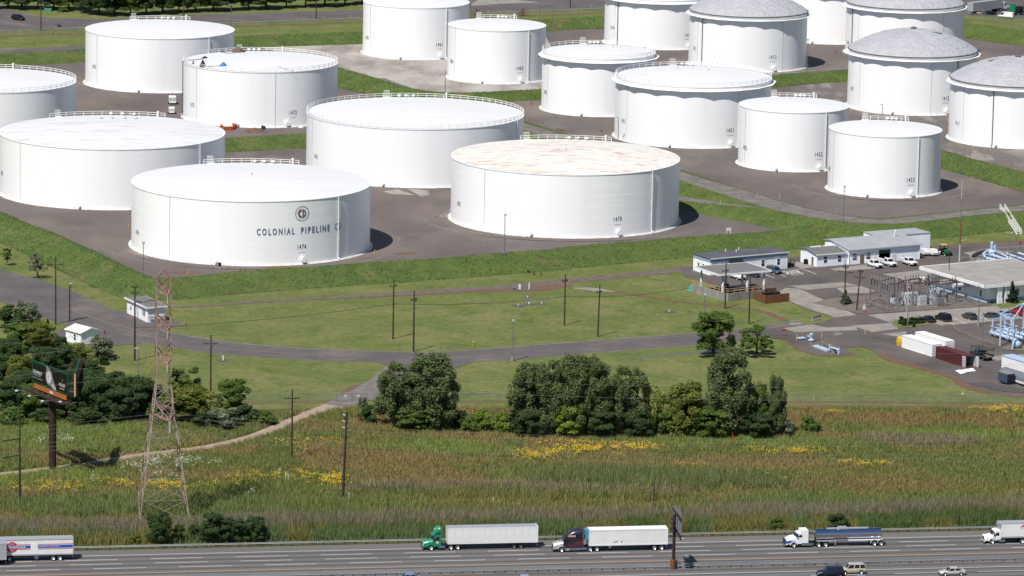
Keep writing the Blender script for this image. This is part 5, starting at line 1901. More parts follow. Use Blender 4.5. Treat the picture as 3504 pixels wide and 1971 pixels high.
for s_ in (-1, 1):
    tp_ = Vector((0.6, s_ * (half(zl) + 5.2), zl - 0.3))
    g = MB()
    for k in ((0, 1) if s_ < 0 else (2, 3)):
        g.bar(corner(k, zl), tp_, 0.3)
        g.bar(corner(k, zl + 2.2), tp_, 0.16)
    for f in (0.35, 0.7):
        g.bar(corner(0 if s_ < 0 else 3, zl).lerp(tp_, f), corner(1 if s_ < 0 else 2, zl).lerp(tp_, f), 0.14)
    g.build('lower_crossarm', 'pylon_rust', pyl)
    q = MB()
    for j in range(10):
        q.lathe([(0.06, 0), (0.24, -0.1), (0.06, -0.18)], 8, (tp_.x, tp_.y, tp_.z - 0.1 - j * 0.22))
    q.build('insulator_string', 'insulator_white', pyl)
    for off in (-0.6, 0.0, 0.6):
        TIPS.append(tp_ + Vector((0, off * 2.2, -2.3 + off * 0.8)))
TIPS.append(tip)
rotz = Matrix.Rotation(HANG, 3, 'Z')
for i, tp_ in enumerate(TIPS):
    w = pc + rotz @ tp_
    pts = []
    span, sag = 290.0, 7.5 if i < len(TIPS) - 1 else 5.0
    for sgn in (-1, 1):
        seg = []
        for k in range(25):
            x = k / 24
            p = w + HD * (sgn * span * x) + Vector((0, 0, -4 * sag * x * (1 - x) + 0.0))
            seg.append(p)
        pts = seg[::-1] + (pts[1:] if pts else []) if sgn < 0 else pts + seg[1:]
    g = MB()
    g.path(pts, 0.022, 4)
    where = (['%s arm of the %s tier' % (b_, a_) for a_ in ('topmost', 'second', 'third') for b_ in ('near', 'far')] + ['%s lowest arm, %s of three' % (b_, a_) for b_ in ('near', 'far') for a_ in ('front', 'middle', 'back')] + ['very tip'])[i]
    tag(g.build('transmission_wire', 'wire'), 'thin grey wire strung from the pylon, %s' % where, 'wire', 'transmission wires on the lattice pylon')


def strung(label, pts, sag, r=0.045, m='cable_black', name='overhead_cable'):
    g = MB()
    for a, b in zip(pts[:-1], pts[1:]):
        seg = []
        for k in range(15):
            x = k / 14
            seg.append(a.lerp(b, x) - Vector((0, 0, 4 * sag * x * (1 - x))))
        g.path(seg, r, 5)
    return tag(g.build(name, m), label, 'cable')


def on(pl, row):
    return pl[1] + Vector((0.0, -0.2, HT(pl[1], row)))


strung('black cable strung along the lawn poles to the canopy', [on(P3, 1121), on(P5, 1039), on(P7, 1013), P(2365, 985, 5.0)], 0.8)
strung('thin cable strung along the crossarms of the lawn poles', [on(P1, 904), on(P3, 1002), on(P5, 979), on(P6, 1026), on(P8, 999), on(P9, 927), on(P11, 930)], 1.4, 0.025, 'wire')
strung('thin cable between meadow pole and lawn pole', [on(P4, 1176), on(P13, 1363)], 1.2, 0.025, 'wire')

# ---------------------------------------------------------------- billboard on a brown column
bc = P(180, 1611.7)
bb = thing('billboard', 'V-shaped roadside billboard with a wristwatch advertisement on a brown column', 'billboard', (bc.x, bc.y, 0))
zc = HT(bc, 1293.3)
zb = HT(bc, 1374)
MB().tube((0, 0, -0.3), (0, 0, zb), 0.72, None, 24).build('column', 'sign_brown', bb)
hp = 4.4


def panel(l_px, r_px, name):
    a, b = P(l_px[0], l_px[1], zc) - bb.location, P(r_px[0], r_px[1], zc) - bb.location
    e = (b - a)
    e.z = 0
    L = e.length
    e.normalize()
    n = Vector((e.y, -e.x, 0))
    a = Vector((a.x, a.y, zc - hp / 2))

    def fn(x, y, o=0.0):
        return a + e * x + Vector((0, 0, y)) + n * o
    return a, e, n, L, fn


a, e, n, L, fn = panel((109.6, 1269), (232.5, 1317.5), 'face')


def quad(fn, x0, x1, y0, y1, o):
    return [tuple(fn(x0, y0, o)), tuple(fn(x1, y0, o)), tuple(fn(x1, y1, o)), tuple(fn(x0, y1, o))]


g = MB()
g.add(quad(fn, 0, L, 0, hp, 0.0) + quad(fn, 0, L, 0, hp, -0.25), [(0, 1, 2, 3), (7, 6, 5, 4), (0, 4, 5, 1), (1, 5, 6, 2), (2, 6, 7, 3), (3, 7, 4, 0)])
face = g.build('advert_panel', 'board_green', bb)
MB().add(quad(fn, 0.35, L - 0.35, 0.4, hp - 0.35, 0.02), [(0, 1, 2, 3)]).build('advert_field', 'board_black', face)


def blob(fn, cx, cy, rx, ry, rot, o, m, name, parent, pw=2.0, n=28):
    vs = []
    for i in range(n):
        t = 2 * math.pi * i / n
        c, s = math.cos(t), math.sin(t)
        x = rx * abs(c) ** (2 / pw) * (1 if c > 0 else -1)
        y = ry * abs(s) ** (2 / pw) * (1 if s > 0 else -1)
        vs.append(tuple(fn(cx + x * math.cos(rot) - y * math.sin(rot), cy + x * math.sin(rot) + y * math.cos(rot), o)))
    return MB().add(vs, [tuple(range(n))]).build(name, m, parent)


wx, wy = L * 0.49, hp * 0.47
# bracelet, case, dial, hands of the pictured watch
MB().add([tuple(fn(wx - 1.55, hp - 0.1, 0.03)), tuple(fn(wx - 1.3, hp - 0.75, 0.03)), tuple(fn(wx - 0.2, 0.9, 0.03)), tuple(fn(wx + 1.6, 0.1, 0.03)), tuple(fn(wx + 3.1, 0.15, 0.03)), tuple(fn(wx + 1.9, 1.7, 0.03)), tuple(fn(wx + 0.7, hp - 0.75, 0.03)), tuple(fn(wx - 0.5, hp - 0.1, 0.03))][::-1], [tuple(range(8))]).build('pictured_bracelet', 'board_grey', face)
for i in range(5):
    f = i / 5
    MB().add([tuple(fn(wx + 0.5 + 2.0 * f, 1.15 - 1.0 * f, 0.034)), tuple(fn(wx + 0.95 + 2.0 * f, 0.95 - 0.9 * f, 0.034)), tuple(fn(wx + 1.25 + 1.9 * f, 1.35 - 1.0 * f, 0.034)), tuple(fn(wx + 0.8 + 1.9 * f, 1.6 - 1.1 * f, 0.034))], [(0, 1, 2, 3)]).build('pictured_link', 'board_white', face)
blob(fn, wx - 0.15, wy + 0.2, 1.45, 1.55, 0, 0.04, 'board_grey', 'pictured_case', face, 2.4)
blob(fn, wx - 0.15, wy + 0.2, 1.05, 1.2, 0, 0.05, 'board_white', 'pictured_dial', face)
g = MB()
g.add(quad(fn, wx - 0.18, wx - 0.12, wy + 0.2, wy + 0.85, 0.06), [(0, 1, 2, 3)])
g.add(quad(fn, wx - 0.75, wx - 0.15, wy + 0.18, wy + 0.25, 0.06), [(0, 1, 2, 3)])
g.build('pictured_hands', 'board_black', face)


def ptext(body, x, y, h, w, m, parent, name='lettering', o=0.03, fn=fn, **kw):
    vs, fs = text_shape(body, h, **kw)
    k = w / (max(v[0] for v in vs) * 2)
    return MB().add([tuple(fn(x + vx * k, y + vy, o)) for vx, vy in vs], fs).build(name, m, parent)


ptext('LEONARDO', L * 0.155, hp * 0.46, 0.62, L * 0.25, 'board_white', face, bold=0.03)
ptext('JEWELERS', L * 0.145, hp * 0.36, 0.26, L * 0.2, 'board_white', face, spacing=1.3)
ptext('ELIZABETH NJ   RED BANK NJ', L * 0.16, hp * 0.24, 0.2, L * 0.27, 'board_white', face)
ptext('ROLEX', L * 0.845, hp * 0.33, 0.55, L * 0.17, 'board_white', face, bold=0.03)
MB().add(quad(fn, L * 0.775, L * 0.905, hp * 0.19, hp * 0.26, 0.03), [(0, 1, 2, 3)]).build('gold_line', 'board_gold', face)
cr = MB()
for i in range(5):
    t_ = -0.5 + i * 0.25
    x0 = L * 0.845
    cr.add([tuple(fn(x0 - 0.12 + i * 0.06, hp * 0.55, 0.03)), tuple(fn(x0 - 0.06 + i * 0.06, hp * 0.55, 0.03)), tuple(fn(x0 + t_ * 1.1, hp * 0.72, 0.03))], [(0, 1, 2)])
cr.add(quad(fn, L * 0.845 - 0.2, L * 0.845 + 0.2, hp * 0.53, hp * 0.56, 0.031), [(0, 1, 2, 3)])
cr.build('gold_crown', 'board_gold', face)
g = MB()
g.add(quad(fn, 1.0, L - 0.6, -0.95, -0.05, 0.05) + quad(fn, 1.0, L - 0.6, -0.95, -0.05, -0.1), [(0, 1, 2, 3), (7, 6, 5, 4), (0, 4, 5, 1), (1, 5, 6, 2), (2, 6, 7, 3), (3, 7, 4, 0)])
apron = g.build('apron', 'board_orange', bb)
MB().add(quad(fn, L * 0.5, L * 0.6, -0.75, -0.3, 0.07), [(0, 1, 2, 3)]).build('owner_plate', 'board_white', apron)
# catwalk, frame and floodlights on the front
g = MB()
g.add([tuple(fn(-1.0, -1.5, 0.3)), tuple(fn(L + 0.8, -1.5, 0.3)), tuple(fn(L + 0.8, -1.5, 1.6)), tuple(fn(-1.0, -1.5, 1.6)), tuple(fn(-1.0, -1.25, 0.3)), tuple(fn(L + 0.8, -1.25, 0.3)), tuple(fn(L + 0.8, -1.25, 1.6)), tuple(fn(-1.0, -1.25, 1.6))],
      [(0, 1, 2, 3), (4, 7, 6, 5), (0, 4, 5, 1), (1, 5, 6, 2), (2, 6, 7, 3), (3, 7, 4, 0)])
g.build('catwalk', 'sign_brown', bb)
for x in (0.6, L * 0.4, L * 0.76):
    p, q = fn(x, -1.4, 1.0), fn(x, -1.3, 3.6)
    k = MB().tube(p, q, 0.05, None, 6).build('lamp_arm', 'lamp_grey', bb)
    MB().ball(q, 0.42, 0.42, 0.22).build('floodlight', 'lamp_head', k)
for x in np.linspace(0.8, L - 0.8, 7):
    MB().bar(fn(x, -1.3, -0.4), fn(x, hp - 0.2, -0.4), 0.2).build('stringer', 'sign_brown', bb)
a2, e2, n2, L2, fn2 = panel((276.5, 1262), (259, 1318), 'face')
g = MB()
g.add(quad(fn2, 0, L2, 0, hp, 0.0) + quad(fn2, 0, L2, 0, hp, 0.25), [(0, 1, 2, 3), (7, 6, 5, 4), (0, 4, 5, 1), (1, 5, 6, 2), (2, 6, 7, 3), (3, 7, 4, 0)])
back = g.build('rear_panel', 'board_green', bb)
MB().add(quad(fn2, L2 - 0.05, L2 + 0.03, 0, hp, 0.0) + quad(fn2, L2 - 0.05, L2 + 0.03, 0, hp, 0.3), [(0, 1, 2, 3), (7, 6, 5, 4), (0, 4, 5, 1), (1, 5, 6, 2), (2, 6, 7, 3), (3, 7, 4, 0)]).build('panel_edge', 'yellow_post', bb)
for x in np.linspace(0.8, L2 - 0.8, 6):
    MB().bar(fn2(x, -1.3, 0.5 - 0.9), fn2(x, hp - 0.2, 0.5 - 0.9), 0.2).build('stringer', 'sign_brown', bb)
for i, y in enumerate((0.3, 1.4, 2.5, 3.6)):
    for x in (0.25, 0.5, 0.75):
        MB().bar(fn(L * x, y, -0.5), fn2(L2 * x, y, -0.5), 0.12).build('tie_beam', 'sign_brown', bb)
for x in np.linspace(L2 * 0.3, L2 - 0.8, 3):
    p, q = fn2(x, -1.4, 1.0), fn2(x, -1.3, 3.4)
    p, q = fn2(x, -1.4, -0.3) - n2 * 0.0, fn2(x, -1.3, 0) - n2 * -3.0
    k = MB().tube(p, q, 0.05, None, 6).build('lamp_arm', 'lamp_grey', bb)
    MB().ball(q, 0.42, 0.42, 0.22).build('floodlight', 'lamp_head', k)
MB().bar(fn(L * 0.5, -1.1, -0.6), fn2(L2 * 0.5, -1.1, -0.6), 0.5, 0.6).build('torsion_beam', 'sign_brown', bb)
MB().bar(fn(0.5, -1.1, -0.6), fn(L, -1.1, -0.6), 0.4, 0.5).build('main_beam', 'sign_brown', bb)

# ---------------------------------------------------------------- sign on the median, seen almost edge-on
b = P(2304, 1947)
t = thing('highway_sign', 'rusty column in the median carrying a tall grey slatted sign seen edge-on', 'sign', b, 0)
hcol = HT(b, 1760)
MB().tube((0, 0, 0), (0, 0, HT(b, 1914)), 0.58, None, 18).build('drum_base', 'sign_rust', t)
MB().tube((0, 0, 0.2), (0, 0, hcol), 0.3, 0.27, 14).build('column', 'sign_brown', t)
zs = HT(b, 1792)
far, near = P(2301.5, 1774, zs) - b, P(2326.5, 1804, zs) - b
nsl = 6
for i in range(nsl):
    p, q = far.lerp(near, i / nsl), far.lerp(near, (i + 0.92) / nsl)
    g = MB().bar(Vector((p.x, p.y, 0)) + Vector((0.25, 0, zs)), Vector((q.x, q.y, 0)) + Vector((0.25, 0, zs)), 0.1, 5.0)
    g.build('slat', 'sign_back', t)
for z in (zs - 1.6, zs + 1.6):
    MB().bar(Vector((far.x + 0.1, far.y + 1.2, z)), Vector((near.x + 0.1, near.y - 0.6, z)), 0.28).build('arm', 'sign_brown', t)
for z in (zs - 1.0, zs, zs + 0.9):
    MB().bar(Vector((-0.55, 1.0, z)), Vector((-0.1, -1.0, z - 0.3)), 0.24).build('bracket', 'sign_brown', t)
MB().bx(0.2, 0.95, near.y - 0.2, near.y + 0.8, zs - 2.45, zs - 2.2).build('lamp_shelf', 'sign_back', t)
MB().ball((1.4, near.y + 0.2, zs - 2.2), 0.4, 0.3, 0.2).build('floodlight', 'lamp_head', t)
MB().bx(0.65, 1.0, 0.2, 0.8, 0.0, 1.7).build('control_box', 'lamp_grey', t)

# ---------------------------------------------------------------- fences
POST = {}


def fence(label, px, h=1.85, gap=3.1, r=0.045, world=False):
    t = thing('chain_link_fence', label, 'fence', (0, 0, 0), 0, 'chain-link fences')
    pts = [P(*p) for p in px]
    key = round(h, 2)
    if key not in POST:
        POST[key] = MB().tube((0, 0, 0), (0, 0, h + 0.05), r, None, 6).mesh('post', 'galvanised')
    rl, lk = MB(), MB()
    for a, b in zip(pts[:-1], pts[1:]):
        n = max(1, round((b - a).length / gap))
        for i in range(n + 1):
            if i == n and b is not pts[-1]:
                continue
            link('post', POST[key], t, a.lerp(b, i / n))
        rl.tube(a + Vector((0, 0, h)), b + Vector((0, 0, h)), 0.045, None, 5, False)
        lk.add([a, b, b + Vector((0, 0, h)), a + Vector((0, 0, h))], [(0, 1, 2, 3)])
    rl.build('top_rail', 'galvanised', t)
    lk.build('mesh_panel', 'chain_link', t)
    return t


fence('chain-link fence left of the meadow gate', [(690, 1374), (780, 1376), (868, 1378), (1000, 1376), (1118, 1372), (1150, 1373)])
fence('chain-link fence running from the gate past the trees to the right picture edge', [(1258, 1373), (1560, 1374), (2100, 1374), (2684, 1375), (3100, 1378), (3504, 1381), (3720, 1383)])
fence('chain-link fence along the far public road, left of tank 1473', [(-40, 124), (140, 119), (292, 112), (500, 104)])
fence('chain-link fence along the far public road between tanks 1473 and 1461', [(700, 96), (868, 88), (1060, 82), (1241, 74)])
fence('chain-link fence along the far public road behind tank 1460', [(1600, 62), (1760, 56), (1860, 50), (2066, 42)])
fence('chain-link fence below the truck lot', [(3290, 66), (3375, 74), (3440, 82), (3504, 90), (3650, 104)], 2.4)
fence('chain-link fence around the substation', [(2960, 1030), (2962, 1040), (3022, 1066), (3160, 1058), (3225, 1054), (3330, 1044), (3300, 1028)], 2.0, 3.4)
g_ = thing('double_gate', 'closed double wire gate with two white plates on the dirt track', 'gate', (0, 0, 0))
a, b = P(1150, 1373), P(1258, 1373)
for i in range(2):
    p, q = a.lerp(b, 0.5 * i), a.lerp(b, 0.5 * (i + 1))
    p, q = p.lerp(q, 0.02), p.lerp(q, 0.98)
    gg = MB()
    for z in (0.15, 1.0, 1.8):
        gg.tube(p + Vector((0, 0, z)), q + Vector((0, 0, z)), 0.045, None, 5)
    for s_ in (p, q):
        gg.tube(s_, s_ + Vector((0, 0, 1.9)), 0.05, None, 6)
    lf = gg.build('leaf', 'galvanised', g_)
    c = p.lerp(q, 0.6 - 0.2 * i) + Vector((0, -0.1, 1.15))
    MB().box(c, (0.55, 0.03, 0.42)).build('plate', 'board_white', lf)
    MB().add([p, q, q + Vector((0, 0, 1.8)), p + Vector((0, 0, 1.8))], [(0, 1, 2, 3)]).build('mesh_panel', 'chain_link', lf)
p = P(3293, 1366, 0) + Vector((0, -0.1, 1.2))
tag(MB().box(p, (0.5, 0.04, 0.4)).build('fence_plate', 'board_white'), 'small white plate hung on the long fence', 'plate')

# ---------------------------------------------------------------- guardrails
mat('rail_steel', (196, 200, 204), 0.45, 0.4, c2=(180, 184, 188), sc1=0.3, stretch=(0.2, 1, 1))
mat('post_dark', (92, 84, 80), 0.8)
POST_M = MB().bx(-0.08, 0.08, -0.1, 0.1, -0.1, 0.82).mesh('post', 'post_dark')


def wbeam(mb, x0, x1, y, z, s=1.0):
    prof = [(0.0, -0.16), (0.07 * s, -0.1), (0.0, -0.02), (0.0, 0.02), (0.07 * s, 0.1), (0.0, 0.16)]
    n = len(prof)
    vs = [(x, y + a, z + b) for x in (x0, x1) for a, b in prof]
    return mb.add(vs, [(i, i + 1, n + i + 1, n + i) for i in range(n - 1)])


t = thing('guardrail', 'steel guardrail along the meadow side of the highway', 'guardrail', HO, HANG)
wbeam(MB(), -260, 260, G1, 0.62, -1).build('beam', 'rail_steel', t)
x = -112.0
while x < 112:
    link('post', POST_M, t, (x, G1 + 0.13, 0))
    x += 1.95
t = thing('guardrail', 'double steel guardrail in the highway median', 'guardrail', HO, HANG)
wbeam(MB(), -260, 260, G2 - 0.45, 0.62, -1).build('beam', 'rail_steel', t)
wbeam(MB(), -260, 260, G2 + 0.45, 0.66, 1).build('beam', 'rail_steel', t)
MB().tube((-260, G2, 0.95), (260, G2, 0.95), 0.06, None, 6).build('upper_rail', 'rail_steel', t)
POST_2 = MB().bx(-0.07, 0.07, -0.42, 0.42, 0.5, 0.66).bx(-0.09, 0.09, -0.1, 0.1, -0.1, 1.0).mesh('post', 'rail_steel')
x = -106.0
while x < 106:
    link('post', POST_2, t, (x, G2, 0))
    x += 1.95
# ================================================================ VEHICLES
mat('car_glass', (26, 32, 38), 0.08, spec=0.8)
mat('tyre', (24, 24, 26), 0.85)
mat('rim_chrome', (214, 216, 218), 0.25, 0.6, k=0.9)
mat('rim_dark', (110, 110, 112), 0.4, 0.5)
mat('head_lamp', (226, 228, 226), 0.15, k=0.9)
mat('tail_lamp', (150, 26, 26), 0.3)
mat('chrome', (206, 210, 216), 0.12, 1.0, k=0.86)
mat('trailer_white', (236, 236, 234), 0.5, k=0.86, c2=(228, 228, 226), sc1=0.5)
mat('trailer_roof', (170, 174, 184), 0.5, 0.2, k=0.8)
mat('trailer_silver', (196, 198, 202), 0.4, 0.5, k=0.9)
mat('chassis_black', (26, 26, 28), 0.8)
mat('truck_green', (22, 132, 92), 0.3, k=0.9, spec=0.5)
mat('truck_teal', (40, 128, 134), 0.3, k=0.9)
mat('truck_purple', (44, 40, 54), 0.25, spec=0.6, k=0.9)
mat('truck_flame', (196, 160, 140), 0.4, k=0.9)
mat('truck_red', (150, 40, 48), 0.4, k=0.9)
mat('truck_blue', (36, 78, 160), 0.35, k=0.9)
mat('truck_white', (240, 240, 240), 0.35, k=0.86, spec=0.5)
mat('reefer_teal', (72, 140, 172), 0.5, k=0.9)
mat('stripe_red', (196, 54, 62), 0.5, k=0.9)
mat('stripe_blue', (32, 84, 184), 0.5, k=0.9)
mat('tank_steel', (196, 206, 222), 0.14, 1.0, k=0.86)
PAINT = {}
for nm, c in (('white', (238, 238, 238)), ('black', (20, 22, 26)), ('navy', (24, 32, 54)), ('slate', (72, 86, 104)), ('charcoal', (70, 72, 78)), ('silver', (186, 184, 178)), ('champagne', (190, 182, 164)), ('red', (188, 26, 40)), ('dark_green', (34, 70, 56)),
              ('blue_grey', (120, 136, 160)), ('tan', (150, 140, 126)), ('pale_blue', (150, 166, 190))):
    PAINT[nm] = mat('paint_' + nm, c, 0.28, 0.1, spec=0.5, k=0.84)
WH = {}


def wheel(parent, x, y, r=0.34, w=0.24, rim='rim_chrome', out=-1):
    key = (round(r, 2), round(w, 2), rim, out)
    if key not in WH:
        g = MB()
        g.lathe([(r * 0.62, -w / 2), (r * 0.95, -w / 2), (r, -w / 2 + 0.04), (r, w / 2 - 0.04), (r * 0.95, w / 2), (r * 0.62, w / 2)], 20)
        ty = g.mesh('wheel', 'tyre')
        ty.transform(Matrix.Rotation(math.pi / 2, 4, 'X'))
        g = MB()
        g.lathe([(0.0, w / 2 - 0.1), (r * 0.25, w / 2 - 0.09), (r * 0.3, w / 2 - 0.14), (r * 0.55, w / 2 - 0.05), (r * 0.64, w / 2 - 0.01)], 16)
        rm = g.mesh('rim', rim)
        # the lathe looks up +z: turn it to the outer side
        rm.transform(Matrix.Rotation(-math.pi / 2 * out, 4, 'X'))
        WH[key] = (ty, rm)
    ty, rm = WH[key]
    o = link('wheel', ty, parent, (x, y, r))
    link('rim', rm, o)
    return o


def place(foot, heading):
    """Empty whose +x is the rear: heading is the way the vehicle faces."""
    return foot, heading + math.pi


def car(label, cat, kind, paint, foot, heading, group=None):
    """Vehicle with front at -x; foot is the ground point under its middle."""
    D = dict(sedan=(4.8, 1.8, 1.42), suv=(4.9, 1.95, 1.85), minivan=(5.0, 1.95, 1.75), hatch=(4.5, 1.8, 1.6), pickup=(5.7, 2.0, 1.9), van=(5.4, 2.0, 2.1))[kind]
    L, W, H = D
    t = thing('car' if kind not in ('pickup', 'van') else kind.replace('pickup', 'pickup_truck'), label, cat, foot, heading + math.pi, group)
    m = PAINT[paint]
    hw_ = W / 2
    bz = H * (0.62 if kind in ('sedan',) else 0.6)
    h0 = -L / 2
    # side profile stations of the lower body: x, bottom, top, half-width
    if kind == 'van':
        st = [(0, .45, .8, .8), (.05, .3, .95, .93), (.2, .28, 1.15, 1), (.5, .28, 1.2, 1), (.97, .28, 1.2, 1), (1, .4, 1.15, .96)]
    elif kind in ('pickup',):
        st = [(0, .55, 1.0, .84), (.04, .45, 1.12, .95), (.26, .42, 1.2, 1), (.6, .42, 1.22, 1), (.97, .42, 1.22, 1), (1, .5, 1.18, .97)]
    elif kind == 'sedan':
        st = [(0, .35, .62, .78), (.05, .22, .74, .93), (.28, .2, .92, 1), (.55, .2, .96, 1), (.8, .2, .98, 1), (.96, .24, .93, .94), (1, .36, .86, .84)]
    else:
        st = [(0, .42, .8, .8), (.05, .28, .95, .94), (.25, .25, 1.1, 1), (.6, .25, 1.14, 1), (.96, .27, 1.14, .97), (1, .4, 1.05, .9)]
    secs = []
    for x, z0, z1, wf in st:
        w = hw_ * wf
        secs.append([(h0 + x * L, -w * .94, z0), (h0 + x * L, -w, z0 + (z1 - z0) * .35), (h0 + x * L, -w * .98, z1 - .1), (h0 + x * L, -w * .88, z1), (h0 + x * L, w * .88, z1), (h0 + x * L, w * .98, z1 - .1), (h0 + x * L, w, z0 + (z1 - z0) * .35), (h0 + x * L, w * .94, z0)])
    MB().loft(secs, True).build('body', m, t)
    zb = st[2][2] - 0.06
    cab = dict(sedan=(.27, .42, .72, .88), suv=(.26, .38, .93, .985), minivan=(.16, .34, .92, .985), hatch=(.25, .4, .84, .97), pickup=(.27, .37, .58, .61), van=(.1, .27, .97, .995))[kind]
    xa, xb, xc, xd = [h0 + f * L for f in cab]
    wt = hw_ * 0.76
    wb = hw_ * 0.93
    vs = [(xa, -wb, zb), (xd, -wb, zb), (xd, wb, zb), (xa, wb, zb), (xb, -wt, H - .06), (xc, -wt, H - .06), (xc, wt, H - .06), (xb, wt, H - .06), (xb + .15, -wt * .9, H), (xc - .15, -wt * .9, H), (xc - .15, wt * .9, H), (xb + .15, wt * .9, H)]
    cb = MB().add(vs, [(0, 1, 5, 4), (1, 2, 6, 5), (2, 3, 7, 6), (3, 0, 4, 7), (4, 5, 9, 8), (5, 6, 10, 9), (6, 7, 11, 10), (7, 4, 8, 11), (8, 9, 10, 11)]).build('cabin', m, t)

    def pane(q0, q1, q2, q3, nm):
        q = [Vector(v) for v in (q0, q1, q2, q3)]
        c = sum(q, Vector()) / 4
        n = (q[1] - q[0]).cross(q[3] - q[0]).normalized() * 0.015
        MB().add([c + (v - c) * 0.84 + n for v in q], [(0, 1, 2, 3)]).build(nm, 'car_glass', cb)
    pane(vs[3], vs[0], vs[4], vs[7], 'windscreen')
    if kind != 'van':
        pane(vs[1], vs[2], vs[6], vs[5], 'rear_window')
    nsplit = {'sedan': (0, .5, 1), 'suv': (0, .36, .68, 1), 'minivan': (0, .4, .7, 1), 'hatch': (0, .5, 1), 'pickup': (0, 1), 'van': (0, .28)}[kind]
    for s_ in (-1, 1):
        a, b, c_, d_ = (Vector(vs[0]), Vector(vs[1]), Vector(vs[5]), Vector(vs[4])) if s_ < 0 else (Vector(vs[2]), Vector(vs[3]), Vector(vs[7]), Vector(vs[6]))
        sp = nsplit if s_ < 0 else tuple(1 - f for f in reversed(nsplit))
        for f, g_ in zip(sp[:-1], sp[1:]):
            pane(a.lerp(b, f), a.lerp(b, g_), d_.lerp(c_, g_), d_.lerp(c_, f), 'side_window')
    if kind == 'pickup':
        x0 = xd + 0.05
        for y in (-hw_ * .97, hw_ * .9):
            MB().bx(x0, L / 2 - .05, y, y + .14, 1.1, 1.55).build('bed_side', m, t)
        MB().bx(x0, L / 2 - .05, -hw_ * .8, hw_ * .8, 1.2, 1.24).build('bed_floor', 'chassis_black', t)
    r = 0.42 if kind in ('pickup', 'suv') else 0.35
    for x in (-L * .31, L * .3):
        for y, o_ in ((-hw_ + .1, -1), (hw_ - .1, 1)):
            wheel(t, x, y, r, .24, 'rim_chrome' if paint not in ('black', 'navy') else 'rim_dark', o_)
    for y in (-hw_ * .66, hw_ * .66):
        z = st[1][2] - .22
        MB().box((h0 + .07, y, z), (.14, .36, .17)).build('headlight', 'head_lamp', t)
        z = st[-1][2] - .16
        MB().box((L / 2 - .04, y * 1.12, z), (.12, .26, .26)).build('tail_light', 'tail_lamp', t)
    MB().bx(h0 - .03, h0 + .1, -hw_ * .5, hw_ * .5, st[1][1] + .1, st[1][2] - .25).build('grille', 'chassis_black', t)
    return t


DN = R(-61)
UP = R(118)


def service_boxes(t):
    for y in (-0.98, 0.72):
        MB().bx(0.6, 2.75, y, y + 0.26, 0.95, 1.62).build('tool_box', 'paint_white', t)


for lb, u, v in (('white service pickup parked at the garage, nearest the low wing', 2990.5, 914), ('white service pickup parked in front of the open roller door', 3038.8, 909), ('white service pickup parked at the garage, nearest the tractor', 3109, 906)):
    service_boxes(car(lb, 'pickup truck', 'pickup', 'white', P(u, v), DN, 'white pickups at the garage'))
car('white pickup parked beyond the canopy', 'pickup truck', 'pickup', 'white', P(2521, 954), DN)
car('dark purple-black sedan parked beyond the canopy', 'car', 'sedan', 'navy', P(2576.7, 945.5), DN)
car('slate blue minivan beside the hatched marking', 'car', 'minivan', 'slate', P(2649, 935), DN)
for lb, kd, pt, u, v in (('black car parked beside the clipped hedge', 'sedan', 'black', 3174.8, 1100.5), ('black sport utility car with tan skirt in the lot', 'suv', 'black', 3227, 1097), ('charcoal hatchback beside the lamp post', 'hatch', 'charcoal', 3316.8, 1092),
                         ('grey sedan parked in front of the pipe rack', 'sedan', 'charcoal', 3391, 1088.5), ('pale blue-grey sedan beside the red pickup', 'sedan', 'pale_blue', 3436, 1082), ('dark green car cut by the right edge beyond the red pickup', 'sedan', 'dark_green', 3508, 1064)):
    car(lb, 'car', kd, pt, P(u, v), UP, 'cars in the terminal parking lot')
car('red pickup in the terminal parking lot', 'pickup truck', 'pickup', 'red', P(3483, 1077), UP, 'cars in the terminal parking lot')
car('dark minivan turning at the far junction', 'car', 'minivan', 'black', P(62.3, 68.5), R(-40))
car('tan car in the truck lot beside a dark one', 'car', 'sedan', 'tan', P(3362, 49), R(-150))
car('navy car in the truck lot below the long trailer', 'car', 'sedan', 'navy', P(3386, 51), R(-150))
car('white panel van at the truck lot fence', 'van', 'van', 'white', P(3442, 62), R(155))
# cars of the near carriageway
LEFT = HANG + math.pi
car('champagne sport utility car on the near carriageway', 'car', 'suv', 'champagne', hw((halong(2870, 1967) + halong(2970, 1967)) / 2, hoff(2920, 1966) + 0.97), LEFT)
car('navy sport utility car at the bottom edge beside the champagne one', 'car', 'suv', 'navy', hw((halong(2797.7, 1975) + halong(2891, 1975)) / 2, hoff(2845, 1976) + 0.9), LEFT)
car('blue car at the bottom edge, only its roof in view, beside the navy one', 'car', 'sedan', 'blue_grey', hw(halong(2935, 1990), hoff(2935, 1997)), LEFT)
car('old silver sedan on the near carriageway', 'car', 'sedan', 'silver', hw((halong(3209, 1970) + halong(3312, 1970)) / 2, hoff(3260, 1971) + 0.9), LEFT)
car('blue car roof at the bottom edge below the green truck', 'car', 'sedan', 'blue_grey', hw(halong(1396, 1990), hoff(1396, 1989)), LEFT)
car('pale car roof at the bottom edge below the dark truck', 'car', 'sedan', 'pale_blue', hw(halong(1786, 1990), hoff(1786, 1995)), LEFT)


# ---------------------------------------------------------------- highway trucks: front at x = 0, near side at y = -1.25
def truck_root(label, front_px, base_px):
    y = hoff(*base_px) + 1.25
    return thing('semi_truck', label, 'truck', hw(halong(*front_px), y), HANG)


def glass(parent, pts, name='window'):
    return MB().add(pts, [tuple(range(len(pts)))]).build(name, 'car_glass', parent)


def dual(t, xs, rim='rim_chrome', r=0.51):
    for x in xs:
        wheel(t, x, -0.98, r, 0.55, rim, -1)
        wheel(t, x, 0.98, r, 0.55, rim, 1)


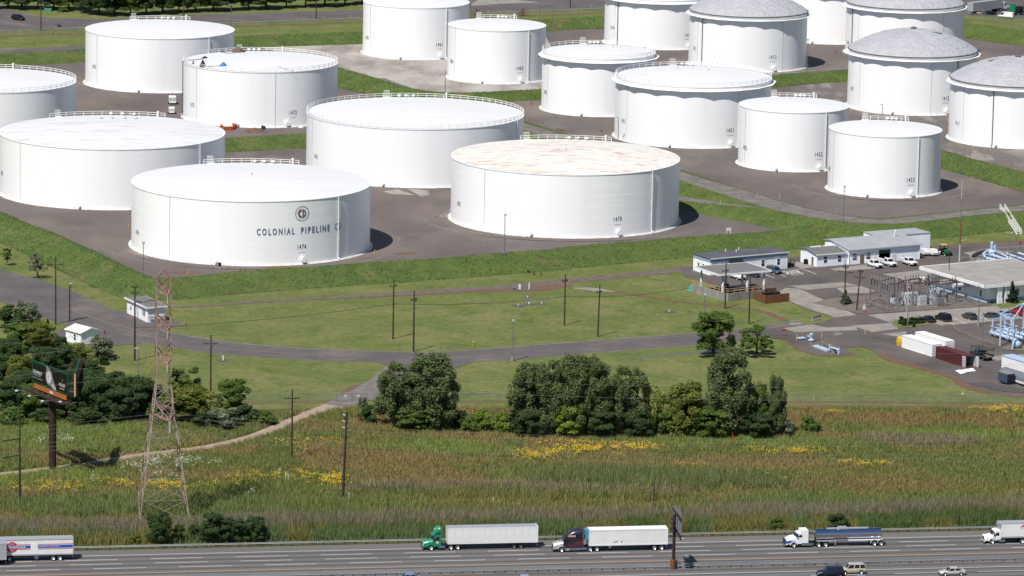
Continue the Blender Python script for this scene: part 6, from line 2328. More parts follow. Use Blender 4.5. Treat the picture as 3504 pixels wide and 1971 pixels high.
def tractor(t, m, cab_x, cab_end, cab_h, hood_m=None, sleeper_h=None, fair=None, steer=1.5, drive=(5.1, 6.4), bumper='chrome', hood_h=1.75, slope=0.0):
    W = 1.2
    hood_m = hood_m or m
    # hood
    secs = []
    for x, zb_, zt_, w in ((0.0, 0.55, 1.35, 0.8), (0.12, 0.5, 1.5, 0.98), (cab_x * 0.55, 0.75, hood_h - 0.05, 1.05), (cab_x + 0.1, 0.75, hood_h + 0.12, 1.1)):
        secs.append([(x, -w, zb_), (x, -w, zt_ - 0.25), (x, -w * 0.8, zt_), (x, w * 0.8, zt_), (x, w, zt_ - 0.25), (x, w, zb_)])
    MB().loft(secs, False).build('hood', hood_m, t)
    # cab with raked screen
    ws = 0.55
    zc0 = 0.75
    pf = [(cab_x, zc0), (cab_x, hood_h + 0.1), (cab_x + ws, cab_h - 0.1), (cab_x + ws + 0.2, cab_h), (cab_end, cab_h), (cab_end, zc0)]
    cb = MB().xprism(pf, -W, W).build('cab', m, t)
    x0 = cab_x + 0.02
    k = (cab_h - 0.2 - hood_h - 0.2)
    glass(cb, [(x0 + 0.0, 1.02, hood_h + 0.2), (x0, -1.02, hood_h + 0.2), (x0 + ws - 0.1, -0.98, cab_h - 0.22), (x0 + ws - 0.1, 0.98, cab_h - 0.22)], 'windscreen').location.x = -0.06
    for y in (-W - 0.012, W + 0.012):
        p = [(cab_x + 0.45, y, hood_h + 0.05), (cab_x + 1.25, y, hood_h - 0.02), (cab_x + 1.25, y, cab_h - 0.35), (cab_x + 0.75, y, cab_h - 0.35)]
        glass(cb, p if y < 0 else p[::-1], 'side_window')
        MB().box((cab_x + 0.3, y * 1.14, hood_h + 0.35), (0.12, 0.2, 0.6)).build('mirror', 'chassis_black', t)
    # fender over the steer wheel
    g = MB().lathe([(0.62, -0.35), (0.68, -0.35), (0.68, 0.35), (0.62, 0.35)], 14, a0=0.0, a1=math.pi)
    me = g.mesh('fender', hood_m)
    me.transform(Matrix.Rotation(math.pi / 2, 4, 'X'))
    for y in (-0.95, 0.95):
        link('fender', me, t, (steer, y, 0.5))
    MB().bx(-0.12, 0.06, -1.15, 1.15, 0.32, 0.72).build('bumper', bumper, t)
    MB().bx(-0.04, 0.02, -0.6, 0.6, 0.8, 1.32).build('grille', 'chassis_black', t)
    for y in (-0.86, 0.86):
        MB().box((0.06, y, 1.0), (0.16, 0.26, 0.2)).build('headlight', 'head_lamp', t)
    MB().bx(1.6, drive[-1] + 0.7, -0.5, 0.5, 0.62, 0.92).build('frame', 'chassis_black', t)
    wheel(t, steer, -1.02, 0.51, 0.32, 'rim_chrome', -1)
    wheel(t, steer, 1.02, 0.51, 0.32, 'rim_chrome', 1)
    dual(t, drive)
    for y in (-1.05, 1.05):
        MB().tube((cab_x + 1.1, y, 0.62), (cab_end + 0.75, y, 0.62), 0.31, None, 14).build('fuel_tank', 'chrome', t)
    MB().tube((cab_end + 0.18, -0.95, 0.8), (cab_end + 0.18, -0.95, cab_h + 0.9), 0.07, None, 8).build('exhaust_stack', 'chrome', t)
    return cb


def van_trailer(t, x0, x1, zb=1.12, zt=4.05, axles=(-3.6, -2.35), m='trailer_white', panels=0, roof='trailer_roof', name='trailer', bogie='rim_dark', rail_m='trailer_silver'):
    W = 1.28
    tr = MB().bx(x0 + 0.02, x1 - 0.02, -W, W, zb, zt - 0.05).build(name, m, t)
    MB().bx(x0, x1, -W - 0.02, W + 0.02, zt - 0.05, zt).build('roof', roof, tr)
    MB().bx(x0, x1, -W - 0.03, -W, zb - 0.02, zb + 0.22).build('bottom_rail', rail_m, tr)
    MB().bx(x0, x1, -W - 0.03, -W, zt - 0.2, zt + 0.01).build('top_rail', rail_m, tr)
    MB().bx(x1 - 0.1, x1 + 0.04, -W - 0.04, W + 0.04, zb - 0.02, zt + 0.02).build('rear_frame', rail_m, tr)
    MB().bx(x0 - 0.02, x0 + 0.08, -W - 0.03, W + 0.03, zb - 0.02, zt).build('front_frame', rail_m, tr)
    if panels:
        a, b = x0 + 0.1, x1 - 0.12
        w = (b - a) / panels
        pm = MB().bx(0.025, w - 0.025, -0.03, 0.0, zb + 0.24, zt - 0.22).mesh('panel', m)
        for i in range(panels):
            link('panel', pm, tr, (a + i * w, -W, 0))
    MB().bx(x0 + 0.6, x1 - 0.3, -0.5, 0.5, zb - 0.2, zb - 0.02).build('frame_rail', 'chassis_black', tr)
    MB().bx(x1 + axles[0] - 0.7, x1 + axles[-1] + 0.7, -0.9, 0.9, 0.7, zb - 0.1).build('bogie', 'chassis_black', tr)
    dual(t, [x1 + a for a in axles], bogie)
    for y in (-0.9, 0.9):
        MB().bx(x0 + 3.0, x0 + 3.15, y - 0.08, y + 0.08, 0.3, zb).build('landing_leg', 'chassis_black', tr)
    MB().bx(x1 - 0.15, x1 - 0.05, -1.0, 1.0, 0.5, 0.65).build('rear_guard', rail_m, tr)
    for y in (-1.1, 1.1):
        MB().box((x1 + 0.05, y, zb + 0.1), (0.06, 0.18, 0.16)).build('tail_light', 'tail_lamp', tr)
    return tr


# green day cab with plain white trailer
t = truck_root('green day-cab truck pulling a plain white panelled trailer', (1446.7, 1884), (1520, 1883))
cb = tractor(t, 'truck_green', 1.75, 3.3, 2.85, drive=(5.1, 6.35))
g = MB()
secs = []
for x, z0, z1, w in ((1.95, 2.8, 3.0, 0.85), (2.3, 2.8, 3.7, 1.0), (2.75, 2.8, 4.15, 1.05), (3.2, 2.8, 4.3, 1.05)):
    secs.append([(x, -w, z0), (x, -w, z1 - 0.25), (x, -w * 0.7, z1), (x, w * 0.7, z1), (x, w, z1 - 0.25), (x, w, z0)])
g.loft(secs, True).build('roof_fairing', 'truck_green', t)
MB().bx(1.6, 2.3, -1.0, 1.0, 2.72, 2.9).build('sun_visor', 'truck_teal', t)
MB().box((2.4, 0.0, 3.55), (0.3, 0.8, 0.5)).build('fairing_badge', 'board_white', t)
MB().bx(2.35, 2.9, -1.23, -1.21, 1.25, 1.7).build('door_mark', 'board_white', cb)
van_trailer(t, 4.55, 21.1, panels=12, axles=(-4.4, -3.15), rail_m='trailer_white')

# dark sleeper cab with white refrigerated trailer
t = truck_root('dark purple sleeper truck with red flashes pulling a white refrigerated trailer', (1892, 1888), (1960, 1890))
cb = tractor(t, 'truck_purple', 1.75, 5.35, 2.9, hood_m='trailer_silver', steer=1.45, drive=(6.7, 7.95), hood_h=1.8)
g = MB()
secs = []
for x, z0, z1, w in ((1.95, 2.7, 2.75, 0.8), (2.6, 2.7, 3.25, 1.05), (3.4, 2.7, 3.75, 1.15), (4.3, 2.7, 4.05, 1.18), (5.34, 2.7, 4.1, 1.19)):
    secs.append([(x, -w, z0), (x, -w, z1 - 0.35), (x, -w * 0.75, z1), (x, w * 0.75, z1), (x, w, z1 - 0.35), (x, w, z0)])
sl = g.loft(secs, True).build('sleeper_roof', 'truck_purple', t)
MB().bx(2.7, 4.0, -1.215, -1.2, 2.85, 3.15).build('painted_flash', 'truck_flame', sl)
MB().add([(3.3, -1.225, 1.5), (5.2, -1.225, 1.75), (5.2, -1.225, 1.95), (4.4, -1.225, 1.85)], [(0, 1, 2, 3)]).build('painted_flash', 'truck_red', cb)
MB().add([(2.4, -1.225, 1.2), (5.2, -1.225, 1.3), (5.2, -1.225, 1.4), (2.6, -1.225, 1.32)], [(0, 1, 2, 3)]).build('painted_flash', 'truck_red', cb)
MB().bx(4.1, 4.6, -1.225, -1.2, 2.5, 2.85).build('sleeper_window', 'car_glass', cb)
MB().bx(2.2, 4.6, -1.25, -0.9, 0.35, 0.75).build('side_skirt', 'trailer_silver', t)
tr = van_trailer(t, 6.5, 21.0, m='trailer_white', axles=(-2.4, -1.1), bogie='rim_chrome', roof='trailer_white', rail_m='trailer_white')
MB().bx(5.85, 6.48, -0.95, 0.95, 2.3, 4.0).build('cooling_unit', 'reefer_teal', tr)
for x, z in ((11.2, 1.75), (11.6, 1.85), (12.5, 1.8)):
    MB().box((x, -1.3, z), (0.25, 0.02, 0.25)).build('decal', 'board_grey', tr)
MB().tube((10.35, -1.15, 0.95), (10.35, -0.6, 0.95), 0.28, None, 14).build('reefer_tank', 'trailer_silver', tr)

# white and blue tanker
t = truck_root('white and blue sleeper truck pulling a polished steel tank trailer', (2684, 1872), (2730, 1875))
cb = tractor(t, 'truck_white', 1.85, 4.25, 2.75, steer=1.6, drive=(6.2, 7.5), hood_h=1.95)
MB().bx(2.9, 4.24, -1.19, 1.19, 2.7, 3.25).build('sleeper_roof', 'truck_white', t)
MB().bx(-0.02, 0.2, -1.0, 1.0, 0.7, 1.55).build('nose_panel', 'truck_blue', t)
MB().bx(0.2, 1.85, -1.12, -1.04, 0.95, 1.3).build('hood_stripe', 'truck_blue', t)
MB().bx(1.9, 2.35, -1.215, -1.2, 2.05, 2.7).build('screen_frame', 'truck_blue', cb)
g = MB()
r, zc_ = 1.0, 2.2
prof = [(0.0, 0.0), (r * 0.8, 0.03), (r, 0.16), (r, 6.25), (r + 0.04, 6.26), (r + 0.04, 6.36), (r, 6.37), (r, 12.4), (r * 0.8, 12.55), (0.0, 12.6)]
g.lathe(prof, 36)
me = g.mesh('trailer', 'tank_steel')
me.transform(Matrix.Translation((5.6, 0, zc_)) @ Matrix.Rotation(math.pi / 2, 4, 'Y'))
tk = link('trailer', me, t)
for i in range(22):
    a = -0.24
    MB().box((5.9 + i * 0.56, -math.cos(a) * r - 0.01, zc_ + math.sin(a) * r), (0.3, 0.03, 0.1)).build('reflector', 'stripe_red', tk)
MB().bx(7.9, 15.7, -0.25, 0.35, 3.17, 3.32).build('walkway', 'trailer_silver', tk)
g = MB()
for x in (10.2, 10.7, 11.3):
    g.tube((x, 0.05, 3.2), (x, 0.05, 3.6), 0.28, None, 12)
g.bx(10.1, 11.8, -0.4, 0.5, 3.15, 3.4)
g.build('manhole_box', 'trailer_silver', tk)
MB().bx(5.9, 9.2, -1.02, 1.02, 1.02, 1.2).build('front_skirt', 'trailer_silver', tk)
MB().bx(11.8, 18.2, -0.95, 0.95, 1.05, 1.22).build('rear_frame', 'trailer_white', tk)
for y in (-0.75, 0.75):
    MB().bx(9.35, 9.5, y - 0.08, y + 0.08, 0.25, 1.2).build('landing_leg', 'trailer_silver', tk)
g = MB().lathe([(0.64, -0.32), (0.7, -0.32), (0.7, 0.32), (0.64, 0.32)], 16, a0=0.1, a1=math.pi)
dual(t, (16.65, 17.9))
for x in (16.65, 17.9):
    me = g.mesh('mudguard', 'trailer_silver')
    me.transform(Matrix.Rotation(math.pi / 2, 4, 'X'))
    link('mudguard', me, tk, (x, -0.95, 0.52))
MB().bar((18.5, -0.95, 1.1), (18.9, -0.95, 0.3), 0.5, 0.06).build('rear_flap', 'chassis_black', tk)

# white rental box truck leaving the right edge
t = thing('box_truck', 'white rental box truck entering at the right picture edge', 'truck', hw(halong(3364, 1858), hoff(3400, 1862) + 1.2), HANG)
cb = tractor(t, 'truck_white', 1.45, 3.05, 2.5, steer=1.45, drive=(7.1,), bumper='trailer_silver', hood_h=1.55)
bx_ = MB().bx(3.1, 11.0, -1.24, 1.24, 1.15, 3.75).build('cargo_box', 'trailer_white', t)
MB().bx(3.0, 11.0, -1.26, 1.26, 3.75, 3.85).build('roof', 'trailer_roof', bx_)
MB().bx(2.75, 3.1, -1.2, 1.2, 3.1, 3.8).build('nose', 'trailer_roof', bx_)
MB().bx(3.1, 11.0, -1.27, -1.24, 1.12, 1.4).build('bottom_rail', 'trailer_silver', bx_)


def side_text(parent, body, x, z, h, w, m, y=-1.3, **kw):
    vs, fs = text_shape(body, h, **kw)
    k = w / (max(v[0] for v in vs) * 2)
    return MB().add([(x + vx * k, y, z + vy) for vx, vy in vs], fs).build('lettering', m, parent)


side_text(bx_, 'AVIS', 7.9, 3.0, 0.55, 2.5, 'stripe_red', -1.26, bold=0.03, shear=0.2)
side_text(bx_, 'TRUCK RENTAL', 8.0, 2.72, 0.16, 2.6, 'board_grey', -1.26)

# grocery trailer at the left edge and the silver trailer in front of it
t = truck_root('white refrigerated truck with blue and red grocery stripe at the left edge', (-96, 1925), (190, 1919))
cb = tractor(t, 'truck_white', 1.75, 4.0, 2.85, drive=(5.4, 6.7))
xr = halong(250, 1915) - halong(-96, 1925)
tr = van_trailer(t, xr - 14.6, xr, m='trailer_white', axles=(-3.6, -2.4), bogie='rim_chrome', roof='trailer_silver')
xl_ = xr - 14.5
for z0, z1, m in ((3.05, 3.15, 'stripe_red'), (2.42, 2.92, 'stripe_blue'), (2.2, 2.3, 'stripe_red')):
    MB().bx(xl_, xr - 0.12, -1.305, -1.28, z0, z1).build('stripe', m, tr)
side_text(tr, 'YOU DESERVE THE BEST', xr - 4.75, 2.56, 0.26, 4.7, 'board_white', -1.32, bold=0.02, spacing=1.2)
side_text(tr, 'WhiteRose', xr - 10.45, 2.48, 0.5, 3.9, 'board_white', -1.345, bold=0.03, shear=0.2)
g = MB()
for r_, m, o_, nm in ((0.98, 'stripe_red', -1.312, 'round_badge'), (0.52, 'board_white', -1.322, 'round_badge'), (0.46, 'stripe_blue', -1.33, 'round_badge')):
    vs = [(xr - 10.9 + r_ * math.cos(2 * math.pi * i / 32), o_, 2.67 + r_ * math.sin(2 * math.pi * i / 32)) for i in range(32)]
    MB().add(vs, [tuple(range(32))]).build(nm, m, tr)
side_text(tr, 'QUALITY', xr - 10.9, 3.28, 0.16, 0.9, 'board_white', -1.32)
side_text(tr, 'VALUE', xr - 10.9, 1.88, 0.16, 0.8, 'board_white', -1.32)
MB().bx(xr - 7.6, xr - 6.3, -1.318, -1.29, 1.35, 3.3).build('side_door', 'trailer_white', tr)
g = MB()
for x in (xr - 6.8, xr - 6.35):
    g.bar((x, -1.3, 0.45), (x, -1.3, 1.15), 0.06)
for z in (0.5, 0.8):
    g.bar((xr - 6.8, -1.3, z), (xr - 6.35, -1.3, z), 0.06)
g.build('side_step', 'trailer_silver', tr)
yb = hoff(12, 1936) + 1.25
xs = halong(20, 1930)
t = thing('semi_truck', 'silver trailer at the left edge, only its rear corner in view', 'truck', hw(xs - 20.5, yb), HANG)
tractor(t, 'truck_white', 1.75, 4.0, 2.85, drive=(5.4, 6.7))
van_trailer(t, 6.2, 20.5, m='trailer_silver', roof='trailer_silver', axles=(-3.6, -2.4))

# ---------------------------------------------------------------- truck lot beyond the tanks
t = thing('semi_truck', 'white truck with long grey trailer in the far truck lot', 'truck', P(3446, 33), R(25) + math.pi)
t.rotation_euler = (0, 0, math.atan2((P(3318, 48) - P(3446, 31)).y, (P(3318, 48) - P(3446, 31)).x))
tractor(t, 'truck_white', 1.7, 4.0, 2.9, drive=(5.2, 6.5))
van_trailer(t, 4.4, 20.8, m='trailer_silver', axles=(-4.0, -2.75))
t = thing('semi_truck', 'dark green flatbed rig at the right end of the far truck lot', 'truck', P(3465, 52), R(30))
tractor(t, 'chassis_black', 1.7, 3.6, 2.9, drive=(5.2, 6.5))
MB().bx(-0.4, 0.3, -1.2, 1.2, 0.9, 4.0).build('headboard', 'truck_green', t)
MB().bx(6.0, 14, -1.25, 1.25, 1.1, 3.9).build('covered_load', 'chassis_black', t)

# ---------------------------------------------------------------- yard machines
t = thing('service_truck', 'dark service truck with rack behind the brown container', 'truck', P(3352, 1226), UP + math.pi)
MB().bx(-2.6, -1.0, -0.98, 0.98, 0.6, 1.2).build('hood', 'paint_navy', t)
c_ = MB().xprism([(-1.0, 0.6), (-1.0, 1.2), (-0.5, 1.95), (1.0, 1.95), (1.1, 0.6)], -0.98, 0.98).build('cab', 'paint_navy', t)
glass(c_, [(-0.45, -1.0, 1.25), (0.8, -1.0, 1.25), (0.8, -0.99, 1.85), (-0.3, -0.99, 1.85)])
MB().bx(1.15, 3.9, -1.1, 1.1, 0.85, 1.0).build('bed', 'door_tan', t)
for y in (-1.1, 1.0):
    MB().bx(1.15, 3.9, y, y + 0.1, 1.0, 1.35).build('bed_side', 'chassis_black', t)
g = MB()
for x in (-1.8, 1.3, 3.8):
    for y in (-1.0, 1.0):
        g.bar((x, y, 1.0), (x, y, 2.5), 0.07)
for y in (-1.0, 1.0):
    g.bar((-2.2, y, 2.5), (4.2, y, 2.5), 0.07)
for x in (-1.8, 0, 1.3, 3.8):
    g.bar((x, -1.0, 2.5), (x, 1.0, 2.5), 0.07)
g.build('rack', 'chassis_black', t)
for x in (-1.7, 2.9):
    wheel(t, x, -0.92, 0.42, 0.28, 'rim_dark', -1)
    wheel(t, x, 0.92, 0.42, 0.28, 'rim_dark', 1)
for i, (u, v, lb) in enumerate(((3162, 875, 'white towed compressor parked at the garage end, nearer the wall'), (3192, 876, 'white towed compressor parked beside the green tractor'))):
    t = thing('compressor_trailer', lb, 'compressor', P(u, v), DN + math.pi, 'white towed compressors')
    MB().xprism([(-1.2, 0.55), (-1.25, 1.0), (-0.8, 1.75), (0.9, 1.8), (1.2, 1.2), (1.2, 0.55)], -0.75, 0.75).build('hood', 'paint_white', t)
    MB().bar((-1.2, 0, 0.55), (-2.2, 0, 0.5), 0.1).build('drawbar', 'chassis_black', t)
    for y, o_ in ((-0.8, -1), (0.8, 1)):
        wheel(t, 0.2, y, 0.34, 0.22, 'rim_dark', o_)
mat('tractor_green', (40, 104, 60), 0.4, k=0.9)
t = thing('farm_tractor', 'green farm tractor with cream cab roof beside the compressors', 'tractor', P(3232, 873), DN + math.pi)
MB().bx(-2.0, -0.3, -0.4, 0.4, 0.7, 1.45).build('hood', 'tractor_green', t)
g = MB()
for x in (-0.25, 1.0):
    for y in (-0.7, 0.7):
        g.bar((x, y, 1.0), (x, y, 2.5), 0.09)
g.build('cab_frame', 'tractor_green', t)
MB().bx(-0.4, 1.2, -0.8, 0.8, 2.5, 2.65).build('cab_roof', 'yellow_post', t)
MB().bx(-0.1, 0.9, -0.6, 0.6, 0.8, 1.7).build('seat_box', 'chassis_black', t)
for x, r_, w_ in ((0.7, 0.75, 0.45), (-1.6, 0.45, 0.3)):
    wheel(t, x, -0.85, r_, w_, 'rim_chrome', -1)
    wheel(t, x, 0.85, r_, w_, 'rim_chrome', 1)
g = MB()
for k in range(4):
    g.bar((1.3, -0.8 + k * 0.5, 0.4), (1.3, -0.8 + k * 0.5, 2.6), 0.08)
g.bar((1.3, -0.9, 1.4), (1.3, 0.9, 1.4), 0.1)
g.build('rear_lift', 'chassis_black', t)
# trailers at the right edge
t = thing('box_trailer', 'small dark blue box trailer at the lower yard corner', 'trailer', P(3443, 1313), R(-60) + math.pi)
MB().bx(-1.7, 1.7, -1.0, 1.0, 0.5, 2.4).build('body', 'paint_slate', t)
MB().bx(-1.75, 1.75, -1.05, 1.05, 2.4, 2.5).build('roof', 'paint_tan', t)
MB().bx(-1.75, 1.75, -1.03, -1.0, 1.4, 1.5).build('trim', 'light_grey_paint', t)
for k in (-0.5, 0.5):
    MB().bx(-1.76, -1.7, k - 0.46, k + 0.46, 0.6, 2.2).build('door', 'paint_navy', t)
for y, o_ in ((-1.0, -1), (1.0, 1)):
    wheel(t, 0.3, y, 0.34, 0.22, 'rim_dark', o_)
t = thing('tank_trailer', 'grey round-topped covered trailer at the lower right edge', 'trailer', P(3488, 1312), R(-60) + math.pi)
g = MB().lathe([(1.5, -5.5), (1.5, 4.5)], 20, a0=-math.pi / 2, a1=math.pi / 2)
me = g.mesh('cover', 'lamp_grey')
me.transform(Matrix.Translation((0, 0, 1.1)) @ Matrix.Rotation(-math.pi / 2, 4, 'Y') @ Matrix.Rotation(0, 4, 'X'))
link('cover', me, t)
MB().bx(-4.5, 5.5, -1.5, 1.5, 0.6, 1.1).build('bed', 'paint_white', t)
for x in (0.5, 1.6):
    for y, o_ in ((-1.4, -1), (1.4, 1)):
        wheel(t, x, y, 0.4, 0.3, 'rim_dark', o_)
t = thing('office_trailer', 'white site trailer with brown roof strip cut by the right edge', 'trailer', P(3500, 1283), R(-60) + math.pi)
MB().bx(-6, 6, -1.4, 1.4, 0.6, 3.3).build('body', 'white_box', t)
MB().bx(-6.1, 6.1, -1.5, 1.5, 3.3, 3.4).build('roof', 'band_blue', t)
MB().bx(-3.0, 6.0, -1.75, -1.45, 2.4, 2.6).build('awning', 'red_brown_box', t)
MB().bx(-6.04, -6.0, -0.5, 0.5, 0.8, 2.6).build('door', 'light_grey_paint', t)
# ================================================================ VEGETATION
mat('bark', (98, 86, 76), 0.95, c2=(80, 70, 62), sc1=2.0)
mat('bark_pale', (150, 142, 132), 0.95)
for nm, c, c2 in (('leaf_poplar', (98, 111, 72), (112, 124, 82)), ('leaf_dark', (70, 90, 56), (82, 100, 62)), ('leaf_mid', (88, 110, 56), (112, 130, 66)), ('leaf_bright', (116, 138, 56), (138, 154, 70)), ('leaf_olive', (106, 114, 56), (124, 130, 66)),
                  ('leaf_willow', (142, 152, 78), (160, 168, 96)), ('leaf_silver', (112, 120, 94), (134, 140, 114)), ('leaf_spruce', (92, 108, 82), (112, 126, 98)), ('leaf_pine', (40, 58, 44), (58, 76, 54)), ('leaf_hedge', (50, 76, 38), (66, 92, 46)),
                  ('leaf_red', (128, 104, 92), (142, 120, 104))):
    mat(nm, c, 0.75, c2=c2, sc1=0.45, island=0.22, sub=0.48, spec=0.08, k=1.12)


def leaf_mesh(name, pts, nrm, size, m, aspect=0.6, jitter=0.7, seed=0):
    """Thousands of separate leaf sprays: one rhombic face each."""
    r = np.random.default_rng(seed)
    n = len(pts)
    d = nrm + r.normal(0, jitter, (n, 3))
    d /= np.linalg.norm(d, axis=1)[:, None] + 1e-9
    a = np.cross(d, r.normal(0, 1, (n, 3)))
    a /= np.linalg.norm(a, axis=1)[:, None] + 1e-9
    b = np.cross(d, a)
    s = size * r.uniform(0.6, 1.35, (n, 1))
    v = np.stack([pts - a * s, pts - b * s * aspect + d * s * 0.15, pts + a * s, pts + b * s * aspect + d * s * 0.15], 1).reshape(-1, 3)
    me = bpy.data.meshes.new(name)
    me.vertices.add(4 * n)
    me.vertices.foreach_set('co', v.astype(np.float32).ravel())
    me.loops.add(4 * n)
    me.loops.foreach_set('vertex_index', np.arange(4 * n, dtype=np.int32))
    me.polygons.add(n)
    me.polygons.foreach_set('loop_start', np.arange(0, 4 * n, 4, dtype=np.int32))
    me.polygons.foreach_set('loop_total', np.full(n, 4, dtype=np.int32))
    me.update()
    me.validate()
    me.materials.append(M[m])
    return me


def crown_points(kind, seed, n, H, W):
    """Points through a crown made of overlapping boughs; returns positions and outward directions."""
    r = np.random.default_rng(seed)
    lobes = []
    if kind == 'poplar':
        for i in range(70):
            z = r.uniform(0.16, 0.95)
            w = W / 2 * (1.0 - ((z - 0.45) / 0.62) ** 2) ** 0.5 if abs(z - 0.45) < 0.62 else 0.2
            a, q = r.uniform(0, 6.28), w * r.uniform(0.3, 0.86)
            lobes.append((q * math.cos(a), q * math.sin(a), z * H, W * r.uniform(0.06, 0.13), W * r.uniform(0.09, 0.2)))
    elif kind in ('oak', 'open'):
        for i in range(62 if kind == 'oak' else 40):
            z = r.uniform(0.22, 0.9)
            w = W / 2 * max(0.2, 1.0 - ((z - 0.52) / 0.5) ** 2) ** 0.5
            a, q = r.uniform(0, 6.28), w * r.uniform(0.2, 0.9)
            k = 1.0 if kind == 'oak' else 0.8
            lobes.append((q * math.cos(a), q * math.sin(a), z * H, W * k * r.uniform(0.07, 0.14), W * k * r.uniform(0.06, 0.11)))
    elif kind == 'shrub':
        for i in range(40):
            z = r.uniform(0.05, 0.82)
            w = W / 2 * max(0.15, 1 - (z / 0.98) ** 2.2) ** 0.5
            a, q = r.uniform(0, 6.28), w * r.uniform(0.1, 0.88)
            lobes.append((q * math.cos(a), q * math.sin(a), z * H, W * r.uniform(0.08, 0.15), H * r.uniform(0.08, 0.16)))
    elif kind == 'willow':
        for i in range(30):
            z = r.uniform(0.15, 0.88)
            w = W / 2 * max(0.25, 1 - ((z - 0.3) / 0.7) ** 2) ** 0.5
            a, q = r.uniform(0, 6.28), w * r.uniform(0.4, 0.92)
            lobes.append((q * math.cos(a), q * math.sin(a), z * H, W * r.uniform(0.07, 0.12), H * r.uniform(0.12, 0.2)))
    elif kind == 'conifer':
        for i in range(60):
            z = r.uniform(0.05, 0.97)
            w = W / 2 * (1 - z) ** 0.85
            a = r.uniform(0, 6.28)
            q = w * r.uniform(0.3, 0.85)
            lobes.append((q * math.cos(a), q * math.sin(a), z * H, W * 0.13 * (1.15 - z), H * 0.045))
    L = np.array(lobes)
    wt = L[:, 3] ** 2
    idx = r.choice(len(L), n, p=wt / wt.sum())
    u = r.normal(0, 1, (n, 3))
    u /= np.linalg.norm(u, axis=1)[:, None]
    rad = r.uniform(0.2, 1.0, (n, 1)) ** 0.45 * r.uniform(0.85, 1.3, (n, 1))
    p = L[idx, :3] + u * rad * np.stack([L[idx, 3], L[idx, 3], L[idx, 4]], 1)
    out = u + 0.5 * (p - np.array([0, 0, H * 0.5])) / max(W, H)
    out[:, 2] += 0.35
    keep = p[:, 2] > 0.02 * H
    return p[keep], out[keep], L


def trunk_mesh(kind, L, H, W, m='bark', seed=0, r0=0.3):
    r = random.Random(seed)
    g = MB()
    top = H * (0.7 if kind != 'conifer' else 0.95)
    pts = [Vector((r.uniform(-.1, .1) * i, r.uniform(-.1, .1) * i, top * i / 5)) for i in range(6)]
    for i in range(5):
        g.tube(pts[i], pts[i + 1], r0 * (1 - i * 0.17), r0 * (1 - (i + 1) * 0.17), 8, False)
    if kind != 'conifer':
        for lb in L[::2]:
            z = max(H * 0.12, min(lb[2] * 0.7, top * 0.95))
            a = Vector((0, 0, z))
            b = Vector((lb[0], lb[1], lb[2]))
            mid = a.lerp(b, 0.5) + Vector((0, 0, 0.1 * H * 0.3))
            g.tube(a, mid, r0 * 0.3, r0 * 0.18, 5, False)
            g.tube(mid, b, r0 * 0.18, r0 * 0.06, 5, False)
    return g.mesh('trunk', m)


TREE = {}


def proto(kind, leafm, seed, n, H, W, size, bark='bark', r0=0.3):
    key = (kind, leafm, seed)
    if key not in TREE:
        p, o, L = crown_points(kind, seed, n, H, W)
        TREE[key] = (leaf_mesh('crown', p, o, size, leafm, 0.6 if kind != 'willow' else 0.3, 0.95, seed), trunk_mesh(kind, L, H, W, bark, seed, r0), H, W)
    return TREE[key]


def tree(label, foot, top_row, wpx, key, group=None, rz=None, cat='tree', name='tree', z0=0.0, h=None):
    cr, tk, H, W = TREE[key]
    b = P(foot[0], foot[1], z0)
    h = h or HT(b, top_row) - z0
    w = wpx * (b - Vector((0, 0, CAM_H))).length / F_PX
    t = thing(name, label, cat, b, rng.uniform(0, 6.28) if rz is None else rz, group)
    for nm, me in (('crown', cr), ('trunk', tk)):
        o = link(nm if name == 'tree' else nm.replace('crown', 'foliage').replace('trunk', 'stem'), me, t)
        o.scale = (w / W, w / W, h / H)
    return t


for sd_ in (1, 2, 3):
    proto('poplar', 'leaf_poplar', sd_, 18000, 15, 8.5, 0.2, 'bark_pale')
proto('poplar', 'leaf_mid', 4, 15000, 15, 8, 0.2)
for sd_ in (1, 2, 3):
    proto('oak', 'leaf_dark', sd_, 15000, 11, 9, 0.21)
proto('oak', 'leaf_mid', 5, 15000, 11, 9, 0.21)
proto('oak', 'leaf_olive', 6, 15000, 10, 9, 0.21)
proto('oak', 'leaf_bright', 7, 9000, 8, 7, 0.22)
for sd_ in (8, 9):
    proto('open', 'leaf_mid', sd_, 8000, 11, 9, 0.22)
proto('open', 'leaf_silver', 10, 1700, 7, 5, 0.16)
proto('willow', 'leaf_willow', 11, 6500, 11, 6, 0.30)
for sd_, lm in ((12, 'leaf_dark'), (13, 'leaf_mid'), (14, 'leaf_silver'), (15, 'leaf_bright'), (16, 'leaf_hedge'), (17, 'leaf_olive')):
    proto('shrub', lm, sd_, 4200, 4, 4.5, 0.2, r0=0.08)
proto('shrub', 'leaf_red', 18, 700, 3, 4, 0.1, r0=0.1)
proto('conifer', 'leaf_spruce', 19, 3500, 6, 4, 0.2)
proto('conifer', 'leaf_pine', 20, 5000, 6, 4, 0.22)

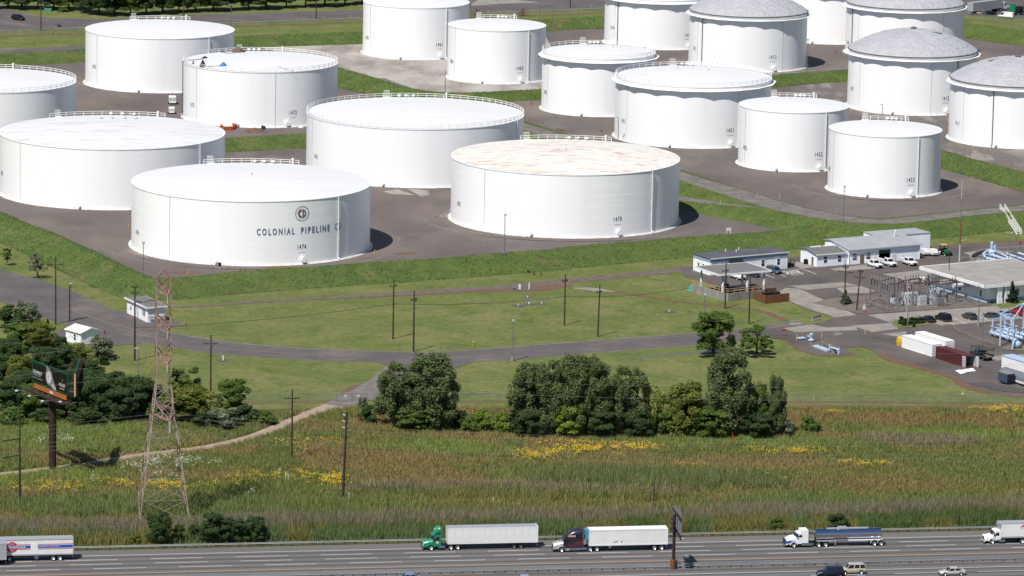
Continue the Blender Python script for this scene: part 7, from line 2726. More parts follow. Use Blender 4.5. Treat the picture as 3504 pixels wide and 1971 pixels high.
K = lambda k, l, s_: (k, l, s_)
PO = [K('poplar', 'leaf_poplar', i) for i in (1, 2, 3)]
OD = [K('oak', 'leaf_dark', i) for i in (1, 2, 3)]
tree('broad green lawn tree beside the access road, the taller of two', (2440, 1217), 1056, 165, K('oak', 'leaf_mid', 5))
tree('small windblown lawn tree beside the access road, the lower of two', (2590, 1217), 1108, 135, K('open', 'leaf_mid', 9))
tree('small young tree on the left grass slope', (24.5, 900), 846, 42, K('open', 'leaf_mid', 8), z0=0.6)
tree('half-bare grey tree on the left grass slope by the pole', (128, 953), 856, 72, K('open', 'leaf_silver', 10), z0=0.0)
GT = 'trees along the fence above the meadow'
for lb, f, top, w, k in (
        ('pale poplar beside the gate track, the left of the pair', (1368, 1462), 1232, 200, PO[0]), ('tall pale poplar beside the gate track, the right of the pair', (1484, 1468), 1212, 205, PO[1]),
        ('dense tree at the left end of the long tree clump', (1795, 1484), 1244, 150, PO[2]), ('pale tree second from the left end of the long tree clump', (1885, 1490), 1230, 150, PO[0]),
        ('tallest pale tree in the middle of the long tree clump', (1968, 1492), 1218, 150, PO[1]), ('slender tree right of the tallest in the long tree clump', (2042, 1490), 1224, 140, PO[2]),
        ('dense tree next to the yellow willow', (2140, 1488), 1244, 165, PO[0]), ('yellow-green weeping willow in the tree clump', (2225, 1486), 1308, 110, K('willow', 'leaf_willow', 11)),
        ('olive green tree between the willow and the tallest right tree', (2350, 1488), 1300, 170, K('oak', 'leaf_olive', 6)), ('big broad pale tree at the right of the clump', (2486, 1492), 1196, 190, PO[1]),
        ('dark tree right of the big broad one', (2588, 1488), 1308, 95, K('poplar', 'leaf_mid', 4)), ('narrow upright poplar at the right end of the clump', (2656, 1494), 1284, 85, PO[2]),
        ('bright green bushy tree in front of the long clump', (1946, 1496), 1380, 130, K('oak', 'leaf_bright', 7)), ('dark bushy tree in front of the willow', (2180, 1498), 1392, 130, OD[0]), ('leafy low tree in front of the big broad one', (2440, 1500), 1392, 150, K('oak', 'leaf_mid', 5)),
        ('low green tree at the foot of the gate poplars', (1420, 1474), 1392, 150, K('oak', 'leaf_mid', 5)), ('dark low tree at the foot of the clump, beneath the slender tree', (2060, 1498), 1400, 130, OD[1]), ('dark low tree beneath the narrow poplar', (2590, 1500), 1410, 130, OD[2]), ('grey-green low tree at the left foot of the clump', (1810, 1496), 1400, 120, OD[1])):
    tree(lb, f, top, w, k, GT)
GS = 'shrubs around the meadow'
for lb, f, top, w, k in (
        ('dark shrub at the left foot of the gate poplars', (1262, 1448), 1382, 80, K('shrub', 'leaf_dark', 12)), ('bright shrub between gate poplars and long clump', (1650, 1478), 1392, 85, K('shrub', 'leaf_bright', 15)), ('dark shadowed shrub right of the gate poplars', (1570, 1470), 1400, 90, K('shrub', 'leaf_dark', 12)),
        ('round green shrub right of the narrow poplar', (2768, 1482), 1424, 82, K('shrub', 'leaf_mid', 13)), ('yellow-green shrub at the left end of the long clump', (1720, 1484), 1400, 70, K('shrub', 'leaf_bright', 15)), ('green shrub right of the willow', (2285, 1494), 1400, 110, K('shrub', 'leaf_mid', 13)), ('olive shrub joining the willow and the olive tree', (2330, 1498), 1412, 100, K('shrub', 'leaf_olive', 17)), ('dark shrub left of the long clump', (1760, 1488), 1412, 80, K('shrub', 'leaf_dark', 12)), ('low green shrub between the gate poplars and the bright shrub', (1605, 1480), 1420, 80, K('shrub', 'leaf_mid', 13)),
        ('grey-green shrub at the right foot of the tree clump', (2690, 1492), 1432, 80, K('shrub', 'leaf_silver', 14)), ('thin shrub beside the gate', (1240, 1400), 1352, 36, K('shrub', 'leaf_silver', 14))):
    tree(lb, f, top, w, k, GS, None, 'shrub', 'shrub')
GH = 'dark shrubs along the highway guardrail'
for lb, f, top, w, k in (
        ('dark pointed shrub by the guardrail below the pylon', (545, 1866), 1744, 98, OD[0]), ('dark shrub by the guardrail, leftmost of the row of four', (727, 1862), 1748, 96, OD[1]), ('dark shrub by the guardrail, second of the row of four', (782, 1862), 1768, 84, OD[2]), ('dark shrub by the guardrail, third of the row of four', (830, 1861), 1770, 78, OD[0]),
        ('dark shrub by the guardrail, rightmost of the row of four', (878, 1860), 1764, 84, OD[1]), ('small dark shrub between the pointed shrub and the row of four', (611, 1860), 1792, 46, OD[2]), ('small shrub just left of the row of four', (666, 1852), 1788, 50, OD[0]), ('yellow-green bush at the guardrail left of the pointed shrub', (462, 1866), 1826, 60, K('shrub', 'leaf_olive', 17)),
        ('yellow-green bush behind the refrigerated trailer', (2120, 1812), 1776, 52, K('shrub', 'leaf_olive', 17)), ('dark bush behind the tank trailer', (2868, 1818), 1752, 90, K('shrub', 'leaf_dark', 12)), ('green bush behind the tanker cab', (2660, 1816), 1766, 66, K('shrub', 'leaf_mid', 13))):
    tree(lb, f, top, w, k, GH, None, 'shrub', 'shrub')
GW = 'trees and shrubs of the wood behind the billboard'
MX = [OD[0], OD[1], OD[2], K('oak', 'leaf_mid', 5), K('oak', 'leaf_olive', 6)]
wood = [('grey-green bush on the verge by the left road', (96, 1112), 1028, 78, K('shrub', 'leaf_silver', 14)), ('dark bush at the left edge below the road', (30, 1122), 1044, 82, K('shrub', 'leaf_dark', 12)), ('mid-green tree left of the white shed', (72, 1205), 1102, 104, K('oak', 'leaf_mid', 5)),
        ('olive tree just left of the white shed', (140, 1210), 1100, 92, K('oak', 'leaf_olive', 6)), ('small dark conifer beside the white shed', (163, 1192), 1098, 40, K('conifer', 'leaf_pine', 20)), ('low dark shrub touching the shed wall', (203, 1186), 1153, 52, K('shrub', 'leaf_dark', 12)),
        ('silvery shrub in front of the shed gable', (345, 1228), 1148, 92, K('shrub', 'leaf_silver', 14)), ('small clipped round bush on the lawn near the shed', (355, 1248), 1222, 34, K('shrub', 'leaf_hedge', 16)), ('yellow-green tree behind the billboard back', (268, 1262), 1178, 96, K('oak', 'leaf_olive', 6)),
        ('dark tree at the left picture edge beside the billboard', (16, 1330), 1206, 104, OD[0]), ('olive tree just left of the billboard face', (70, 1350), 1216, 100, K('oak', 'leaf_olive', 6)), ('dark tree behind the billboard face', (150, 1300), 1190, 110, OD[1]),
        ('dark tree below the left floodlights of the billboard', (40, 1428), 1300, 120, OD[2]), ('mid-green tree behind the billboard column', (128, 1432), 1310, 110, K('oak', 'leaf_mid', 5)), ('dark tree right of the billboard column', (228, 1436), 1302, 125, OD[0]),
        ('dark tree right of the billboard rear panel', (300, 1350), 1226, 120, OD[2]), ('dark tree at the wood edge under the rear floodlights', (322, 1438), 1290, 130, OD[1]), ('dark tree beyond the rear floodlights', (380, 1400), 1268, 115, OD[0]),
        ('dark rounded tree left of the pylon', (458, 1432), 1288, 135, OD[2]), ('dark low tree behind the left pylon leg', (400, 1446), 1330, 110, OD[1]), ('green tree just right of the pylon', (630, 1404), 1247, 120, K('open', 'leaf_mid', 9)), ('olive bushy tree right of the pylon', (660, 1444), 1322, 150, K('oak', 'leaf_olive', 6)),
        ('mid-green tree left of the wire fence end', (796, 1424), 1296, 104, K('oak', 'leaf_mid', 5)), ('low dark shrub at the wire fence end', (836, 1446), 1388, 92, K('shrub', 'leaf_dark', 12)), ('grey-green shrub above the dirt trail', (760, 1468), 1392, 110, K('shrub', 'leaf_silver', 14)), ('dark shrub below the olive tree', (700, 1466), 1408, 80, K('shrub', 'leaf_dark', 12)),
        ('green shrub on the slope above the dirt trail', (905, 1450), 1408, 70, K('shrub', 'leaf_mid', 13)), ('dark tree in the thick of the wood behind the billboard column', (180, 1400), 1262, 120, OD[0]), ('dark tree in the wood left of the column, second row', (84, 1400), 1270, 120, OD[1]), ('dark tree in the wood under the rear panel', (268, 1400), 1268, 120, OD[2]),
        ('dark tree above the left floodlights at the picture edge', (30, 1268), 1160, 100, OD[1]), ('dark tree below the white shed', (216, 1268), 1184, 100, OD[2]), ('leafy tree behind the pylon waist', (520, 1420), 1306, 100, OD[0]), ('dark shrub at the wood foot beside the column', (150, 1452), 1400, 90, K('shrub', 'leaf_dark', 12)), ('low shrub at the wood foot at the picture edge', (40, 1452), 1396, 100, K('shrub', 'leaf_mid', 13)),
        ('low dark shrub at the wood foot right of the column', (300, 1456), 1398, 110, K('shrub', 'leaf_dark', 12)), ('green shrub behind the right pylon leg', (560, 1450), 1360, 90, K('shrub', 'leaf_mid', 13))]
for lb, f, top, w, k in wood:
    tree(lb, f, top - 6, w * 1.22, k, GW, None, 'tree' if k[0] in ('oak', 'open', 'conifer') else 'shrub', 'tree' if k[0] in ('oak', 'open', 'conifer') else 'shrub')
GB = 'dark trees along the far road'
back = [(-20, 38), (28, 36), (75, 38), (130, 40), (185, 42), (236, 42), (290, 52), (338, 58), (392, 60), (446, 60), (500, 57), (556, 53), (612, 50), (668, 47), (730, 45), (790, 43), (850, 40), (912, 38), (980, 35), (1046, 32), (1112, 29), (1180, 25), (1240, 20)]
names = ['first', 'second', 'third', 'fourth', 'fifth', 'sixth', 'seventh', 'eighth', 'ninth', 'tenth', 'eleventh', 'twelfth', 'thirteenth', 'fourteenth', 'fifteenth', 'sixteenth', 'seventeenth', 'eighteenth', 'nineteenth', 'twentieth', 'twenty-first', 'twenty-second', 'twenty-third']
for i, (u, v) in enumerate(back):
    tree('dark tree beyond the far road, %s from the left picture edge' % names[i], (u, v - 8), 0, 90 + 20 * ((i * 7) % 3), MX[(i * 3) % 4], GB, h=9.5 + 2.5 * ((i * 5) % 4) / 3)
tree('light shrub on the far verge beside the green cabinet', (215, 40), 22, 40, K('shrub', 'leaf_mid', 13), GB, None, 'shrub', 'shrub')
tree('reddish bare shrub on the far bank, nearest tank 1461', (1632, 56), 24, 56, K('shrub', 'leaf_red', 18), None, None, 'shrub', 'shrub')
tree('reddish bare shrub on the far bank beside the lamp post', (1790, 54), 20, 52, K('shrub', 'leaf_red', 18), None, None, 'shrub', 'shrub')
tree('pale spruce beside the reddish pole', (2892, 1040), 990, 50, K('conifer', 'leaf_spruce', 19))
tree('dark pine in front of the control building', (3462, 1037), 961, 54, K('conifer', 'leaf_pine', 20))
for i, (u, v, w, hh) in enumerate(((3084, 1110, 26, 1.6), (3096, 1115, 28, 1.5), (3118, 1112, 26, 1.5), (3132, 1109, 26, 1.3), (3148, 1107, 26, 1.2), (3160, 1106, 18, 1.0))):
    tree('clipped hedge bush on the parking island, %s from its left end' % names[i], (u, v), 0, w, K('shrub', 'leaf_hedge', 16), 'clipped hedge on the parking island', None, 'hedge', 'hedge_bush', h=hh * 1.3)
tree('small dark shrub at the front of the parking island', (3128, 1120), 0, 14, K('shrub', 'leaf_dark', 12), None, None, 'shrub', 'shrub', h=1.2)
tree('small round shrub by the control building corner', (3393, 1040), 0, 10, K('shrub', 'leaf_hedge', 16), None, None, 'shrub', 'shrub', h=1.0)


# ---------------------------------------------------------------- grasses
def vnoise(x, y, s, seed):
    r = np.random.default_rng(seed)
    tab = r.uniform(0, 1, (64, 64))
    fx, fy = x / s, y / s
    i, j = np.floor(fx).astype(int), np.floor(fy).astype(int)
    u, v = fx - i, fy - j
    u, v = u * u * (3 - 2 * u), v * v * (3 - 2 * v)
    g = lambda a, b: tab[a % 64, b % 64]
    return (g(i, j) * (1 - u) + g(i + 1, j) * u) * (1 - v) + (g(i, j + 1) * (1 - u) + g(i + 1, j + 1) * u) * v


mat('grass_blades', (90, 110, 50), 0.85, vcol=True, island=0.22, sub=0.35, spec=0.1)


def tufts(name, x, y, z, h, col, k, spread, width, label, seed=0, cat='grass', lean=0.75):
    """k blades for each tuft, joined into one mesh; colour per tuft."""
    r = np.random.default_rng(seed)
    n = len(x)
    X, Y, Z, Hh = (np.repeat(q, k) for q in (x, y, z, h))
    cc = np.repeat(col, k, 0)
    m = n * k
    a = r.uniform(0, 6.283, m)
    q = r.uniform(0, 1, m) ** 0.5 * np.repeat(spread, k)
    bx_, by_ = X + q * np.cos(a), Y + q * np.sin(a)
    ta = r.uniform(0, 6.283, m)
    w = np.repeat(width, k) * r.uniform(0.6, 1.3, m)
    hh = Hh * r.uniform(0.6, 1.15, m)
    la = r.uniform(0, 6.283, m)
    lx, ly = np.cos(la) * hh * lean * r.uniform(0, 1, m), np.sin(la) * hh * lean * r.uniform(0, 1, m)
    v = np.zeros((m, 3, 3), np.float32)
    v[:, 0] = np.stack([bx_ - np.cos(ta) * w, by_ - np.sin(ta) * w, Z - 0.03], 1)
    v[:, 1] = np.stack([bx_ + np.cos(ta) * w, by_ + np.sin(ta) * w, Z - 0.03], 1)
    v[:, 2] = np.stack([bx_ + lx, by_ + ly, Z + hh], 1)
    me = bpy.data.meshes.new(name)
    me.vertices.add(3 * m)
    me.vertices.foreach_set('co', v.ravel())
    me.loops.add(3 * m)
    me.loops.foreach_set('vertex_index', np.arange(3 * m, dtype=np.int32))
    me.polygons.add(m)
    me.polygons.foreach_set('loop_start', np.arange(0, 3 * m, 3, dtype=np.int32))
    me.polygons.foreach_set('loop_total', np.full(m, 3, dtype=np.int32))
    at = me.attributes.new('Col', 'FLOAT_COLOR', 'POINT')
    c4 = np.ones((m, 3, 4), np.float32)
    c4[:, :, :3] = cc[:, None, :]
    at.data.foreach_set('color', c4.ravel())
    me.update()
    me.validate()
    me.materials.append(M['grass_blades'])
    o = link(name, me)
    return tag(o, label, cat, None, 'stuff')


def LC(c, k=1.5):
    return np.array(lin(c, k)[:3])


PAL = {n: LC(c) for n, c in dict(brown=(134, 116, 80), rust=(134, 112, 80), green=(102, 114, 64), bright=(116, 134, 68), olive=(118, 116, 68), dark=(84, 100, 58), yellow=(196, 168, 60), white=(182, 188, 168), plume=(130, 116, 104), reed=(94, 108, 70), sea=(96, 114, 70)).items()}


def near_trail(x, y, line, d):
    hit = np.zeros(len(x), bool)
    pts = smooth_line([P(u, v) for u, v in line], 2)
    for a, b in zip(pts[:-1], pts[1:]):
        ab = (b - a)
        t_ = np.clip(((x - a.x) * ab.x + (y - a.y) * ab.y) / (ab.x ** 2 + ab.y ** 2), 0, 1)
        hit |= (x - a.x - t_ * ab.x) ** 2 + (y - a.y - t_ * ab.y) ** 2 < d * d
    return hit


TRAIL = [(1180, 1378), (1090, 1408), (1008, 1436), (905, 1482), (800, 1512), (699, 1532), (600, 1545), (507, 1556), (419, 1568), (330, 1582), (245, 1596), (100, 1612), (-60, 1632)]
TRAIL2 = [(470, 1553), (350, 1552), (200, 1553), (80, 1551), (-60, 1550)]
n = 190000
hx = rng.uniform(-112, 140, n)
hy = rng.uniform(G1 + 1.0, 135, n)
X = HO.x + HD.x * hx + HN.x * hy
Y = HO.y + HD.y * hx + HN.y * hy
ok = in_poly(X, Y, MEADOW)
up = [P(u, v) for u, v in ((-120, 1440), (300, 1440), (640, 1455), (905, 1440), (1060, 1402), (1180, 1399), (2690, 1398), (3650, 1404))]
yl = np.interp(X, [p.x for p in up], [p.y for p in up])
ok &= Y < yl
ok &= ~near_trail(X, Y, TRAIL, 1.9) & ~near_trail(X, Y, TRAIL2, 1.2)
X, Y, hy, hx = X[ok], Y[ok], hy[ok], hx[ok]
n = len(X)
n1 = vnoise(X, Y, 14, 1) * 0.6 + vnoise(X, Y, 5, 2) * 0.4
n2 = vnoise(X, Y, 9, 3) * 0.6 + vnoise(X, Y, 3, 4) * 0.4
n3 = vnoise(X, Y, 22, 5) * 0.7 + vnoise(X, Y, 4, 6) * 0.3
col = np.where((n1 > 0.5)[:, None], PAL['brown'], PAL['olive'])
col = np.where((n2 > 0.6)[:, None], PAL['green'], col)
col = np.where(((n3 > 0.68) & (n1 > 0.5))[:, None], PAL['rust'], col)
hgt = 0.75 + 0.5 * n2
# zones of the meadow: middle pixel, half-size in pixels, kind
ZONES = [(250, 1490, 420, 70, 'bright'), (900, 1500, 200, 40, 'green'), (150, 1640, 260, 35, 'bright'), (700, 1590, 300, 30, 'green'), (60, 1700, 120, 25, 'brown'), (380, 1705, 220, 16, 'brown'), (850, 1700, 90, 40, 'dark'), (560, 1740, 700, 32, 'sea'), (1250, 1740, 500, 35, 'green'),
         (2500, 1515, 480, 22, 'bright'), (1560, 1535, 220, 30, 'bright'), (1650, 1500, 240, 14, 'brown'), (2950, 1560, 160, 26, 'green'), (3150, 1510, 200, 18, 'plume'), (3350, 1600, 260, 60, 'green'), (3100, 1440, 420, 26, 'rust'), (3300, 1490, 300, 18, 'bright'), (2900, 1630, 300, 30, 'olive'), (2850, 1660, 400, 22, 'rust'), (2750, 1735, 260, 26, 'sea'),
         (1800, 1680, 420, 14, 'plume'), (1850, 1700, 420, 14, 'reed'), (2200, 1640, 500, 30, 'reed'), (1900, 1720, 500, 25, 'olive'), (2400, 1590, 420, 22, 'brown'), (3300, 1710, 260, 22, 'green'), (1200, 1570, 260, 26, 'rust'), (1300, 1600, 300, 20, 'brown'), (1500, 1640, 300, 14, 'brown')]
for u, v, ru, rv, kd in ZONES:
    c = P(u, v)
    sx, sy = ru / 17.6, rv / 17.6 / 0.225
    dd = ((X - c.x) / sx) ** 2 + ((Y - c.y) / sy) ** 2 + (n2 - 0.5) * 2.2 + (n1 - 0.5) * 1.2
    sel = dd < rng.uniform(0.1, 1.7, n)
    col = np.where(sel[:, None], PAL[kd], col)
    if kd in ('reed', 'sea', 'plume'):
        hgt = np.where(sel, 1.5 + 0.6 * n1, hgt)
mean_ = LC((116, 114, 68))
col = col * 0.66 + mean_ * 0.34
col = col * rng.uniform(0.72, 1.26, (n, 1)) * (1 + rng.uniform(-0.06, 0.06, (n, 3)))
far = hy > 21
tufts('meadow_grass', X[far], Y[far], np.zeros(far.sum()), hgt[far], col[far], 4, np.full(far.sum(), 0.42), np.full(far.sum(), 0.085), 'tall mixed meadow grass, green, brown and rust coloured', 21)
# tall reeds with brown plumes in a belt along the highway
nr = ~far & (hy > G1 + 1.2)
xr, yr_ = X[nr], Y[nr]
belt = (hy[nr] - G1) / (21 - G1)
m = len(xr)
rc = np.where((n1[nr] > 0.58)[:, None], PAL['dark'], np.where((n2[nr] > 0.5)[:, None], PAL['reed'], PAL['olive'] * 0.9))
crest = (belt > 0.55) & (rng.uniform(0, 1, m) < 0.62)
rc = np.where(crest[:, None], PAL['plume'], rc) * rng.uniform(0.75, 1.2, (m, 1))
rh = np.where(belt < 0.15, 0.9, 1.5 + 1.3 * np.minimum(1, belt * 1.6)) * (0.75 + 0.5 * n3[nr])
tufts('reeds', xr, yr_, np.zeros(m), rh, rc, 5, np.full(m, 0.4), np.full(m, 0.09), 'tall reeds with brown plumes in a belt along the guardrail', 22, 'reeds', 0.5)
# goldenrod and white asters
fx, fy, fc, fh = [], [], [], []
for u, v, ru, rv, num, kd in ((1845, 1566, 62, 15, 700, 'yellow'), (2030, 1548, 90, 12, 700, 'yellow'), (2150, 1543, 80, 10, 600, 'yellow'), (1960, 1525, 80, 5, 200, 'yellow'), (2700, 1556, 110, 9, 500, 'yellow'), (2925, 1598, 60, 6, 300, 'yellow'), (3010, 1600, 40, 4, 120, 'yellow'), (3420, 1413, 55, 9, 450, 'yellow'), (2850, 1422, 40, 4, 80, 'yellow'),
                              (1130, 1654, 52, 14, 700, 'yellow'), (1020, 1632, 26, 6, 180, 'yellow'), (960, 1640, 60, 12, 200, 'yellow'), (560, 1673, 55, 10, 600, 'yellow'), (400, 1664, 90, 6, 250, 'yellow'), (170, 1680, 90, 14, 500, 'yellow'), (700, 1668, 60, 8, 140, 'yellow'), (830, 1650, 45, 16, 160, 'yellow'), (1040, 1530, 80, 16, 220, 'yellow'), (2350, 1600, 60, 5, 60, 'yellow'), (2700, 1640, 60, 10, 60, 'yellow'),
                              (560, 1590, 60, 16, 420, 'white'), (650, 1592, 40, 10, 140, 'white'), (455, 1604, 30, 12, 120, 'white'), (230, 1516, 30, 8, 60, 'white'), (150, 1518, 24, 7, 50, 'white'), (545, 1640, 40, 14, 80, 'white'), (315, 1650, 18, 12, 40, 'white'), (860, 1695, 12, 6, 24, 'white'), (740, 1595, 30, 8, 40, 'white')):
    c = P(u, v)
    num = int(num * 0.42)
    q = rng.normal(0, 0.75, (num, 2))
    q = q[vnoise(c.x + q[:, 0] * ru / 17.6, c.y + q[:, 1] * rv / 4.0, 1.6, 77) > 0.42]
    num = len(q)
    fx.append(c.x + q[:, 0] * ru / 17.6)
    fy.append(c.y + q[:, 1] * rv / 17.6 / 0.225)
    fc.append(np.tile(PAL[kd], (num, 1)) * rng.uniform(0.75, 1.15, (num, 1)))
    fh.append(rng.uniform(0.9, 1.3, num))
fx, fy, fc, fh = np.concatenate(fx), np.concatenate(fy), np.concatenate(fc), np.concatenate(fh)
yel = fc[:, 2] < fc[:, 0] * 0.4
r = np.random.default_rng(5)


def flower(name, x, y, h, c, label, seed):
    """Heads of small tilted petals on top of the stems."""
    k = 7
    n = len(x)
    p = np.stack([np.repeat(x, k), np.repeat(y, k), np.repeat(h, k)], 1) + r.normal(0, 1, (n * k, 3)) * np.array([0.28, 0.28, 0.16])
    nm = np.tile(np.array([0, 0, 1.0]), (n * k, 1))
    me = leaf_mesh(name, p, nm, 0.10, 'grass_blades', 0.7, 0.8, seed)
    at = me.attributes.new('Col', 'FLOAT_COLOR', 'POINT')
    c4 = np.ones((n * k, 4, 4), np.float32)
    c4[:, :, :3] = np.repeat(c, k, 0)[:, None, :]
    at.data.foreach_set('color', c4.ravel())
    return tag(link(name, me), label, 'flowers', None, 'stuff')


flower('goldenrod', fx[yel], fy[yel], fh[yel], fc[yel], 'yellow goldenrod blooming in patches across the meadow', 31)
flower('white_asters', fx[~yel], fy[~yel], fh[~yel], fc[~yel], 'white wild asters in patches around the pylon', 32)
tufts('flower_stems', fx, fy, np.zeros(len(fx)), fh, np.tile(PAL['green'], (len(fx), 1)) * rng.uniform(0.8, 1.2, (len(fx), 1)), 3, np.full(len(fx), 0.3), np.full(len(fx), 0.06), 'green stems and leaves under the meadow flowers', 33, 'stems')

# rough grass on the embankments
bx, by, bz, bc_ = [], [], [], []
for secs in BERMS:
    S = np.array(secs)
    nseg = len(S) - 1
    num = nseg * 60
    i = rng.integers(0, nseg, num)
    j = rng.choice(7, num, p=[0.2, 0.22, 0.22, 0.16, 0.06, 0.06, 0.08])
    u, v = rng.uniform(0, 1, (num, 1)), rng.uniform(0, 1, (num, 1))
    p = (S[i, j] * (1 - u) + S[i + 1, j] * u) * (1 - v) + (S[i, j + 1] * (1 - u) + S[i + 1, j + 1] * u) * v
    bx.append(p[:, 0]); by.append(p[:, 1]); bz.append(p[:, 2])
bx, by, bz = np.concatenate(bx), np.concatenate(by), np.concatenate(bz)
# keep the gravel tracks on top of the banks clear
trk = smooth_line([P(u, v, 3.2) for u, v in TRACK], 2)
d2 = np.full(len(bx), 1e9)
for a, b in zip(trk[:-1], trk[1:]):
    ab = b - a
    t_ = np.clip(((bx - a.x) * ab.x + (by - a.y) * ab.y) / (ab.x ** 2 + ab.y ** 2), 0, 1)
    d2 = np.minimum(d2, (bx - a.x - t_ * ab.x) ** 2 + (by - a.y - t_ * ab.y) ** 2)
rmp = smooth_line([P(u, v, z) for u, v, z in ((2690, 716, 2.9), (2600, 706, 2.9), (2480, 697, 2.2), (2400, 688, 1.5), (2321, 678, 0.9), (2200, 668, 0.4))], 2)
d3 = np.full(len(bx), 1e9)
for a, b in zip(rmp[:-1], rmp[1:]):
    ab = b - a
    t_ = np.clip(((bx - a.x) * ab.x + (by - a.y) * ab.y) / (ab.x ** 2 + ab.y ** 2), 0, 1)
    d3 = np.minimum(d3, (bx - a.x - t_ * ab.x) ** 2 + (by - a.y - t_ * ab.y) ** 2)
keep = (d2 > 4.4 ** 2) & (d3 > 2.3 ** 2)
bx, by, bz = bx[keep], by[keep], bz[keep]
bn = vnoise(bx, by, 7, 11) * 0.6 + vnoise(bx, by, 2.2, 12) * 0.4
bn2 = vnoise(bx, by, 18, 13) * 0.7 + vnoise(bx, by, 3, 14) * 0.3
bcol = np.where((bn > 0.55)[:, None], LC((96, 114, 62), 1.15), LC((84, 103, 56), 1.15))
bcol = np.where((bn2 > 0.66)[:, None], LC((124, 116, 84), 1.15), bcol)
bcol = bcol * rng.uniform(0.75, 1.2, (len(bx), 1))
tufts('bank_grass', bx, by, bz, 0.22 + 0.28 * bn, bcol, 3, np.full(len(bx), 0.3), np.full(len(bx), 0.07), 'rough unmown grass covering the embankments', 41)
# ================================================================ SMALL THINGS
mat('net_orange', (214, 92, 48), 0.7, k=0.7)
mat('barrel_blue', (38, 58, 92), 0.5)
mat('tarp_blue', (60, 120, 190), 0.6, bump=0.2, bsc=2, k=0.8)
mat('tarp_black', (38, 36, 40), 0.8)
mat('scrap_brown', (140, 120, 110), 0.9, c2=(110, 92, 86), sc1=1.0)
mat('goose_dark', (58, 50, 44), 0.9)
T2 = TANKS['1472']
zr = T2['h'] + 0.15


def heap(name, label, cat, foot, w, d, h, m, z=0.0, seed=0, rz=0.3):
    r = random.Random(seed)
    t = thing(name, label, cat, foot, rz)
    n, k = 12, 7
    vs = []
    for j in range(k):
        f = j / (k - 1)
        for i in range(n):
            a = 2 * math.pi * i / n
            q = (1 - f ** 1.6) * (0.85 + r.uniform(0, 0.3)) if f < 1 else 0.02
            vs.append((w / 2 * q * math.cos(a), d / 2 * q * math.sin(a), h * f * (0.9 + r.uniform(0, 0.15))))
    fs = [(j * n + i, j * n + (i + 1) % n, (j + 1) * n + (i + 1) % n, (j + 1) * n + i) for j in range(k - 1) for i in range(n)]
    fs.append(tuple(range((k - 1) * n, k * n)))
    MB().add(vs, fs, True).build('mound', m, t)
    return t


heap('tarp_heap', 'bright blue tarpaulin heap on the roof of tank 1472', 'tarp', P(764, 229, zr), 2.3, 1.8, 1.5, 'tarp_blue', seed=1)
heap('covered_machine', 'tall black-covered machine at the near rim of tank 1472', 'machine', P(694, 229, zr), 1.8, 1.5, 2.2, 'tarp_black', seed=2)
heap('covered_machine', 'black vacuum unit on the roof of tank 1472', 'machine', P(701, 203, zr), 2.4, 1.6, 1.0, 'tarp_black', seed=3)
heap('scrap_pile', 'brown pile of sacks and timber at the far rim of tank 1472', 'scrap', P(815, 177, zr + 0.4), 4.4, 2.4, 1.5, 'scrap_brown', seed=4)
MBX = MB().box((0, 0, 0.4), (0.5, 0.4, 0.8))
tag(link('battery_box', MBX.mesh('battery_box', 'tarp_black'), None, P(661, 219, zr)), 'small black box on the roof of tank 1472', 'box')
for i, (px, lb, r_) in enumerate((([(632, 206), (660, 205), (690, 202)], 'black hose from the rim to the vacuum unit on tank 1472', 0.09), ([(710, 227), (740, 226), (755, 225)], 'black hose between machine and blue tarp on tank 1472', 0.09), ([(757, 178), (800, 184), (850, 189)], 'black hose lying at the far side of tank 1472 roof', 0.09),
                                  ([(880, 191), (920, 199), (928, 203), (922, 208), (945, 219), (946, 226), (975, 236), (1005, 241)], 'thin hose snaking across the roof of tank 1472', 0.05))):
    pts = [P(u, v, zr + 0.15 + 0.25) for u, v in px]
    g = MB().path(smooth_line(pts, 2), r_, 6)
    tag(g.build('hose', 'tarp_black'), lb, 'hose')
# works at the foot of tank 1472
heap('soil_pile', 'heap of red soil in front of tank 1472', 'soil', P(872, 450), 6.4, 5.0, 1.1, 'red_soil', seed=5, rz=0)
t = thing('barrier_net', 'orange safety netting on stakes in front of tank 1472', 'net', P(780, 442))
b0 = t.location
ring = [P(u, v) - b0 for u, v in ((754, 436), (768, 447), (796, 446), (811, 438), (790, 433))]
for p in ring:
    MB().bar(p, p + Vector((0.1, 0, 1.6)), 0.07).build('stake', 'scrap_brown', t)
for a, b in zip(ring, ring[1:]):
    MB().add([a, b, b + Vector((0, 0, 1.15)), a + Vector((0, 0, 1.15))], [(0, 1, 2, 3)]).build('net', 'net_orange', t)
for i, (u, v) in enumerate(((898, 441), (905, 443))):
    t = thing('barrel', ('dark blue barrel by the soil pile, the left of two', 'dark blue barrel by the soil pile, the right of two')[i], 'barrel', P(u, v))
    MB().lathe([(0.32, 0), (0.35, 0.3), (0.32, 0.45), (0.35, 0.6), (0.32, 0.95), (0.0, 0.96)], 14).build('barrel', 'barrel_blue', t)
tag(link('manway_cover', MB().lathe([(0.75, 0), (0.75, 0.2), (0.0, 0.22)], 18).mesh('manway_cover', 'white_box'), None, P(1030, 437)), 'round white cover lying in front of tank 1472', 'cover')
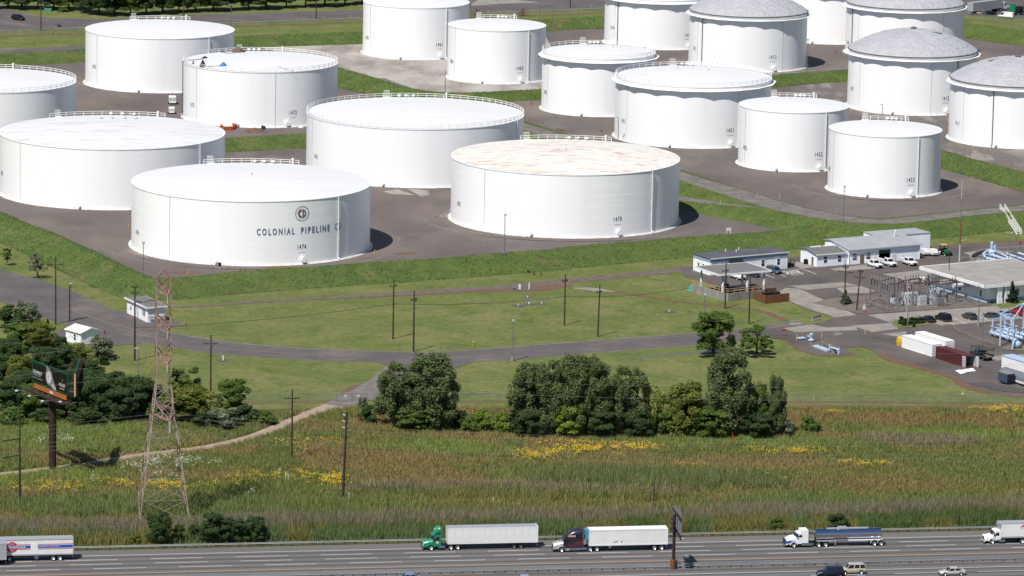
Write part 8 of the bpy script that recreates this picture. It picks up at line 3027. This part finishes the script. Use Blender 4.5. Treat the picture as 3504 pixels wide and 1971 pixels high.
# generators on the floor behind tank 1475
for i, (u, v, s_, lb) in enumerate(((590, 356, 1.0, 'white louvred generator trailer beside tank 1472'), (587, 389, 0.8, 'small white towed light unit beside tank 1472'))):
    t = thing('generator', lb, 'generator', P(u, v), 0.1)
    MB().bx(-1.0 * s_, 1.0 * s_, -1.6 * s_, 1.6 * s_, 0.55 * s_, 2.3 * s_).build('housing', 'white_box', t)
    for k in range(3):
        for x in (-0.5, 0.5):
            MB().bx((x - 0.42) * s_, (x + 0.42) * s_, -1.63 * s_, -1.6 * s_, (1.2 + k * 0.33) * s_, (1.3 + k * 0.33) * s_).build('louvre', 'chassis_black', t)
    for y in (-0.95, 0.95):
        wheel(t, y * s_, 0.0, 0.34, 0.22, 'rim_dark', 1)
t = thing('rope_barrier', 'four slack-roped stakes on the floor behind tank 1475', 'barrier', P(345, 360))
b0 = t.location
rp = [P(u, v) - b0 for u, v in ((298, 371), (331, 374), (389, 353), (348, 354))]
for p in rp:
    MB().bar(p, p + Vector((0, 0, 1.0)), 0.07).build('stake', 'rope_yellow', t)
for a, b in zip(rp, rp[1:] + rp[:1]):
    MB().path([a + Vector((0, 0, 0.95)), a.lerp(b, 0.5) + Vector((0, 0, 0.5)), b + Vector((0, 0, 0.95))], 0.035, 4).build('rope', 'rope_yellow', t)


def post(label, u, v, h, m, r_=0.09, z=0.0, name='marker_post', cat='post', group=None):
    t = thing(name, label, cat, P(u, v, z), 0, group)
    MB().tube((0, 0, -0.1), (0, 0, h), r_, None, 8).build('post', m, t)
    MB().lathe([(r_ * 1.15, h - 0.02), (r_ * 1.15, h + 0.05), (0.0, h + 0.09)], 8).build('cap', m, t)
    return t


GP = 'cream marker posts around the site'
for lb, u, v, h in (('cream marker post left of the lettered tank', 440, 781, 0.95), ('cream marker post at the left bank edge', 378, 896, 0.8), ('cream marker post in front of the lettered tank near the bank', 644, 941, 0.95), ('cream marker post right of the lettered tank shadow', 1366, 826, 1.0), ('white stub post beside the lettered tank shadow', 1282, 869, 0.95),
                    ('cream marker post right of tank 1453', 3327, 623, 0.9), ('cream post by the track opposite tank 1452', 2531, 683, 0.9), ('cream post on the ramp beside tank 1470', 2466, 699, 1.1), ('cream post by the track junction', 2592, 674, 0.9), ('cream post on the track opposite tank 1453', 2668, 674, 1.0),
                    ('yellow post at the drive in front of the clipped hedge', 2960, 1145, 0.95), ('yellow post left of the small blue pump', 2726, 1165, 1.2), ('yellow pipe post beside the small blue pump', 2812, 1156, 1.1), ('cream stub on the lawn side of the long fence', 2786, 1367, 0.9), ('pale leaning post on the far verge by tank 1461', 1201, 64, 1.0), ('cream post on the far verge before the trees', 1108, 66, 0.9),
                    ('cream post on the far verge left of the far pole', 1014, 71, 0.9), ('cream post on the far verge near the bare shrubs', 1670, 47, 1.0), ('cream post on the far verge beside the last far pole', 2023, 29, 1.0), ('cream post at the far fence by the junction', 69, 117, 1.2)):
    post(lb, u, v, h, 'yellow_post', 0.11, group=GP, z=3.3 if 2460 < u < 2670 and v < 700 and 'ramp' not in lb else (2.3 if 'ramp' in lb else 0.0))
GK = 'stakes in the meadow'
for lb, u, v, h, m in (('orange stake in the brown meadow grass', 1276, 1573, 1.6, 'cone_orange'), ('white stake in the meadow, leftmost of three', 958, 1631, 1.6, 'white_box'), ('white stake in the meadow, middle of three', 977, 1645, 1.8, 'white_box'), ('white stake in the meadow, rightmost of three', 986, 1650, 1.6, 'white_box'), ('white guy stake beside the tall dark pole', 1194, 1715, 1.6, 'white_box'),
                       ('tall orange marker in front of the tree clump', 2505, 1531, 2.9, 'cone_orange'), ('short orange marker beside the tall one', 2455, 1533, 0.9, 'cone_orange'), ('white stake in the right meadow', 2809, 1698, 0.9, 'white_box'), ('red marker in the right meadow', 3264, 1571, 0.9, 'red_paint'), ('yellow stake under the dark left pole', 213, 1716, 1.2, 'yellow_paint'), ('yellow stake behind the pylon legs', 558, 1572, 1.2, 'yellow_paint'), ('white stake in the middle meadow near the reeds', 1687, 1726, 1.2, 'white_box')):
    post(lb, u, v, h, m, 0.06, name='stake', cat='stake', group=GK)


def hydrant(label, u, v, z=0.0, m='red_paint'):
    t = thing('hydrant', label, 'hydrant', P(u, v, z), 0, 'hydrants of the terminal')
    MB().lathe([(0.2, 0), (0.2, 0.1), (0.13, 0.12), (0.13, 0.65), (0.17, 0.7), (0.12, 0.85), (0.0, 0.92)], 12).build('barrel', m, t)
    for a in (0, 2.1, 4.2):
        MB().tube((0.1 * math.cos(a), 0.1 * math.sin(a), 0.5), (0.28 * math.cos(a), 0.28 * math.sin(a), 0.5), 0.07, None, 8).build('outlet', m, t)


hydrant('red hydrant on the bank beside the lamp post', 2873, 766, 2.6)
hydrant('red hydrant on the road edge by the white shed', 358, 1144)
hydrant('orange hydrant on the lawn by the forecourt', 636, 1117, 0, 'cone_orange')
hydrant('red hydrant at the right end of the yard', 3491, 837)
hydrant('yellow hydrant on the big lawn by the road', 1619, 1181, 0, 'yellow_paint')
hydrant('red standpipe on the floor behind tank 1450', 1818, 359)
hydrant('red standpipe left of tank 1451', 2059, 453)
hydrant('red standpipe between domed tanks', 2861, 184)
# vents and stubs on the lawn
for i, (u, v, h, r_, lb) in enumerate(((1777, 990, 1.15, 0.16, 'tall white vent pipe on the lawn, the left of the pair'), (1781, 990, 1.1, 0.1, 'thin white vent pipe beside the tall left one'), (1811, 990, 1.5, 0.14, 'white vent pipe with dark foot on the lawn'), (1805, 1018, 0.3, 0.12, 'low white stub on the lawn above the cable'), (1811, 1041, 0.45, 0.14, 'low white stub on the lawn, middle of the lower three'),
                                       (1774, 1046, 0.3, 0.12, 'low white stub on the lawn, left of the lower three'), (1853, 1039, 0.3, 0.12, 'low white stub on the lawn, right of the lower three'), (764, 1233, 1.0, 0.14, 'grey vent stub on the lawn right of the pylon'), (2290, 1067, 0.3, 0.12, 'low stub on the lawn near the footpath'))):
    post(lb, u, v, h, 'white_box', r_, name='vent_pipe', cat='pipe', group='vent pipes on the lawn')
    if h < 2:
        c = P(u, v)
        sheet('gravel_ring', [(c.x + 1.5 * math.cos(a * 0.524), c.y + 1.5 * math.sin(a * 0.524)) for a in range(12)], 0.03 + 0.003 * i, 'asphalt', world=True)
# three geese on the grass strip
for i, (u, v, an_, lb) in enumerate(((1808, 934, 0.4, 'dark goose feeding by the bank foot, leftmost of three'), (1828, 942, 2.0, 'dark goose on the mown strip, middle of three'), (1851, 942, 1.2, 'dark goose with neck raised, rightmost of three'))):
    me = bpy.data.meshes.new('goose')
    vs = [(0, 0, 0.34), (-0.22, 0, 0.36), (-0.4, 0, 0.4), (0.2, 0, 0.4), (0.28, 0, 0.6), (0.3, 0, 0.78 if i else 0.5), (0.42, 0, 0.8 if i else 0.42), (0.03, 0.07, 0.2), (0.03, 0.07, 0.0), (0.03, -0.07, 0.2), (0.03, -0.07, 0.0)]
    me.from_pydata(vs, [(0, 1), (1, 2), (0, 3), (3, 4), (4, 5), (5, 6), (0, 7), (7, 8), (0, 9), (9, 10)], [])
    me.materials.append(M['goose_dark'])
    o = link('goose', me, None, P(u, v), an_)
    o.modifiers.new('skin', 'SKIN')
    for sv, r_ in zip(me.skin_vertices[0].data, (0.19, 0.17, 0.06, 0.14, 0.06, 0.06, 0.03, 0.03, 0.03, 0.03, 0.03)):
        sv.radius = (r_, r_)
    me.skin_vertices[0].data[0].use_root = True
    ss = o.modifiers.new('smooth', 'SUBSURF')
    ss.levels = ss.render_levels = 1
    tag(o, lb, 'goose', 'geese on the mown strip')
# guy guards on the left lawn
for i, (a, b, lb) in enumerate((((1388, 655), (1400, 760), 'first'), ((1442, 685), (1460, 790), 'second'), ((1472, 785), (1440, 890), 'third'), ((1375, 790), (1345, 880), 'fourth'), ((1052, 630), (1028, 695), 'fifth'))):
    f_ = P(b[0] * 0.34938, 976 + b[1] * 0.34938)
    tp_ = PV(a[0] * 0.34938, 976 + a[1] * 0.34938, f_, Vector((1, 0, 0)))
    t = thing('guy_guard', 'slanting yellow guy-wire guard on the left lawn, %s of five' % lb, 'guard', f_, 0, 'yellow guy-wire guards')
    MB().tube((0, 0, 0), tp_ - f_, 0.06, None, 6).build('guard', 'yellow_paint', t)
# concrete barriers
for i, (a, b, lb) in enumerate((((2700, 1112), (2742, 1110), 'concrete barrier on the lawn corner, the front one'), ((2780, 1098), (2808, 1090), 'concrete barrier by the drive, the back one'), ((2854, 1147), (2880, 1145), 'concrete block in the gravel yard'))):
    p, q = P(*a), P(*b)
    e = q - p
    t = thing('concrete_barrier', lb, 'barrier', p, math.atan2(e.y, e.x), 'concrete barriers')
    g = MB()
    pf = [(-0.35, 0), (-0.35, 0.1), (-0.12, 0.45), (-0.09, 0.95), (0.09, 0.95), (0.12, 0.45), (0.35, 0.1), (0.35, 0)]
    g.add([(x, y, z) for x in (0, e.length) for y, z in pf], [tuple(range(8)), tuple(range(15, 7, -1))] + [(k, 8 + k, 8 + (k + 1) % 8, (k + 1) % 8) for k in range(8)])
    g.build('block', 'concrete_wall', t)
# small pump skid and valve in the gravel yard
t = thing('meter_skid', 'pale blue metal platform with pipe bends behind roped posts', 'pipework', P(2800, 1197))
b0 = t.location
L_ = lambda u, v, z=0.0: P(u, v, z) - b0
MB().prism([tuple(L_(*q)[:2]) for q in ((2780, 1188), (2796, 1186), (2846, 1204), (2828, 1206))], 0.1, 0.45).build('platform', 'pipe_blue', t)
for pts in ([(2838, 1206, 0.3), (2838, 1206, 1.9)], [(2842, 1207, 1.2), (2864, 1213, 1.2), (2869, 1214, 1.0), (2869, 1214, 0.0)], [(2846, 1205, 1.0), (2868, 1210, 1.0), (2873, 1211, 0.9), (2873, 1211, 0.0)]):
    MB().path([L_(u, v) + Vector((0, 0, z)) for u, v, z in pts], 0.2, 10).build('pipe', 'pipe_blue', t)
MB().bx(*(lambda p: (p.x - 0.5, p.x + 0.5, p.y - 0.4, p.y + 0.4, 0, 1.0))(L_(2851, 1208))).build('support', 'concrete', t)
pr = [L_(u, v) for u, v in ((2774, 1188), (2814, 1184), (2843, 1196), (2870, 1203))]
for p in pr + [L_(2803, 1196), L_(2831, 1206)]:
    MB().bar(p, p + Vector((0, 0, 1.15)), 0.1).build('rope_post', 'yellow_post', t)
for a, b in zip(pr, pr[1:]):
    MB().path([a + Vector((0, 0, 1.1)), a.lerp(b, 0.5) + Vector((0, 0, 0.7)), b + Vector((0, 0, 1.1))], 0.05, 5).build('rope', 'rope_yellow', t)
t = thing('pump', 'small pale blue pump standing in the gravel yard', 'pump', P(2776, 1169))
MB().lathe([(0.75, 0.25), (0.75, 0.5), (0.3, 0.6), (0.3, 1.4), (0.5, 1.5), (0.5, 1.8), (0.0, 2.0)], 14).build('body', 'pipe_blue', t)
MB().tube((-0.9, 0, 1.2), (0, 0, 1.2), 0.18, None, 8).build('spout', 'pipe_blue', t)
t = thing('hatch_cover', 'pale blue low hatch lid beside the small pump', 'hatch', P(2741, 1162))
MB().box((0, 0, 0.35), (1.8, 1.3, 0.25), 0.5).build('lid', 'pipe_blue', t)
MB().box((0, 0, 0.12), (1.2, 0.8, 0.25), 0.5).build('frame', 'chassis_black', t)
t = thing('warning_sign', 'white and orange sign post at the substation corner', 'sign', P(2956.5, 1071))
MB().bar((0, 0, 0), (0, 0, 0.9), 0.2).build('post', 'cone_orange', t)
MB().bx(-0.4, 0.4, -0.04, 0.04, 0.85, 1.4).build('board', 'board_white', t)
MB().bx(-0.22, 0.22, -0.04, 0.04, 1.4, 1.95).build('board', 'board_white', t)
t = thing('small_sign', 'low red and white sign at the yard corner', 'sign', P(2673, 1150))
MB().bar((0, 0, 0), (0, 0, 1.9), 0.08).build('post', 'lamp_grey', t)
MB().bx(0.2, 1.1, -0.03, 0.03, 1.1, 1.6).build('board', 'red_paint', t)
t = thing('barbecue', 'black barbecue grill at the garage wing', 'grill', P(2757, 905))
MB().ball((0, 0, 1.0), 0.6, 0.45, 0.4).build('hood', 'chassis_black', t)
MB().bx(-0.5, 0.5, -0.35, 0.35, 0, 0.8).build('cart', 'chassis_black', t)
t = thing('notice_stand', 'white empty notice stand on the floor behind the bank', 'stand', P(2493, 803))
for x in (-0.5, 0.5):
    MB().bar((x, 0, 0), (x, 0, 1.7), 0.1).build('leg', 'white_box', t)
MB().bx(-0.55, 0.55, -0.04, 0.04, 1.0, 1.75).build('board', 'light_grey_paint', t)
t = thing('instrument_box', 'dark instrument box between cream posts in front of the lettered tank', 'box', P(752, 921))
MB().bx(-0.35, 0.35, -0.2, 0.2, 0.7, 1.6).build('box', 'chassis_black', t)
MB().bar((0, 0, 0), (0, 0, 0.8), 0.16).build('stem', 'white_box', t)
for x in (-0.9, -0.6, 0.8, 1.2):
    MB().bar((x, 0, 0), (x, 0, 1.75), 0.09).build('guard_post', 'yellow_post', t)
t = thing('green_cabinet', 'pale green utility cabinet on the far verge by the junction', 'cabinet', P(164, 40))
MB().bx(-1.2, 1.2, -0.6, 0.6, 0, 1.1).build('body', 'tarp_green', t)
heap('rubble_pile', 'low strip of grey rubble beside the gravel track', 'rubble', P(1900, 446), 6.5, 5.5, 0.55, 'scrap_brown', seed=8)
for i, (u, v) in enumerate(((199, 100), (206, 101))):
    t = thing('road_sign', ('small dark road sign at the far junction, the left of two', 'small dark road sign at the far junction, the right of two')[i], 'sign', P(u, v))
    MB().bar((0, 0, 0), (0, 0, 1.6), 0.07).build('post', 'lamp_grey', t)
    MB().bx(-0.3, 0.3, -0.03, 0.03, 0.8, 1.6).build('board', 'machine_dark', t)
# yellow chain barrier across the yard
t = thing('chain_barrier', 'yellow chain on thin posts across the yard', 'barrier', P(3320, 1160))
b0 = t.location
ch = [L_2 - b0 for L_2 in (P(3262, 1131), P(3305, 1152), P(3346, 1170), P(3386, 1181), P(3418, 1192))]
for p in ch:
    MB().bar(p, p + Vector((0, 0, 1.1)), 0.07).build('post', 'lamp_grey', t)
for a, b in zip(ch, ch[1:]):
    MB().path([a + Vector((0, 0, 1.05)), a.lerp(b, 0.5) + Vector((0, 0, 0.6)), b + Vector((0, 0, 1.05))], 0.045, 5).build('chain', 'rope_yellow', t)
